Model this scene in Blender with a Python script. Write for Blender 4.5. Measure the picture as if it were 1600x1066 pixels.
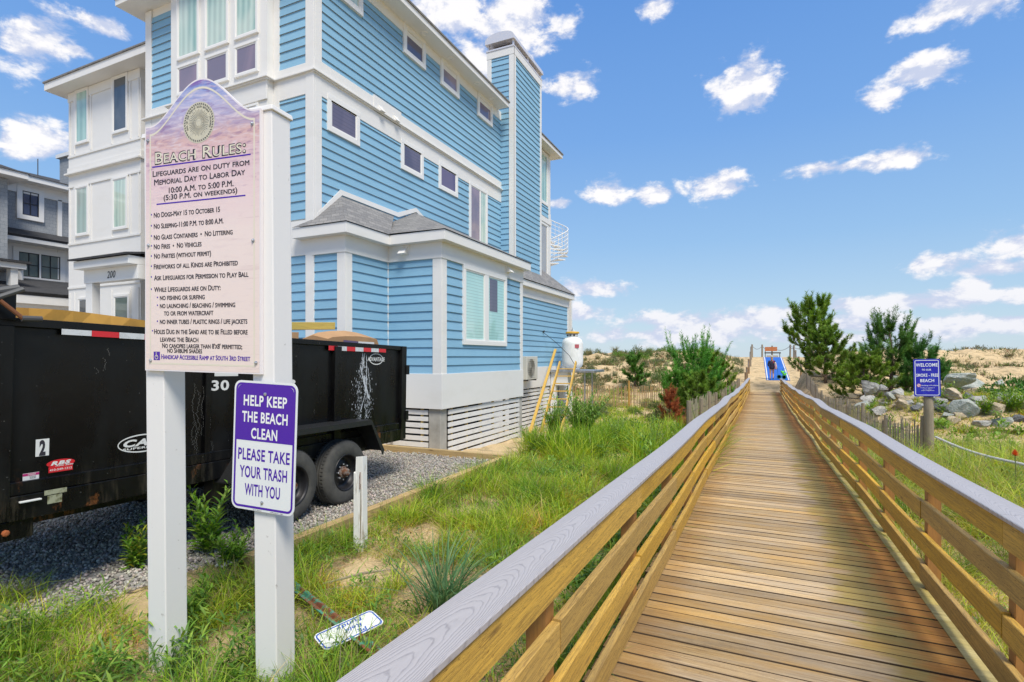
import bpy, bmesh, math, random
import numpy as np
from mathutils import Vector, Matrix
R = math.radians
random.seed(7); rng = np.random.default_rng(7)
for o in list(bpy.data.objects): bpy.data.objects.remove(o)
SC = bpy.context.scene
COL = SC.collection
EYE = 2.0                       # eye height over the sandy ground by the sign; all heights below are h = z - EYE
PSI = math.atan(390/840)        # heading of the camera, turned left from the walkway's own line
CS, SN = math.cos(PSI), math.sin(PSI)

# ---------------------------------------------------------------- camera
cam = bpy.data.cameras.new('camera'); co = bpy.data.objects.new('camera', cam); COL.objects.link(co)
cam.sensor_width = 36; cam.lens = 36*840/1600; cam.shift_y = 25/1600
cam.clip_start = 0.05; cam.clip_end = 20000
co.location = (0, 0, EYE); co.rotation_euler = (R(90), 0, PSI)
SC.camera = co
SC.view_settings.view_transform = 'Standard'; SC.view_settings.look = 'None'
SC.view_settings.gamma = 1; SC.view_settings.exposure = 0.55
SC.cycles.max_bounces = 8; SC.cycles.transparent_max_bounces = 12

# ---------------------------------------------------------------- sun and sky
SUN_EL, SUN_AZ = R(55), R(133)    # azimuth measured clockwise from +Y
sl = bpy.data.lights.new('sun', 'SUN'); sl.energy = 2.75; sl.angle = R(20); sl.color = (1, .93, .81)
so = bpy.data.objects.new('sun', sl); COL.objects.link(so)
sd = Vector((math.sin(SUN_AZ)*math.cos(SUN_EL), math.cos(SUN_AZ)*math.cos(SUN_EL), math.sin(SUN_EL)))
so.rotation_euler = sd.to_track_quat('Z', 'Y').to_euler(); so.location = sd*60

def pxdir(px, py):
    u = (px-800)/840; v = (558-py)/840
    X = u*CS - SN; Y = u*SN + CS
    return math.atan2(X, Y), math.atan2(v, math.hypot(X, Y))

W = bpy.data.worlds.new('World'); SC.world = W; W.use_nodes = True
nt = W.node_tree; nt.nodes.clear()
def N(t, **k):
    n = nt.nodes.new(t)
    for a, b in k.items(): setattr(n, a, b)
    return n
L = lambda a, b: nt.links.new(a, b)
sky = N('ShaderNodeTexSky', sky_type='NISHITA'); sky.sun_disc = False
sky.sun_elevation = SUN_EL; sky.sun_rotation = SUN_AZ; sky.altitude = 0
sky.air_density = 1.0; sky.dust_density = 0.6; sky.ozone_density = 3.0
tc = N('ShaderNodeTexCoord'); sep = N('ShaderNodeSeparateXYZ'); L(tc.outputs['Generated'], sep.inputs[0])
def mth(op, a, b=None, c=None):
    n = N('ShaderNodeMath', operation=op)
    for i, v in enumerate((a, b, c)):
        if v is None: continue
        if isinstance(v, (int, float)): n.inputs[i].default_value = v
        else: L(v, n.inputs[i])
    return n.outputs[0]
az = mth('ARCTAN2', sep.outputs[0], sep.outputs[1]); el = mth('ARCSINE', sep.outputs[2])
cx = N('ShaderNodeCombineXYZ'); L(az, cx.inputs[0]); L(el, cx.inputs[1])
# cumulus banks, each with its own heading, height and size
CLOUDS = [(35,62,62,48),(45,215,58,36),(165,45,32,14),(120,80,20,10),(700,20,60,40),(800,35,75,50),(885,135,42,28),(770,95,60,30),
 (1162,128,46,36),(1160,165,32,20),(1445,112,62,26),(1385,150,34,18),(1505,10,100,30),(1020,12,26,20),
 (950,302,30,20),(1022,304,22,14),(1112,292,46,20),(1300,262,62,12),(1390,250,60,15),(1590,385,46,28),(1455,412,50,18),
 (1525,445,30,13),(930,452,48,13),(905,490,46,14),(1400,474,180,13),(1530,462,150,12),(1500,508,210,14),(1130,505,150,20),(1060,524,140,14),(1560,420,60,16),(1330,505,120,16),
 (1230,490,60,14),(1330,528,160,9),(870,318,20,7),(560,-60,160,50),(1250,-160,200,70),(-260,150,120,60),(1900,250,150,50),
 (2100,480,260,24),(1750,120,70,40),(-400,420,180,40),(300,-260,260,80)]
acc = None
for (px, py, rx, ry) in CLOUDS:
    a0, e0 = pxdir(px, py); a1, _ = pxdir(px+rx*1.12, py); _, e1 = pxdir(px, py-ry*1.12)
    s = N('ShaderNodeVectorMath', operation='SUBTRACT'); L(cx.outputs[0], s.inputs[0]); s.inputs[1].default_value = (a0, e0, 0)
    m = N('ShaderNodeVectorMath', operation='MULTIPLY'); L(s.outputs[0], m.inputs[0]); m.inputs[1].default_value = (1/(a1-a0), 1/(e1-e0), 0)
    l = N('ShaderNodeVectorMath', operation='LENGTH'); L(m.outputs[0], l.inputs[0])
    acc = l.outputs['Value'] if acc is None else mth('SMOOTH_MIN', acc, l.outputs['Value'], 0.25)
mp = N('ShaderNodeMapping'); L(cx.outputs[0], mp.inputs[0]); mp.inputs['Scale'].default_value = (1, 1.7, 1)
n1 = N('ShaderNodeTexNoise'); L(mp.outputs[0], n1.inputs['Vector']); n1.inputs['Scale'].default_value = 13; n1.inputs['Detail'].default_value = 9; n1.inputs['Roughness'].default_value = .62; n1.inputs['Distortion'].default_value = .15
n2 = N('ShaderNodeTexNoise'); L(mp.outputs[0], n2.inputs['Vector']); n2.inputs['Scale'].default_value = 24; n2.inputs['Detail'].default_value = 6
hi = N('ShaderNodeMapRange'); L(el, hi.inputs['Value']); hi.inputs['From Min'].default_value = .62; hi.inputs['From Max'].default_value = .90; hi.inputs['To Min'].default_value = 4; hi.inputs['To Max'].default_value = .1
acc = mth('MINIMUM', acc, hi.outputs[0])            # unseen cloud added overhead, out of frame, for neutral fill light
dens = mth('ADD', mth('SUBTRACT', 1.12, acc), mth('MULTIPLY', mth('SUBTRACT', n1.outputs['Fac'], .5), 3.6))
mask = N('ShaderNodeMapRange', interpolation_type='SMOOTHSTEP'); L(dens, mask.inputs['Value']); mask.inputs['From Min'].default_value = -.1; mask.inputs['From Max'].default_value = .6
mpu = N('ShaderNodeMapping'); L(cx.outputs[0], mpu.inputs[0]); mpu.inputs['Scale'].default_value = (1, 1.7, 1); mpu.inputs['Location'].default_value = (.008, .03, 0)
n3 = N('ShaderNodeTexNoise'); L(mpu.outputs[0], n3.inputs['Vector']); n3.inputs['Scale'].default_value = 13; n3.inputs['Detail'].default_value = 9; n3.inputs['Roughness'].default_value = .62; n3.inputs['Distortion'].default_value = .15
relief = mth('MULTIPLY', mth('SUBTRACT', n1.outputs['Fac'], n3.outputs['Fac']), 5.5)      # tops lit, bases shaded
core = N('ShaderNodeMapRange', interpolation_type='SMOOTHSTEP'); L(mth('ADD', mth('ADD', dens, relief), mth('MULTIPLY', n2.outputs['Fac'], .9)), core.inputs['Value']); core.inputs['From Min'].default_value = .3; core.inputs['From Max'].default_value = 1.6
lowc = N('ShaderNodeMapRange'); L(el, lowc.inputs['Value']); lowc.inputs['From Min'].default_value = .02; lowc.inputs['From Max'].default_value = .22; lowc.inputs['To Min'].default_value = .6; lowc.inputs['To Max'].default_value = 1
cc = N('ShaderNodeMixRGB'); L(mth('MULTIPLY', core.outputs[0], lowc.outputs[0]), cc.inputs[0]); cc.inputs[1].default_value = (4.1, 4.45, 5.6, 1); cc.inputs[2].default_value = (7.0, 6.8, 6.7, 1)
hs = N('ShaderNodeHueSaturation'); L(sky.outputs[0], hs.inputs['Color']); hs.inputs['Saturation'].default_value = 1.08; hs.inputs['Value'].default_value = 1.0
gr = N('ShaderNodeValToRGB'); L(el, gr.inputs[0]); e = gr.color_ramp.elements
e[0].position = 0; e[0].color = (3.9/8, 4.75/8, 5.4/8, 1); e[1].position = 1; e[1].color = (.35/8, 1.2/8, 3.4/8, 1)
for ps, cl in ((.07, (3.2,4.4,5.5)), (.20, (2.1,3.6,5.6)), (.38, (1.3,2.75,5.5)), (.60, (.85,2.15,5.1))):
    q = e.new(ps); q.color = (cl[0]/8, cl[1]/8, cl[2]/8, 1)
gs = N('ShaderNodeVectorMath', operation='SCALE'); L(gr.outputs[0], gs.inputs[0]); gs.inputs['Scale'].default_value = 8
sk = N('ShaderNodeMixRGB'); sk.inputs[0].default_value = .85; L(hs.outputs[0], sk.inputs[1]); L(gs.outputs[0], sk.inputs[2])
mx = N('ShaderNodeMixRGB'); L(mth('MULTIPLY', mask.outputs[0], .93), mx.inputs[0]); L(sk.outputs[0], mx.inputs[1]); L(cc.outputs[0], mx.inputs[2])
bg = N('ShaderNodeBackground'); L(mx.outputs[0], bg.inputs[0]); bg.inputs[1].default_value = 0.105
wo = N('ShaderNodeOutputWorld'); L(bg.outputs[0], wo.inputs[0])

# ---------------------------------------------------------------- helpers: objects
def tag(o, label=None, cat=None, group=None, kind=None):
    if label: o['label'] = label
    if cat: o['category'] = cat
    if group: o['group'] = group
    if kind: o['kind'] = kind
    return o
def thing(name, label, cat, loc=(0,0,0), rotz=0, group=None):
    o = bpy.data.objects.new(name, None); COL.objects.link(o); o.empty_display_size = .2
    o.location = loc; o.rotation_euler = (0, 0, rotz)
    return tag(o, label, cat, group)
def kids(o): return [c for c in bpy.data.objects if c.parent == o]
_KID = {}
def copy_tree(o, loc=None, rotz=None, scale=None, label=None, parent=None):
    c = o.copy(); COL.objects.link(c)
    if parent is not None: c.parent = parent
    if loc is not None: c.location = loc
    if rotz is not None: c.rotation_euler = (o.rotation_euler[0], o.rotation_euler[1], rotz)
    if scale is not None: c.scale = (scale,)*3 if isinstance(scale, (int, float)) else scale
    if label: c['label'] = label
    for ch in _KID.get(o.name, []): copy_tree(ch, parent=c)
    return c
def offset_of(p):
    v = Vector((0,0,0))
    while p is not None: v += p.location; p = p.parent
    return v

class MB:
    """collects faces and links them as one mesh object"""
    def __init__(s): s.v = []; s.f = []
    def add(s, vs, fs):
        b = len(s.v); s.v += [tuple(v) for v in vs]; s.f += [tuple(b+i for i in f) for f in fs]; return s
    def box(s, a, b):
        x0,y0,z0 = a; x1,y1,z1 = b
        return s.add([(x0,y0,z0),(x1,y0,z0),(x1,y1,z0),(x0,y1,z0),(x0,y0,z1),(x1,y0,z1),(x1,y1,z1),(x0,y1,z1)],
            [(0,3,2,1),(4,5,6,7),(0,1,5,4),(1,2,6,5),(2,3,7,6),(3,0,4,7)])
    def hexa(s, p8):
        return s.add(p8, [(0,3,2,1),(4,5,6,7),(0,1,5,4),(1,2,6,5),(2,3,7,6),(3,0,4,7)])
    def prism(s, poly, vec):
        n = len(poly); vec = Vector(vec); a = [Vector(p) for p in poly]; b = [p+vec for p in a]
        return s.add(a+b, [tuple(range(n))[::-1], tuple(range(n, 2*n))] + [(i, (i+1)%n, n+(i+1)%n, n+i) for i in range(n)])
    def tube(s, pts, r, seg=8, cap=True):
        pts = [Vector(p) for p in pts]; n = len(pts)
        rs = r if isinstance(r, (list, tuple)) else [r]*n
        b = len(s.v); prev = None
        for i, p in enumerate(pts):
            t = (pts[min(i+1, n-1)] - pts[max(i-1, 0)]).normalized()
            if prev is None:
                prev = t.orthogonal().normalized()
            a = (prev - t*prev.dot(t)); a = a.normalized() if a.length > 1e-6 else t.orthogonal().normalized()
            prev = a; c = t.cross(a)
            for k in range(seg):
                g = 2*math.pi*k/seg
                s.v.append(tuple(p + (a*math.cos(g)+c*math.sin(g))*rs[i]))
        for i in range(n-1):
            for k in range(seg):
                s.f.append((b+i*seg+k, b+i*seg+(k+1)%seg, b+(i+1)*seg+(k+1)%seg, b+(i+1)*seg+k))
        if cap:
            s.f.append(tuple(b+k for k in range(seg))[::-1]); s.f.append(tuple(b+(n-1)*seg+k for k in range(seg)))
        return s
    def lathe(s, c, axis, prof, seg=24, cap=True):
        """prof: list of (radius, distance along axis)"""
        axis = Vector(axis).normalized(); a = axis.orthogonal().normalized(); d = axis.cross(a); c = Vector(c); b = len(s.v)
        for (r, t) in prof:
            for k in range(seg):
                g = 2*math.pi*k/seg; s.v.append(tuple(c+axis*t+(a*math.cos(g)+d*math.sin(g))*max(r,1e-4)))
        for i in range(len(prof)-1):
            for k in range(seg):
                s.f.append((b+i*seg+k, b+i*seg+(k+1)%seg, b+(i+1)*seg+(k+1)%seg, b+(i+1)*seg+k))
        if cap: s.f.append(tuple(b+k for k in range(seg))[::-1]); s.f.append(tuple(b+(len(prof)-1)*seg+k for k in range(seg)))
        return s
    def build(s, name, mat, parent=None, smooth=False, bevel=0, local=False):
        me = bpy.data.meshes.new(name)
        off = Vector((0,0,0)) if (local or parent is None) else offset_of(parent)
        vs = [(v[0]-off[0], v[1]-off[1], v[2]-off[2]) for v in s.v] if off.length > 0 else s.v
        me.from_pydata(vs, [], s.f); me.update()
        bm = bmesh.new(); bm.from_mesh(me); bmesh.ops.recalc_face_normals(bm, faces=bm.faces); bm.to_mesh(me); bm.free()
        if smooth:
            for p in me.polygons: p.use_smooth = True
        if mat is not None:
            for m in (mat if isinstance(mat, (list, tuple)) else [mat]): me.materials.append(m)
        o = bpy.data.objects.new(name, me); COL.objects.link(o)
        if parent is not None:
            o.parent = parent; _KID.setdefault(parent.name, []).append(o)
        if bevel:
            md = o.modifiers.new('bevel', 'BEVEL'); md.width = bevel; md.segments = 2; md.limit_method = 'ANGLE'; md.angle_limit = R(40)
        return o

def np_mesh(name, verts, faces, mat, parent=None, colors=None, smooth=False):
    """verts (n,3), faces (m,k) uniform; colors (n,3) optional"""
    me = bpy.data.meshes.new(name); nv, nf, k = len(verts), len(faces), faces.shape[1]
    me.vertices.add(nv); me.vertices.foreach_set('co', np.asarray(verts, np.float32).ravel())
    me.loops.add(nf*k); me.loops.foreach_set('vertex_index', faces.astype(np.int32).ravel())
    me.polygons.add(nf); me.polygons.foreach_set('loop_start', np.arange(0, nf*k, k, dtype=np.int32))
    me.polygons.foreach_set('loop_total', np.full(nf, k, np.int32))
    if smooth: me.polygons.foreach_set('use_smooth', np.ones(nf, bool))
    me.update(calc_edges=True)
    if colors is not None:
        a = me.color_attributes.new('Col', 'FLOAT_COLOR', 'POINT')
        c4 = np.ones((nv, 4), np.float32); c4[:, :3] = colors; a.data.foreach_set('color', c4.ravel())
    me.materials.append(mat)
    o = bpy.data.objects.new(name, me); COL.objects.link(o)
    if parent is not None: o.parent = parent; _KID.setdefault(parent.name, []).append(o)
    return o

def hz(h): return h+EYE
def at(px, py, zc=None, drop=None, X=None, Y=None):
    """world point seen at a pixel of the 1600 px photograph, at a given depth, drop under the eye, or plane"""
    u = (px-800)/840; v = (558-py)/840
    dx, dy = u*CS-SN, u*SN+CS
    if drop is not None: zc = drop/v
    if X is not None: zc = X/dx
    if Y is not None: zc = Y/dy
    return Vector((dx*zc, dy*zc, v*zc+EYE))

# ---------------------------------------------------------------- helpers: materials
def newmat(name):
    m = bpy.data.materials.new(name); m.use_nodes = True; t = m.node_tree
    return m, t, t.nodes['Principled BSDF']
def nd(t, kind, ins=None, **k):
    n = t.nodes.new(kind)
    for a, b in k.items(): setattr(n, a, b)
    for a, b in (ins or {}).items():
        if hasattr(b, 'links') or isinstance(b, bpy.types.NodeSocket): t.links.new(b, n.inputs[a])
        else: n.inputs[a].default_value = b
    return n
def c4(c): return (c[0], c[1], c[2], 1)
def coords(t, scale=(1,1,1), rot=(0,0,0), loc=(0,0,0)):
    return nd(t, 'ShaderNodeMapping', {'Vector': nd(t, 'ShaderNodeTexCoord').outputs['Object'], 'Scale': scale, 'Rotation': rot, 'Location': loc}).outputs[0]
def noise(t, vec, scale=5, detail=5, rough=.55, dist=0):
    return nd(t, 'ShaderNodeTexNoise', {'Vector': vec, 'Scale': scale, 'Detail': detail, 'Roughness': rough, 'Distortion': dist}).outputs['Fac']
def ramp(t, fac, lo, hi, a=0., b=1.):
    return nd(t, 'ShaderNodeMapRange', {'Value': fac, 'From Min': lo, 'From Max': hi, 'To Min': a, 'To Max': b}).outputs[0]
def mix(t, fac, a, b, blend='MIX'):
    n = t.nodes.new('ShaderNodeMixRGB'); n.blend_type = blend
    for i, v in zip((0, 1, 2), (fac, a, b)):
        if isinstance(v, bpy.types.NodeSocket): t.links.new(v, n.inputs[i])
        elif i == 0: n.inputs[0].default_value = v
        else: n.inputs[i].default_value = c4(v)
    return n.outputs[0]
def mt(t, op, a, b=0., c=0.):
    n = t.nodes.new('ShaderNodeMath'); n.operation = op
    for i, v in enumerate((a, b, c)):
        if isinstance(v, bpy.types.NodeSocket): t.links.new(v, n.inputs[i])
        else: n.inputs[i].default_value = v
    return n.outputs[0]
def bump(t, p, h, strength=.3, dist=.01):
    b = nd(t, 'ShaderNodeBump', {'Height': h, 'Strength': strength, 'Distance': dist}); t.links.new(b.outputs[0], p.inputs['Normal']); return b
def island(t): return t.nodes.new('ShaderNodeNewGeometry').outputs['Random Per Island']
def mat(name, col, rough=.6, metal=0, var=None, bmp=None, spec=None, coat=0):
    """var = (scale vec, colour 2, lo, hi); bmp = (scale vec, strength, distance)"""
    m, t, p = newmat(name)
    p.inputs['Base Color'].default_value = c4(col); p.inputs['Roughness'].default_value = rough; p.inputs['Metallic'].default_value = metal
    if spec is not None: p.inputs['Specular IOR Level'].default_value = spec
    if coat: p.inputs['Coat Weight'].default_value = coat; p.inputs['Coat Roughness'].default_value = .08
    if var:
        sc, c2, lo, hi = var
        f = ramp(t, noise(t, coords(t, sc), 1, 6, .6), lo, hi)
        t.links.new(mix(t, f, col, c2), p.inputs['Base Color'])
    if bmp:
        bump(t, p, noise(t, coords(t, bmp[0]), 1, 5, .6), bmp[1], bmp[2])
    return m
WHITE = mat('white_paint', (.755,.75,.735), .45, var=((1.3,1.3,3), (.70,.69,.66), .5, .85), bmp=((60,60,60), .05, .002))
WHITE2 = mat('white_vinyl', (.78,.775,.77), .35, var=((22,22,22), (.50,.48,.46), .66, .74))
WHITE_WOOD = mat('white_flaking_wood', (.78,.78,.76), .7, var=((26,26,3.5), (.42,.37,.3), .58, .68), bmp=((60,60,4), .6, .004))
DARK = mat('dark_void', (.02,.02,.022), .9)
BLACK = mat('black_plastic', (.018,.018,.02), .45)
CONC = mat('concrete', (.42,.41,.38), .9, var=((3,3,3), (.30,.29,.26), .4, .7), bmp=((30,30,30), .3, .004))
STEEL = mat('galvanised_steel', (.55,.57,.6), .4, .85, var=((8,8,8), (.4,.42,.45), .4, .6))
GREYMETAL = mat('grey_metal', (.10,.105,.11), .55, .4)
INK = mat('black_ink', (.03,.025,.035), .5)
# ---------------------------------------------------------------- helpers: lettering
_TC = {}
def glyphs(body, bold=0., small=0., shear=0.):
    """flat outline of a line of text: vertices (x, y) scaled so that a capital is 1 high, and faces"""
    key = (body, bold, small, shear)
    if key in _TC: return _TC[key]
    cu = bpy.data.curves.new('t', 'FONT'); cu.body = body; cu.size = 1; cu.resolution_u = 3; cu.offset = bold; cu.shear = shear; cu.space_character = 1+bold*3.2
    if small:
        cu.small_caps_scale = small
        for i, chh in enumerate(body):
            if chh.islower(): cu.body_format[i].use_small_caps = True
    o = bpy.data.objects.new('t', cu); COL.objects.link(o)
    dg = bpy.context.evaluated_depsgraph_get(); dg.update(); me = o.evaluated_get(dg).to_mesh()
    v = [(q.co.x, q.co.y) for q in me.vertices]; f = [tuple(p.vertices) for p in me.polygons]
    o.evaluated_get(dg).to_mesh_clear(); bpy.data.objects.remove(o); bpy.data.curves.remove(cu)
    cap = .72
    v = [(x/cap, y/cap) for x, y in v]
    _TC[key] = (v, f); return v, f
class Plane:
    """a flat sign face: origin, u to the right, v upwards, n towards the reader"""
    def __init__(s, o, u=(1,0,0), v=(0,0,1), n=(0,-1,0)): s.o, s.u, s.v, s.n = map(Vector, (o, u, v, n))
    def P(s, x, y, d=0.): return tuple(s.o+s.u*x+s.v*y+s.n*d)
    def text(s, mb, body, x0, x1, y, cap, d=.001, bold=.012, small=0., shear=0.):
        """fit a line between x0 and x1 with its capitals centred on height y"""
        v, f = glyphs(body, bold, small, shear); a = min(q[0] for q in v); b = max(q[0] for q in v); k = (x1-x0)/(b-a)
        mb.add([s.P(x0+(q[0]-a)*k, y-cap/2+q[1]*cap, d) for q in v], f)
    def rrect(s, mb, x0, y0, x1, y1, r, d=.001, n=6):
        pts = []
        for (cx_, cy_, a0) in ((x1-r,y1-r,0),(x0+r,y1-r,90),(x0+r,y0+r,180),(x1-r,y0+r,270)):
            pts += [(cx_+r*math.cos(R(a0+90*i/n)), cy_+r*math.sin(R(a0+90*i/n))) for i in range(n+1)]
        mb.add([s.P(x, y, d) for x, y in pts], [tuple(range(len(pts)))]); return pts
    def ring(s, mb, outer, inner, d=.001):
        n = len(outer); mb.add([s.P(x, y, d) for x, y in outer]+[s.P(x, y, d) for x, y in inner], [(i, (i+1)%n, n+(i+1)%n, n+i) for i in range(n)])
    def rr_ring(s, mb, x0, y0, x1, y1, r, w, d=.001, n=6):
        a = MB(); o_ = s.rrect(a, x0, y0, x1, y1, r, d, n); i_ = s.rrect(a, x0+w, y0+w, x1-w, y1-w, max(r-w, .002), d, n); s.ring(mb, o_, i_, d)
    def disc(s, mb, cx_, cy_, r, d=.001, n=32, r2=None):
        pts = [(cx_+r*math.cos(2*math.pi*i/n), cy_+(r2 or r)*math.sin(2*math.pi*i/n)) for i in range(n)]; mb.add([s.P(x, y, d) for x, y in pts], [tuple(range(n))]); return pts
    def slab(s, mb, x0, y0, x1, y1, r, t, n=6):
        a = MB(); pts = s.rrect(a, x0, y0, x1, y1, r, 0, n); mb.prism([s.P(x, y, 0) for x, y in pts], s.n*(-t)); return mb
# ---------------------------------------------------------------- ground heights
_DY = [-3,0,5,7.4,11.6,16,22.5,30,41.5,60]; _DH = [-1.64,-1.71,-1.845,-1.885,-1.98,-2.075,-2.24,-2.36,-2.46,-2.6]
def DK(Y):
    Y = np.asarray(Y, float)
    return np.interp(Y, _DY, _DH) + .018*np.sin(Y*.9)*np.clip((Y-4)/6, 0, 1) + .012*np.sin(Y*1.7+1)*np.clip((Y-6)/6, 0, 1)
_w = [(rng.uniform(0, 2*math.pi), rng.uniform(0, 6.3)) for _ in range(24)]
def wavy(X, Y, lam, k0=0, n=8):
    s = 0
    for i in range(n):
        a, ph = _w[(i+k0) % 24]; l = lam*(.55+.13*i)
        s = s + np.sin((X*math.cos(a)+Y*math.sin(a))*2*math.pi/l+ph)
    return s/n**.5*.8
def sst(a, b, x): t = np.clip((x-a)/(b-a), 0, 1); return t*t*(3-2*t)
def G(X, Y):
    X = np.asarray(X, float); Y = np.asarray(Y, float)
    base = np.interp(Y, [-20,-3,0,5,9,13,16,22,28,36,43,52,60,75,95,130,400], [-1.95,-1.95,-1.95,-1.92,-1.95,-2.1,-2.3,-2.5,-2.6,-1.8,-.75,.42,.25,-2,-3.6,-5,-9])
    flat = np.interp(Y, [-20,5,9,16,40,60,95,130,400], [-1.9,-1.86,-1.95,-2.3,-2.5,-2.4,-3.6,-5,-9])
    far = sst(11, 30, -X)            # behind the houses the dune carries on but lies lower
    base = base*(1-far*.5) + flat*far*.5
    base = base + wavy(X, Y, 1.6)*.035*sst(60, 30, Y) + wavy(X, Y, .7, 5)*.015*sst(30, 15, Y) + wavy(X, Y, 9, 3)*.28*sst(30, 44, Y)*sst(80, 60, Y) + wavy(X, Y, 3.4, 7)*.12*sst(26, 36, Y)*sst(80, 60, Y)
    right = sst(1.6, 3.5, X)
    base = base - right*.03*sst(2, 8, Y)
    mound = np.exp(-((Y-21.5)/2.6)**2)*sst(2.2, 4.2, X)*1.05 + .5*np.exp(-((Y-26)/4.5)**2)*sst(2.2, 5, X)
    base = base + mound
    # driveway pad and house plot
    pad = sst(-4.0, -4.25, X)*sst(8.7, 8.3, Y); base = base*(1-pad) + (-1.83)*pad
    # under and beside the walkway
    c = sst(2.6, 1.4, np.abs(X-.2)); dk = np.minimum(base, DK(Y)-.22)
    dk = np.where(Y > 38, np.interp(Y, [38, 41.2, 41.6, 45, 58, 62, 80, 95, 130], [-2.62, -2.55, -2.47, -1.75, -.05, 0, -2, -3.6, -5]), dk)
    c2 = np.where(Y > 41, sst(5.4, 2.3, np.abs(X-.75)), c)
    base = base*(1-c2) + dk*c2
    return base
def gz(x, y): return float(G(x, y))+EYE

# ---------------------------------------------------------------- ground sheet
xs = np.concatenate([[-1500,-600,-250,-120,-80,-60], np.arange(-50,-12,1.), np.arange(-12,-4.4,.3), np.arange(-4.4,4,.09), np.arange(4,14,.22), np.arange(14,45,.8), [50,60,80,120,250,600,1500]])
ys = np.concatenate([[-300,-60,-20,-8], np.arange(-4,9,.1), np.arange(9,30,.22), np.arange(30,62,.4), np.arange(62,100,2), [110,130,180,400,1500]])
XX, YY = np.meshgrid(xs, ys); ZZ = G(XX, YY)+EYE
nx, ny = len(xs), len(ys)
V = np.stack([XX.ravel(), YY.ravel(), ZZ.ravel()], 1)
ii = (np.arange(ny-1)[:, None]*nx + np.arange(nx-1)[None]).ravel()
F = np.stack([ii, ii+1, ii+1+nx, ii+nx], 1)
m, t, p = newmat('sand'); vec = coords(t)
base = mix(t, ramp(t, noise(t, vec, 1.1, 8, .6), .35, .65), (.68,.52,.30), (.57,.42,.23))
spk = noise(t, vec, 34, 6, .7)
base = mix(t, ramp(t, spk, .5, .72, 0, .55), base, (.24,.17,.10))
litter = mt(t, 'MULTIPLY', ramp(t, noise(t, vec, 2.3, 7, .65), .50, .60), ramp(t, noise(t, coords(t, (40,40,40)), 1, 5, .7), .38, .55))
base = mix(t, mt(t, 'MULTIPLY', litter, .7), base, (.15,.12,.06))
t.links.new(base, p.inputs['Base Color']); p.inputs['Roughness'].default_value = .95
bump(t, p, mt(t, 'ADD', mt(t, 'MULTIPLY', noise(t, vec, 7, 8, .65), 3.), spk), .7, .03)
tag(np_mesh('ground', V, F, m, smooth=True), kind='structure')
# sea behind the dune
m, t, p = newmat('sea_water'); p.inputs['Base Color'].default_value = (.08,.16,.2,1); p.inputs['Roughness'].default_value = .15
bump(t, p, noise(t, coords(t, (.5,.5,.5)), 1, 6), .5, .3)
tag(MB().box((-6000,85,EYE-4.4),(6000,12000,EYE-3.3)).build('sea', m), kind='structure')

# ---------------------------------------------------------------- gravel driveway
m, t, p = newmat('crushed_stone'); v = nd(t, 'ShaderNodeTexVoronoi', {'Vector': coords(t), 'Scale': 42.})
colr = nd(t, 'ShaderNodeHueSaturation', {'Color': v.outputs['Color'], 'Saturation': .12, 'Value': .5}).outputs[0]
t.links.new(mix(t, .75, colr, (.29,.275,.245)), p.inputs['Base Color']); p.inputs['Roughness'].default_value = .9
bump(t, p, v.outputs['Distance'], 1., .015)
gx = np.arange(-24, -4.05, .16); gy = np.arange(-6, 8.36, .16); GX, GY = np.meshgrid(gx, gy); GZ = np.full_like(GX, -1.79)+.014*wavy(GX, GY, 1.3)+EYE
edge = (GX > -4.35+.1*np.sin(GY*2.1)) & (GY < 3.2); GZ = GZ - np.where(edge, .25, 0)
nx2 = len(gx); ii = (np.arange(len(gy)-1)[:, None]*nx2+np.arange(nx2-1)[None]).ravel()
drive = np_mesh('driveway', np.stack([GX.ravel(), GY.ravel(), GZ.ravel()], 1), np.stack([ii, ii+1, ii+1+nx2, ii+nx2], 1), m, smooth=True)
tag(drive, kind='structure')
# loose stones lying on it, in camera range
oct_v = np.array([(1,0,0),(-1,0,0),(0,1,0),(0,-1,0),(0,0,1),(0,0,-1),(.6,.6,.5),(-.6,.6,.4),(.6,-.6,.3),(-.6,-.6,.55)], float)
oct_f = []
bmt = bmesh.new(); [bmt.verts.new(c) for c in oct_v]; bmesh.ops.convex_hull(bmt, input=bmt.verts[:]); bmesh.ops.triangulate(bmt, faces=bmt.faces[:])
bmt.verts.index_update(); oct_v = np.array([v.co[:] for v in bmt.verts]); oct_f = np.array([[v.index for v in f.verts] for f in bmt.faces]); bmt.free()
def rot_rand(n):
    q = rng.normal(size=(n, 4)); q /= np.linalg.norm(q, axis=1)[:, None]; w, x, y, z = q.T
    return np.stack([np.stack([1-2*(y*y+z*z), 2*(x*y-z*w), 2*(x*z+y*w)], 1), np.stack([2*(x*y+z*w), 1-2*(x*x+z*z), 2*(y*z-x*w)], 1), np.stack([2*(x*z-y*w), 2*(y*z+x*w), 1-2*(x*x+y*y)], 1)], 1)
def stones(pos, size, cols, name, mat_):
    n = len(pos); k = len(oct_v); sc = size[:, None]*rng.uniform(.6, 1.2, (n, 3)); rr = rot_rand(n)
    vv = np.einsum('nij,nkj->nki', rr, oct_v[None]*sc[:, None]) + pos[:, None]
    ff = (oct_f[None] + (np.arange(n)*k)[:, None, None]).reshape(-1, 3)
    return np_mesh(name, vv.reshape(-1, 3), ff, mat_, colors=np.repeat(cols, k, 0))
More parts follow.
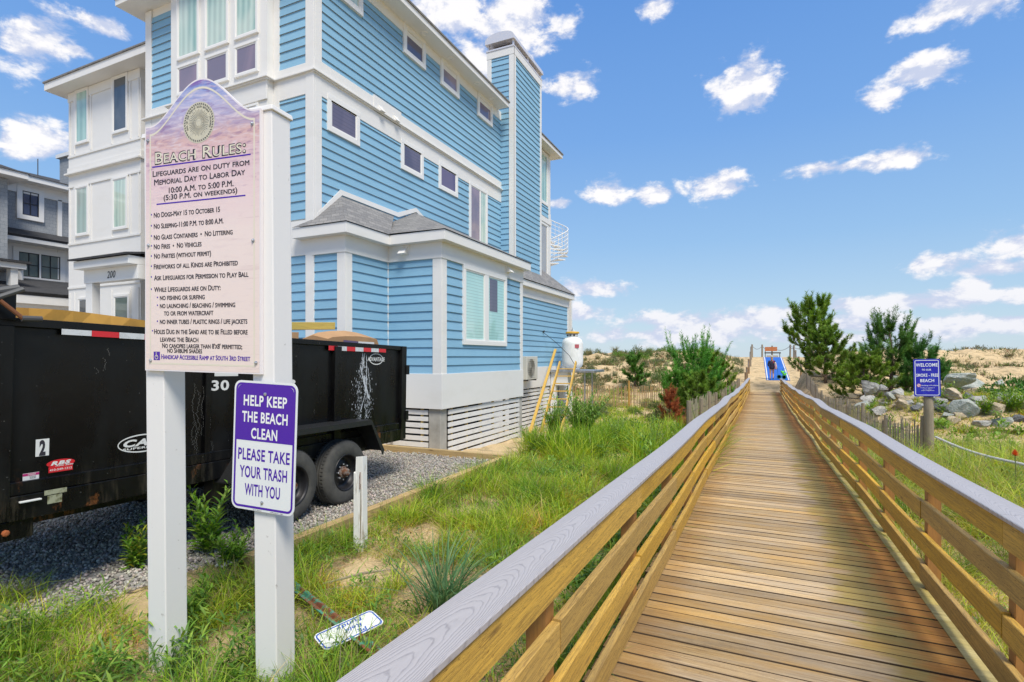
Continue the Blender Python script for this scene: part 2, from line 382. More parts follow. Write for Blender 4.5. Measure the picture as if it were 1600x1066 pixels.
def vcmat(name, rough=.8, trans=0, spec=.3):
    m, t, p = newmat(name); a = t.nodes.new('ShaderNodeVertexColor'); a.layer_name = 'Col'
    t.links.new(a.outputs[0], p.inputs['Base Color']); p.inputs['Roughness'].default_value = rough; p.inputs['Specular IOR Level'].default_value = spec
    if trans:
        tr = nd(t, 'ShaderNodeBsdfTranslucent', {'Color': nd(t, 'ShaderNodeHueSaturation', {'Color': a.outputs[0], 'Value': 1.35, 'Saturation': 1.1, 'Hue': .485}).outputs[0]})
        ms = nd(t, 'ShaderNodeMixShader', {0: trans, 1: p.outputs[0], 2: tr.outputs[0]})
        t.links.new(ms.outputs[0], t.nodes['Material Output'].inputs[0])
    return m
STONE_VC = vcmat('stone_chips', .9)
n = 70000
d = rng.uniform(0, 1, n)**.75*9+1.2
sx = rng.uniform(-11.5, -4.15, n); sy = rng.uniform(-.5, 8.3, n)
keep = (np.hypot(sx, sy) < 12) & ~((sx > -4.3+.1*np.sin(sy*2.1)) & (sy < 3.1)) & (rng.uniform(0, 1, n) < np.clip(7/np.hypot(sx, sy), .3, 1)**1.5); sx, sy = sx[keep], sy[keep]
g = rng.uniform(.15, .50, len(sx))[:, None]*np.array([[1.10,1.,.87]])*rng.uniform(.93, 1.07, (len(sx), 3))
zz = -1.785+.014*wavy(sx, sy, 1.3)+EYE+rng.uniform(-.002, .012, len(sx))
tag(stones(np.stack([sx, sy, zz], 1), rng.uniform(.009, .020, len(sx)), g, 'gravel', STONE_VC), 'loose grey crushed stone covering the driveway under the trailer', 'gravel', kind='stuff')

# ---------------------------------------------------------------- landscape timbers
def wood(name, c1, c2, ax='Y', dark=(.10,.06,.03), rough=.65, amt=.5, isl=.25, knots=True):
    """board timber, grain running along ax"""
    m, t, p = newmat(name)
    sc = {'X': (1.2, 22, 22), 'Y': (22, 1.2, 22), 'Z': (22, 22, 1.2)}[ax]
    r = island(t)
    off = nd(t, 'ShaderNodeCombineXYZ', {0: mt(t, 'MULTIPLY', r, 37.), 1: mt(t, 'MULTIPLY', r, 91.), 2: mt(t, 'MULTIPLY', r, 53.)}).outputs[0]
    vec = nd(t, 'ShaderNodeVectorMath', {0: coords(t, sc), 1: off}, operation='ADD').outputs[0]
    g1 = noise(t, vec, 1.0, 6, .6, 1.2); g2 = noise(t, vec, 3.2, 4, .6, .4)
    lines = mt(t, 'ABSOLUTE', mt(t, 'SINE', mt(t, 'MULTIPLY', g1, 42.)))
    c = mix(t, ramp(t, g1, .3, .7), c1, c2)
    c = mix(t, ramp(t, lines, .35, .0, 0, amt), c, dark)
    c = mix(t, ramp(t, g2, .56, .75, 0, .5), c, dark)
    sf = {'X': (1.6, 130, 130), 'Y': (130, 1.6, 130), 'Z': (130, 130, 1.6)}[ax]; sb = {'X': (.8, 9, 9), 'Y': (9, .8, 9), 'Z': (9, 9, .8)}[ax]
    fg = noise(t, nd(t, 'ShaderNodeVectorMath', {0: coords(t, sf), 1: off}, operation='ADD').outputs[0], 1, 4, .65)
    sm = noise(t, nd(t, 'ShaderNodeVectorMath', {0: coords(t, sb), 1: off}, operation='ADD').outputs[0], 1, 6, .65, .6)
    c = mix(t, ramp(t, fg, .48, .68, 0, amt*.6), c, dark); c = mix(t, ramp(t, sm, .52, .68, 0, amt*.55), c, tuple(a_*.5+b_*.5 for a_, b_ in zip(c2, dark)))
    hv = nd(t, 'ShaderNodeHueSaturation', {'Color': c, 'Value': ramp(t, r, 0, 1, 1-isl, 1+isl), 'Saturation': ramp(t, mt(t, 'FRACT', mt(t, 'MULTIPLY', r, 7.3)), 0, 1, .93, 1.12)}).outputs[0]
    if knots:
        kv = nd(t, 'ShaderNodeVectorMath', {0: coords(t, {'X': (1.6,7,7), 'Y': (7,1.6,7), 'Z': (7,7,1.6)}[ax]), 1: off}, operation='ADD').outputs[0]
        k = nd(t, 'ShaderNodeTexVoronoi', {'Vector': kv, 'Scale': 1.}).outputs['Distance']
        hv = mix(t, ramp(t, k, .11, .05, 0, .7), hv, dark)
    t.links.new(hv, p.inputs['Base Color']); p.inputs['Roughness'].default_value = rough
    bump(t, p, mt(t, 'ADD', lines, g2), .35, .002)
    return m, t, p, hv
TIMBER = wood('edging_timber', (.60,.44,.2), (.48,.33,.14), 'Y')[0]
TIMBERX = wood('edging_timber_cross', (.60,.44,.2), (.48,.33,.14), 'X')[0]
a = thing('landscape_timber', 'long yellow timber edging between the gravel driveway and the grass', 'timber edging', (-4.08, 2.6, hz(-1.95)))
MB().box((-4.14, 3.3, hz(-2.0)), (-4.03, 5.5, hz(-1.735))).box((-4.135, 5.505, hz(-2.0)), (-4.025, 8.36, hz(-1.73))).build('board', TIMBER, a, bevel=.006)
a = thing('landscape_timber', 'tan timber across the back end of the gravel driveway by the latticed house corner', 'timber edging', (-6, 8.4, hz(-1.95)))
MB().box((-9.5, 8.365, hz(-2.0)), (-4.02, 8.46, hz(-1.70))).build('board', TIMBERX, a, bevel=.006)
a = thing('landscape_timber', 'short pale board low against the lattice behind the dump trailer', 'timber edging', (-7, 8.6, hz(-1.95)))
MB().box((-9.2, 8.62, hz(-1.72)), (-6.75, 8.66, hz(-1.60))).box((-6.83,8.66,hz(-1.72)),(-6.79,8.9,hz(-1.60))).build('board', TIMBERX, a, bevel=.004)
# ---------------------------------------------------------------- boardwalk
X0, X1 = -.735, 1.145                      # inside faces of the two railings
bw = thing('boardwalk', 'weathered plank boardwalk with lavender-grey capped railings leading up to the beach', 'boardwalk', (0, 0, gz(.2, 0)))
m, t, p, hv = wood('weathered_deck_boards', (.54,.36,.16), (.60,.46,.27), 'X', dark=(.15,.09,.045), rough=.72, amt=.85, isl=.30)
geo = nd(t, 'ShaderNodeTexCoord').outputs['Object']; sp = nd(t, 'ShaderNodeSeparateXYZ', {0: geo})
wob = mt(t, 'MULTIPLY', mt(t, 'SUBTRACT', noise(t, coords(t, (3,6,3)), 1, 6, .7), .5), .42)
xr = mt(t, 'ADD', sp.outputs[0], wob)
grey = ramp(t, mt(t, 'ADD', noise(t, coords(t, (1.5,5,1)), 1, 6, .65), mt(t,'MULTIPLY',xr,.12)), .40, .58, 0, .62)
c = mix(t, grey, hv, mix(t, ramp(t, noise(t, coords(t, (2,60,30)), 1, 5, .7), .4, .6), (.52,.44,.33), (.36,.28,.20)))
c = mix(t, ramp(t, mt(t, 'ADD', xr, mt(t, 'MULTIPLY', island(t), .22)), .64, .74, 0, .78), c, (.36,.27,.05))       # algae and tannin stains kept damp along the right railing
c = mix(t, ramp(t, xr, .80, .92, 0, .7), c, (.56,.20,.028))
c = mix(t, ramp(t, xr, -.42, -.72, 0, .72), c, (.33,.18,.05))
c = mix(t, ramp(t, noise(t, coords(t, (1.1,2.6,1), loc=(7,2,0)), 1, 6, .65), .50, .66, 0, .55), c, (.56,.33,.09))
sp2 = mt(t, 'MULTIPLY', ramp(t, noise(t, coords(t, (2.6,3.5,1), loc=(3,1,0)), 1, 6, .6), .60, .68), ramp(t, xr, -.2, -.5))
c = mix(t, mt(t, 'MULTIPLY', sp2, .55), c, (.22,.08,.03))
fg = noise(t, coords(t, (2.2,150,60)), 1, 5, .7); c = mix(t, ramp(t, fg, .48, .68, 0, .55), c, (.16,.10,.05)); c = mix(t, ramp(t, fg, .46, .3, 0, .3), c, (.60,.49,.32))
c = nd(t, 'ShaderNodeHueSaturation', {'Color': c, 'Value': ramp(t, mt(t, 'FRACT', mt(t, 'MULTIPLY', island(t), 5.7)), 0, 1, .78, 1.10)}).outputs[0]
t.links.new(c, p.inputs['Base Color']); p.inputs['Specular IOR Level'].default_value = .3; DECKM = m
DECKE = mat('gap_shade_edges', (.045,.028,.015), .95)  # weathered plank sides painted near-black as the shade inside the gaps
mb = MB(); y = -1.6; pw = .139
ks = []
while y < 41.6:
    h0, h1 = float(DK(y)), float(DK(y+pw)); e = random.uniform(-.0025, .0025); g = random.uniform(.005, .010)
    a0, a1 = X0-.16+random.uniform(-.01,.01), X1+.16+random.uniform(-.01,.01)
    sk = random.uniform(-.002,.002)
    vs = []
    for zz_, ch in ((-.036, 0), (-.005, 0), (0, .0045)):
        vs += [(a0, y+g/2+ch, hz(h0+e+zz_)), (a1, y+g/2+ch+sk, hz(h0+e+zz_)), (a1, y+pw-g/2-ch+sk, hz(h1+e+zz_)), (a0, y+pw-g/2-ch, hz(h1+e+zz_))]
    fs = [(0,3,2,1),(8,9,10,11)] + [(4*k+i, 4*k+(i+1)%4, 4*k+4+(i+1)%4, 4*k+4+i) for k in (0,1) for i in range(4)]
    mb.add(vs, fs); y += pw
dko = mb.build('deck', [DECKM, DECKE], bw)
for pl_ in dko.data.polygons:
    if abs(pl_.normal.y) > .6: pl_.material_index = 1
mb = MB()
yy = -1.5
while yy < 41:
    for xx in (X0-.1, .2, X1+.08):
        y2 = min(yy+2.4, 41.3)
        mb.hexa([(xx-.02,yy,hz(float(DK(yy))-.24)),(xx+.02,yy,hz(float(DK(yy))-.24)),(xx+.02,y2,hz(float(DK(y2))-.24)),(xx-.02,y2,hz(float(DK(y2))-.24)),
                 (xx-.02,yy,hz(float(DK(yy))-.045)),(xx+.02,yy,hz(float(DK(yy))-.045)),(xx+.02,y2,hz(float(DK(y2))-.045)),(xx-.02,y2,hz(float(DK(y2))-.045))])
    yy += 2.4
mb.build('joists', TIMBER, bw)
RAILL = wood('railing_boards', (.64,.40,.085), (.52,.33,.08), 'Y', dark=(.12,.065,.022), rough=.6, amt=.9, isl=.24)[0]  # one golden wood tone for both railings
RAILP = wood('railing_posts', (.46,.21,.035), (.38,.18,.045), 'Z', dark=(.15,.06,.03), rough=.6, amt=.35, isl=.2)[0]
# composite cap with an embossed cathedral grain
m, t, p = newmat('composite_cap'); sp = nd(t, 'ShaderNodeSeparateXYZ', {0: nd(t, 'ShaderNodeTexCoord').outputs['Object']})
def capval(cx_):
    xx = mt(t, 'SUBTRACT', sp.outputs[0], cx_)
    nz = noise(t, coords(t, (1.0,1.0,1)), 2.2, 3, .5)
    s = mt(t, 'ADD', mt(t, 'MULTIPLY', mt(t, 'MULTIPLY', xx, xx), 1050.), mt(t, 'MULTIPLY', sp.outputs[1], 13.))
    s = mt(t, 'ADD', s, mt(t, 'MULTIPLY', nz, 6.5)); s = mt(t, 'ADD', s, mt(t, 'MULTIPLY', noise(t, coords(t, (30,8,1)), 1, 3), 1.3))
    return mt(t, 'ABSOLUTE', mt(t, 'SINE', mt(t, 'MULTIPLY', s, 3.1416)))
side = ramp(t, sp.outputs[0], -.01, .01)
lv = mt(t, 'ADD', mt(t, 'MULTIPLY', capval(X0-.0765), mt(t, 'SUBTRACT', 1., side)), mt(t, 'MULTIPLY', capval(X1+.0765), side))
fine = noise(t, coords(t, (90,10,10)), 1, 4)
c = mix(t, ramp(t, lv, .42, .06, 0, .85), (.385,.367,.378), (.235,.222,.238)); c = mix(t, ramp(t, fine, .3, .7, 0, .3), c, (.47,.455,.475))
t.links.new(c, p.inputs['Base Color']); p.inputs['Roughness'].default_value = .42; bump(t, p, mt(t, 'ADD', lv, mt(t, 'MULTIPLY', fine, .4)), .45, .002)
CAPM = m
# posts
BAY = 1.62
for sgn, xf in ((-1, X0), (1, X1)):
    k = 0; yp = .42 if sgn < 0 else .41
    while yp-BAY > -1.6: yp -= BAY
    jj = []
    while yp < 41.6:
        h = float(DK(yp)); x0_ = xf+sgn*.042; x1_ = xf+sgn*.131
        MB().box((min(x0_,x1_), yp-.045, gz(x0_, yp)-.3), (max(x0_,x1_), yp+.045, hz(h+.955))).build('post', RAILP, bw, bevel=.003)
        jj.append(yp); yp += BAY
    ends = [-1.6] + jj[::2][1:] + [41.6]
    for (z0, z1, inner) in ((.81,.955,0), (.565,.705,.004), (.325,.463,-.002), (.075,.215,.002)):
        mb = MB(); js = sorted(set([-1.6] + (jj[1::2] if inner in (0,-.002) else jj[2::2]) + [41.6]))
        for q in range(len(js)-1):
            a, b = js[q]+.0015, js[q+1]-.0015; dx = random.uniform(-.004, .004)+inner; dz = random.uniform(-.008, .008); dz2 = random.uniform(-.008, .008)
            ns = max(2, int((b-a)/.5)+1); yy_ = np.linspace(a, b, ns)
            xi, xo = xf+sgn*(.001)+dx, xf+sgn*.040+dx
            xl, xh = min(xi,xo), max(xi,xo)
            vs = []; fs = []
            bow = random.uniform(-.006,.006)
            for i, yv in enumerate(yy_):
                f = i/(ns-1); dd = float(DK(yv))+dz*(1-f)+dz2*f + bow*math.sin(math.pi*f); ch = .004
                vs += [(xl, yv, hz(dd+z0+ch)), (xl+ch, yv, hz(dd+z0)), (xh-ch, yv, hz(dd+z0)), (xh, yv, hz(dd+z0+ch)), (xh, yv, hz(dd+z1-ch)), (xh-ch, yv, hz(dd+z1)), (xl+ch, yv, hz(dd+z1)), (xl, yv, hz(dd+z1-ch))]
            for i in range(ns-1):
                fs += [(8*i+j, 8*i+(j+1)%8, 8*i+8+(j+1)%8, 8*i+8+j) for j in range(8)]
            fs += [tuple(range(8))[::-1], tuple(8*(ns-1)+j for j in range(8))]
            mb.add(vs, fs)
        mb.build('rail_board', RAILL, bw)
    mb = MB(); js = [-1.6] + jj[3::3] + [41.65]
    for q in range(len(js)-1):
        a, b = js[q]+.002, js[q+1]-.002; ns = int((b-a)/.4)+2; yy_ = np.linspace(a, b, ns)
        xi, xo = xf-sgn*.012, xf+sgn*.165; xl, xh = min(xi,xo), max(xi,xo); vs = []; fs = []
        for i, yv in enumerate(yy_):
            dd = float(DK(yv))+.957
            vs += [(xl+.003, yv, hz(dd)), (xh-.003, yv, hz(dd)), (xh, yv, hz(dd+.004)), (xh, yv, hz(dd+.021)), (xh-.004, yv, hz(dd+.025)), (xl+.004, yv, hz(dd+.025)), (xl, yv, hz(dd+.021)), (xl, yv, hz(dd+.004))]
        for i in range(ns-1): fs += [(8*i+j, 8*i+(j+1)%8, 8*i+8+(j+1)%8, 8*i+8+j) for j in range(8)]
        fs += [tuple(range(8))[::-1], tuple(8*(ns-1)+j for j in range(8))]
        mb.add(vs, fs)
    mb.build('handrail', CAPM, bw)
# pale kerb strip nailed along the deck at the right railing
ysk = np.arange(-1.6, 41.4, .139)
KERB = wood('kerb_strip', (.50,.42,.17), (.42,.33,.11), 'X', dark=(.2,.16,.05), amt=.6, isl=.2)[0]
for xa, xb in ((X1-.035, X1+.13),):
    mb = MB()
    for a, b in zip(ysk[:-1], ysk[1:]):
        mb.hexa([(xa,a,hz(float(DK(a))+.004)),(xb,a,hz(float(DK(a))+.004)),(xb,b,hz(float(DK(b))+.004)),(xa,b,hz(float(DK(b))+.004)),
             (xa,a,hz(float(DK(a))+.010)),(xb,a,hz(float(DK(a))+.010)),(xb,b,hz(float(DK(b))+.010)),(xa,b,hz(float(DK(b))+.010))])
    mb.build('kerb_strip', KERB, bw)
# ---------------------------------------------------------------- house materials
def siding_mat(name, c1, c2):
    m, t, p = newmat(name); r = island(t)
    g = noise(t, coords(t, (6,6,70)), 1, 5, .65)
    big = noise(t, coords(t, (.5,.5,.5)), 1, 4)
    c = mix(t, ramp(t, g, .3, .7), c1, c2)
    c = nd(t, 'ShaderNodeHueSaturation', {'Color': c, 'Value': mt(t, 'MULTIPLY', ramp(t, r, 0, 1, .95, 1.05), ramp(t, big, .3, .7, .95, 1.05))}).outputs[0]
    t.links.new(c, p.inputs['Base Color']); p.inputs['Roughness'].default_value = .6; bump(t, p, g, .3, .003)
    return m
BLUE = siding_mat('blue_lap_siding', (.205,.405,.57), (.245,.455,.62))
def shingle_mat(name, c1, c2, c3, horizontal=True):
    m, t, p = newmat(name); tcn = coords(t)
    b = nd(t, 'ShaderNodeTexBrick', {'Vector': nd(t, 'ShaderNodeCombineXYZ', {0: mt(t, 'ADD', nd(t,'ShaderNodeSeparateXYZ',{0:tcn}).outputs[0], nd(t,'ShaderNodeSeparateXYZ',{0:tcn}).outputs[1]), 1: nd(t,'ShaderNodeSeparateXYZ',{0:tcn}).outputs[2]}).outputs[0],
        'Color1': c4(c1), 'Color2': c4(c2), 'Mortar': c4(c3), 'Scale': 1., 'Mortar Size': .004, 'Brick Width': .2, 'Row Height': .09 if horizontal else .13})
    b.offset = .5
    t.links.new(mix(t, ramp(t, noise(t, tcn, 30, 4), .35, .7, 0, .5), b.outputs[0], c3), p.inputs['Base Color']); p.inputs['Roughness'].default_value = .9
    bump(t, p, b.outputs['Fac'], -.6, .006); return m
ROOFM = shingle_mat('grey_roof_shingles', (.29,.285,.28), (.185,.185,.19), (.10,.10,.105))
DROOF = shingle_mat('dark_roof_shingles', (.055,.057,.065), (.038,.04,.045), (.02,.02,.022))
GSHING = shingle_mat('grey_wall_shingles', (.36,.385,.41), (.29,.315,.345), (.17,.185,.205), False)
def glassmat(name, c1, c2, stripes=0, vert=0, rough=.06):
    """window seen from outside: curtain or blind behind a reflecting pane"""
    m, t, p = newmat(name); v = nd(t, 'ShaderNodeTexCoord').outputs['Object']; s = nd(t, 'ShaderNodeSeparateXYZ', {0: v})
    f = noise(t, coords(t, (1.1,1.1,.5)), 1, 3, .5, .8)
    c = mix(t, ramp(t, f, .40, .60), c1, c2)
    if stripes:
        w = mt(t, 'FRACT', mt(t, 'MULTIPLY', s.outputs[2], stripes)); c = mix(t, ramp(t, w, .78, .95, 0, .55), c, tuple(x*.35 for x in c1))
    if vert:
        w = mt(t, 'SINE', mt(t, 'ADD', mt(t, 'MULTIPLY', mt(t, 'ADD', s.outputs[0], s.outputs[1]), vert), mt(t, 'MULTIPLY', f, 5.))); c = mix(t, ramp(t, w, -1, 1, 0, .35), c, tuple(min(1, x*1.6) for x in c2))
    t.links.new(c, p.inputs['Base Color']); p.inputs['Roughness'].default_value = .6; p.inputs['Coat Weight'].default_value = 1; p.inputs['Coat Roughness'].default_value = .015; p.inputs['Coat IOR'].default_value = 1.7
    return m
GL_GREEN = glassmat('glass_pale_curtain', (.27,.44,.38), (.50,.60,.52), vert=38)
GL_TEAL = glassmat('glass_teal_curtain', (.22,.40,.35), (.38,.55,.49), vert=22)
GL_MAUVE = glassmat('glass_mauve', (.30,.22,.27), (.20,.16,.21))
GL_PURP = glassmat('glass_purple', (.07,.04,.12), (.13,.09,.17))
GL_PBLIND = glassmat('glass_purple_blind', (.08,.065,.11), (.13,.105,.155), stripes=13)
GL_CBLIND = glassmat('glass_cyan_blind', (.38,.66,.66), (.48,.74,.72), stripes=15)
GL_GREY = glassmat('glass_dark', (.04,.05,.06), (.10,.11,.12))
GL_NAVY = glassmat('glass_navy', (.02,.035,.09), (.03,.05,.12))
GL_DKGREEN = glassmat('glass_dark_green', (.07,.12,.11), (.13,.17,.15))
FRAMEW = mat('window_frame_white', (.78,.78,.77), .4)
FRAMEB = mat('window_frame_black', (.02,.02,.025), .4)

class Face:
    """a vertical wall plane: origin, along-direction u, outward normal n"""
    def __init__(s, o, u, n): s.o, s.u, s.n = Vector(o), Vector(u), Vector(n)
    def P(s, u, n, h): q = s.o+s.u*u+s.n*n; return (q.x, q.y, hz(h))
    def box(s, mb, u0, u1, n0, n1, h0, h1):
        mb.hexa([s.P(u0,n0,h0), s.P(u1,n0,h0), s.P(u1,n1,h0), s.P(u0,n1,h0), s.P(u0,n0,h1), s.P(u1,n0,h1), s.P(u1,n1,h1), s.P(u0,n1,h1)]); return mb
FX = lambda x: Face((x,0,0), (0,1,0), (1,0,0))       # wall facing +X, u = Y
FY = lambda y: Face((0,y,0), (1,0,0), (0,-1,0))      # wall facing the street, u = X
def siding(f, u0, u1, h0, h1, parent, m=None, ex=.178, name='siding'):
    mb = MB(); h = h0
    while h < h1-.02:
        t_ = min(h+ex, h1)
        cuts = [u0]
        while cuts[-1] < u1: cuts.append(min(u1, cuts[-1]+random.uniform(2.2, 3.6)))
        for a, b in zip(cuts[:-1], cuts[1:]):
            b -= .004 if b < u1 else 0
            mb.add([f.P(a,.006,t_), f.P(b,.006,t_), f.P(b,.028,h), f.P(a,.028,h), f.P(b,.001,h+.014), f.P(a,.001,h+.014)], [(0,1,2,3),(3,2,4,5)])
        h += ex
    return mb.build(name, m or BLUE, parent)
def window(f, u0, u1, h0, h1, parent, glass, fw=.10, panes=None, hbars=(), sashm=None, proud=.07, muntin=None, name='window'):
    mb = MB()
    f.box(mb, u0, u1, 0, proud, h0, h0+fw); f.box(mb, u0, u1, 0, proud, h1-fw, h1)
    f.box(mb, u0, u0+fw, 0, proud-.002, h0+fw, h1-fw); f.box(mb, u1-fw, u1, 0, proud-.002, h0+fw, h1-fw)
    w = mb.build(name, FRAMEW, parent, bevel=.004)
    panes = panes or [(u0+fw, u1-fw)]
    for k, (a, b) in enumerate(panes):
        if k: f.box(mb2 := MB(), panes[k-1][1], a, 0, proud-.004, h0+fw, h1-fw); mb2.build('mullion', FRAMEW, w)
        g = glass[k] if isinstance(glass, (list, tuple)) else glass
        s = MB(); q = .028; A, B = h0+fw, h1-fw
        f.box(s, a, b, 0, proud-.014, A, A+q); f.box(s, a, b, 0, proud-.014, B-q, B); f.box(s, a, a+q, 0, proud-.015, A+q, B-q); f.box(s, b-q, b, 0, proud-.015, A+q, B-q)
        for hb in hbars: f.box(s, a+q, b-q, 0, proud-.017, hb-.02, hb+.02)
        if muntin:
            nu, nh = muntin
            for i in range(1, nu): c = a+(b-a)*i/nu; f.box(s, c-.011, c+.011, 0, proud-.019, A+q, B-q)
            for i in range(1, nh): c = A+(B-A)*i/nh; f.box(s, a+q, b-q, 0, proud-.018, c-.011, c+.011)
        s.build('sash', sashm or FRAMEW, w)
        f.box(pmb := MB(), a+q, b-q, 0, proud-.0215 if proud < .05 else .031, A+q, B-q); pmb.build('pane', g, w)
    return w
def board(f, u0, u1, h0, h1, parent, name='trim_board', proud=.035, m=None, n0=0):
    return f.box(MB(), u0, u1, n0, proud, h0, h1).build(name, m or WHITE, parent, bevel=.004)

H = thing('beach_house', 'three-storey beach house with blue lap siding, white trim and white batten entry wing', 'house', (-9.5, 10, hz(-1.9)))
XM, YM = -7.73, 7.69
Fs, Ff = FX(XM), FY(YM)
# wall cores (behind the siding)
mb = MB()
mb.box((-12.8, YM, hz(-1.02)), (XM, 20.2, hz(8.0)))
mb.box((XM, YM+.003, hz(-1.0)), (-6.96, 9.2, hz(2.28))); mb.box((XM, 8.94, hz(-1.01)), (-5.68, 12.83, hz(2.27))); mb.box((XM, 12.83, hz(-.99)), (-6.9, 20.05, hz(2.2)))
mb.box((-8.2, 15.76, hz(1)), (-7.27, 18.14, hz(9.95)))
mb.box((-18.8, 9.0, hz(-1.4)), (-15.3, 18, hz(8.0))); mb.box((-15.3, 12, hz(-1.4)), (-12.8, 18, hz(8.0)))
mb.build('wall', WHITE, H)
# ---- main block, side face
V1c, V2c = -6.96, -5.68
siding(Fs, YM+.16, 15.76, 5.62, 7.75, H)
siding(Fs, YM+.16, 15.76, 2.3, 5.1, H)
board(Fs, YM, YM+.17, -.34, 7.9, H, 'corner_board', .040)
board(Fs, YM+.17, 15.76, 7.70, 7.98, H, 'frieze_board', .034)
board(Fs, YM-.03, 15.76, 5.03, 5.43, H, 'belt_board', .036); board(Fs, YM-.03, 15.76, 5.45, 5.69, H, 'belt_board', .042)
f = MB(); Fs.box(f, YM-.09, 15.76, 0, .10, 5.425, 5.455); Fs.box(f, YM-.06, 15.76, 0, .07, 5.40, 5.425); f.build('drip_ledge', WHITE, H, bevel=.004)
board(Fs, 15.60, 15.75, 5.7, 7.7, H, 'corner_board', .028) if False else None
for (a, b) in ((8.05,9.02),(10.46,11.37),(12.09,13.03),(14.12,15.08)):
    window(Fs, a, b, 7.22, 7.95, H, {8.05: GL_GREEN, 10.46: GL_PBLIND, 12.09: GL_MAUVE, 14.12: GL_PURP}[a])
for (a, b) in ((8.01,8.94),(10.38,11.30),(12.01,12.98)):
    window(Fs, a, b, 4.44, 5.16, H, GL_PURP if a > 12 else GL_PBLIND, proud=.05)
window(Fs, 13.63, 14.78, 2.85, 5.12, H, [GL_MAUVE, GL_GREEN], panes=[(13.73,14.29),(14.33,14.68)], proud=.05)
# vents on the belt
for (yv) in (9.59, 10.13):
    v = MB(); Fs.box(v, yv-.09, yv+.09, .04, .06, 5.42, 5.60)
    v.add([Fs.P(yv-.07,.05,5.58),Fs.P(yv+.07,.05,5.58),Fs.P(yv+.07,.16,5.43),Fs.P(yv-.07,.16,5.43),Fs.P(yv-.07,.05,5.43),Fs.P(yv+.07,.05,5.43)], [(0,1,2,3),(0,3,4),(1,5,2),(3,2,5,4)])
    v.build('vent_hood', WHITE, H)
board(Fs, 9.38, 10.36, 5.40, 5.74, H, 'vent_board', .055)
# eaves and roof (low hip)
def eave(parent, x0, x1, y0, y1, h, oh=.45, th=.17, ridge=.22, roofm=None, fm=None, sides='all'):
    mb = MB(); mb.box((x0-oh, y0-oh, hz(h-th)), (x1+oh, y1+oh, hz(h-.03))); mb.build('fascia', fm or WHITE, parent, bevel=.006)
    X0_, X1_, Y0_, Y1_ = x0-oh-.03, x1+oh+.03, y0-oh-.03, y1+oh+.03; w = min(X1_-X0_, Y1_-Y0_)/2
    if X1_-X0_ < Y1_-Y0_: r = [((X0_+X1_)/2, Y0_+w), ((X0_+X1_)/2, Y1_-w)]
    else: r = [(X0_+w, (Y0_+Y1_)/2), (X1_-w, (Y0_+Y1_)/2)]
    hh = h+w*ridge
    b = [(X0_,Y0_,hz(h-.03)),(X1_,Y0_,hz(h-.03)),(X1_,Y1_,hz(h-.03)),(X0_,Y1_,hz(h-.03))]; tt = [(q[0],q[1],q[2]+.045) for q in b]
    top = [(r[0][0], r[0][1], hz(hh)), (r[1][0], r[1][1], hz(hh))]
    fs = [(0,3,2,1)] + [(i,(i+1)%4,4+(i+1)%4,4+i) for i in range(4)]
    if X1_-X0_ < Y1_-Y0_: fs += [(4,5,8),(5,6,9,8),(6,7,9),(7,4,8,9)]
    else: fs += [(4,5,9,8),(5,6,9),(6,7,8,9),(7,4,8)]
    return MB().add(b+tt+top, fs).build('roof', roofm or ROOFM, parent)
eave(H, -12.8, XM, YM, 15.0, 8.1, ridge=.2, roofm=ROOFM)
for yv in (11.05, 12.25, 13.7, 14.7):
    MB().lathe((XM+.24, yv, hz(7.928)), (0,0,-1), [(.085,-.004),(.085,.012),(.06,.014),(.055,.004)], 16).build('soffit_light', FRAMEW, H)
eave(H, -12.0, XM, 18.2, 20.2, 8.2, oh=.42, ridge=.15)
# ---- chimney
ch = thing('x','','') if False else None
Fc, Fcf = FX(-7.27), FY(15.76)
cbk = MB().box((-8.19, 15.775, hz(2.2)), (-7.285, 18.12, hz(9.99))).build('chimney', WHITE, H)
siding(Fc, 15.90, 18.00, 2.4, 9.78, cbk, name='siding'); siding(Fcf, -8.05, -7.41, 2.4, 9.78, cbk, name='siding')
for (f, a, b) in ((Fc,15.73,15.90),(Fc,18.0,18.14),(Fcf,-7.41,-7.235),(Fcf,-8.2,-8.05)): board(f, a, b, 2.4, 9.80, cbk, 'corner_board', .035)
board(Fc, 15.72, 18.15, 9.78, 10.02, cbk, 'frieze_board', .042); board(Fcf, -8.22, -7.228, 9.78, 10.02, cbk, 'frieze_board', .042)
board(Fc, 15.9, 18.0, 2.2, 2.42, cbk, 'base_board', .034)
cap = MB(); cap.box((-8.24,15.70,hz(10.02)),(-7.22,18.18,hz(10.07)))
for yq in (15.74, 16.9, 18.08):
    for xq in (-8.2, -7.30): cap.box((xq,yq,hz(10.07)),(xq+.05,yq+.06,hz(10.25)))
n_ = 14; arc = [(-7.73-.53*math.cos(math.pi*i/n_), 10.25+.31*math.sin(math.pi*i/n_)**.6) for i in range(n_+1)]
cap.prism([(a, 15.66, hz(b)) for a, b in arc], (0, 2.56, 0)); cap.build('chimney_cap', mat('cap_metal', (.72,.70,.72), .35, .3), cbk)
MB().box((-8.1,15.9,hz(10.07)),(-7.4,18.0,hz(10.2))).build('flue', DARK, cbk)
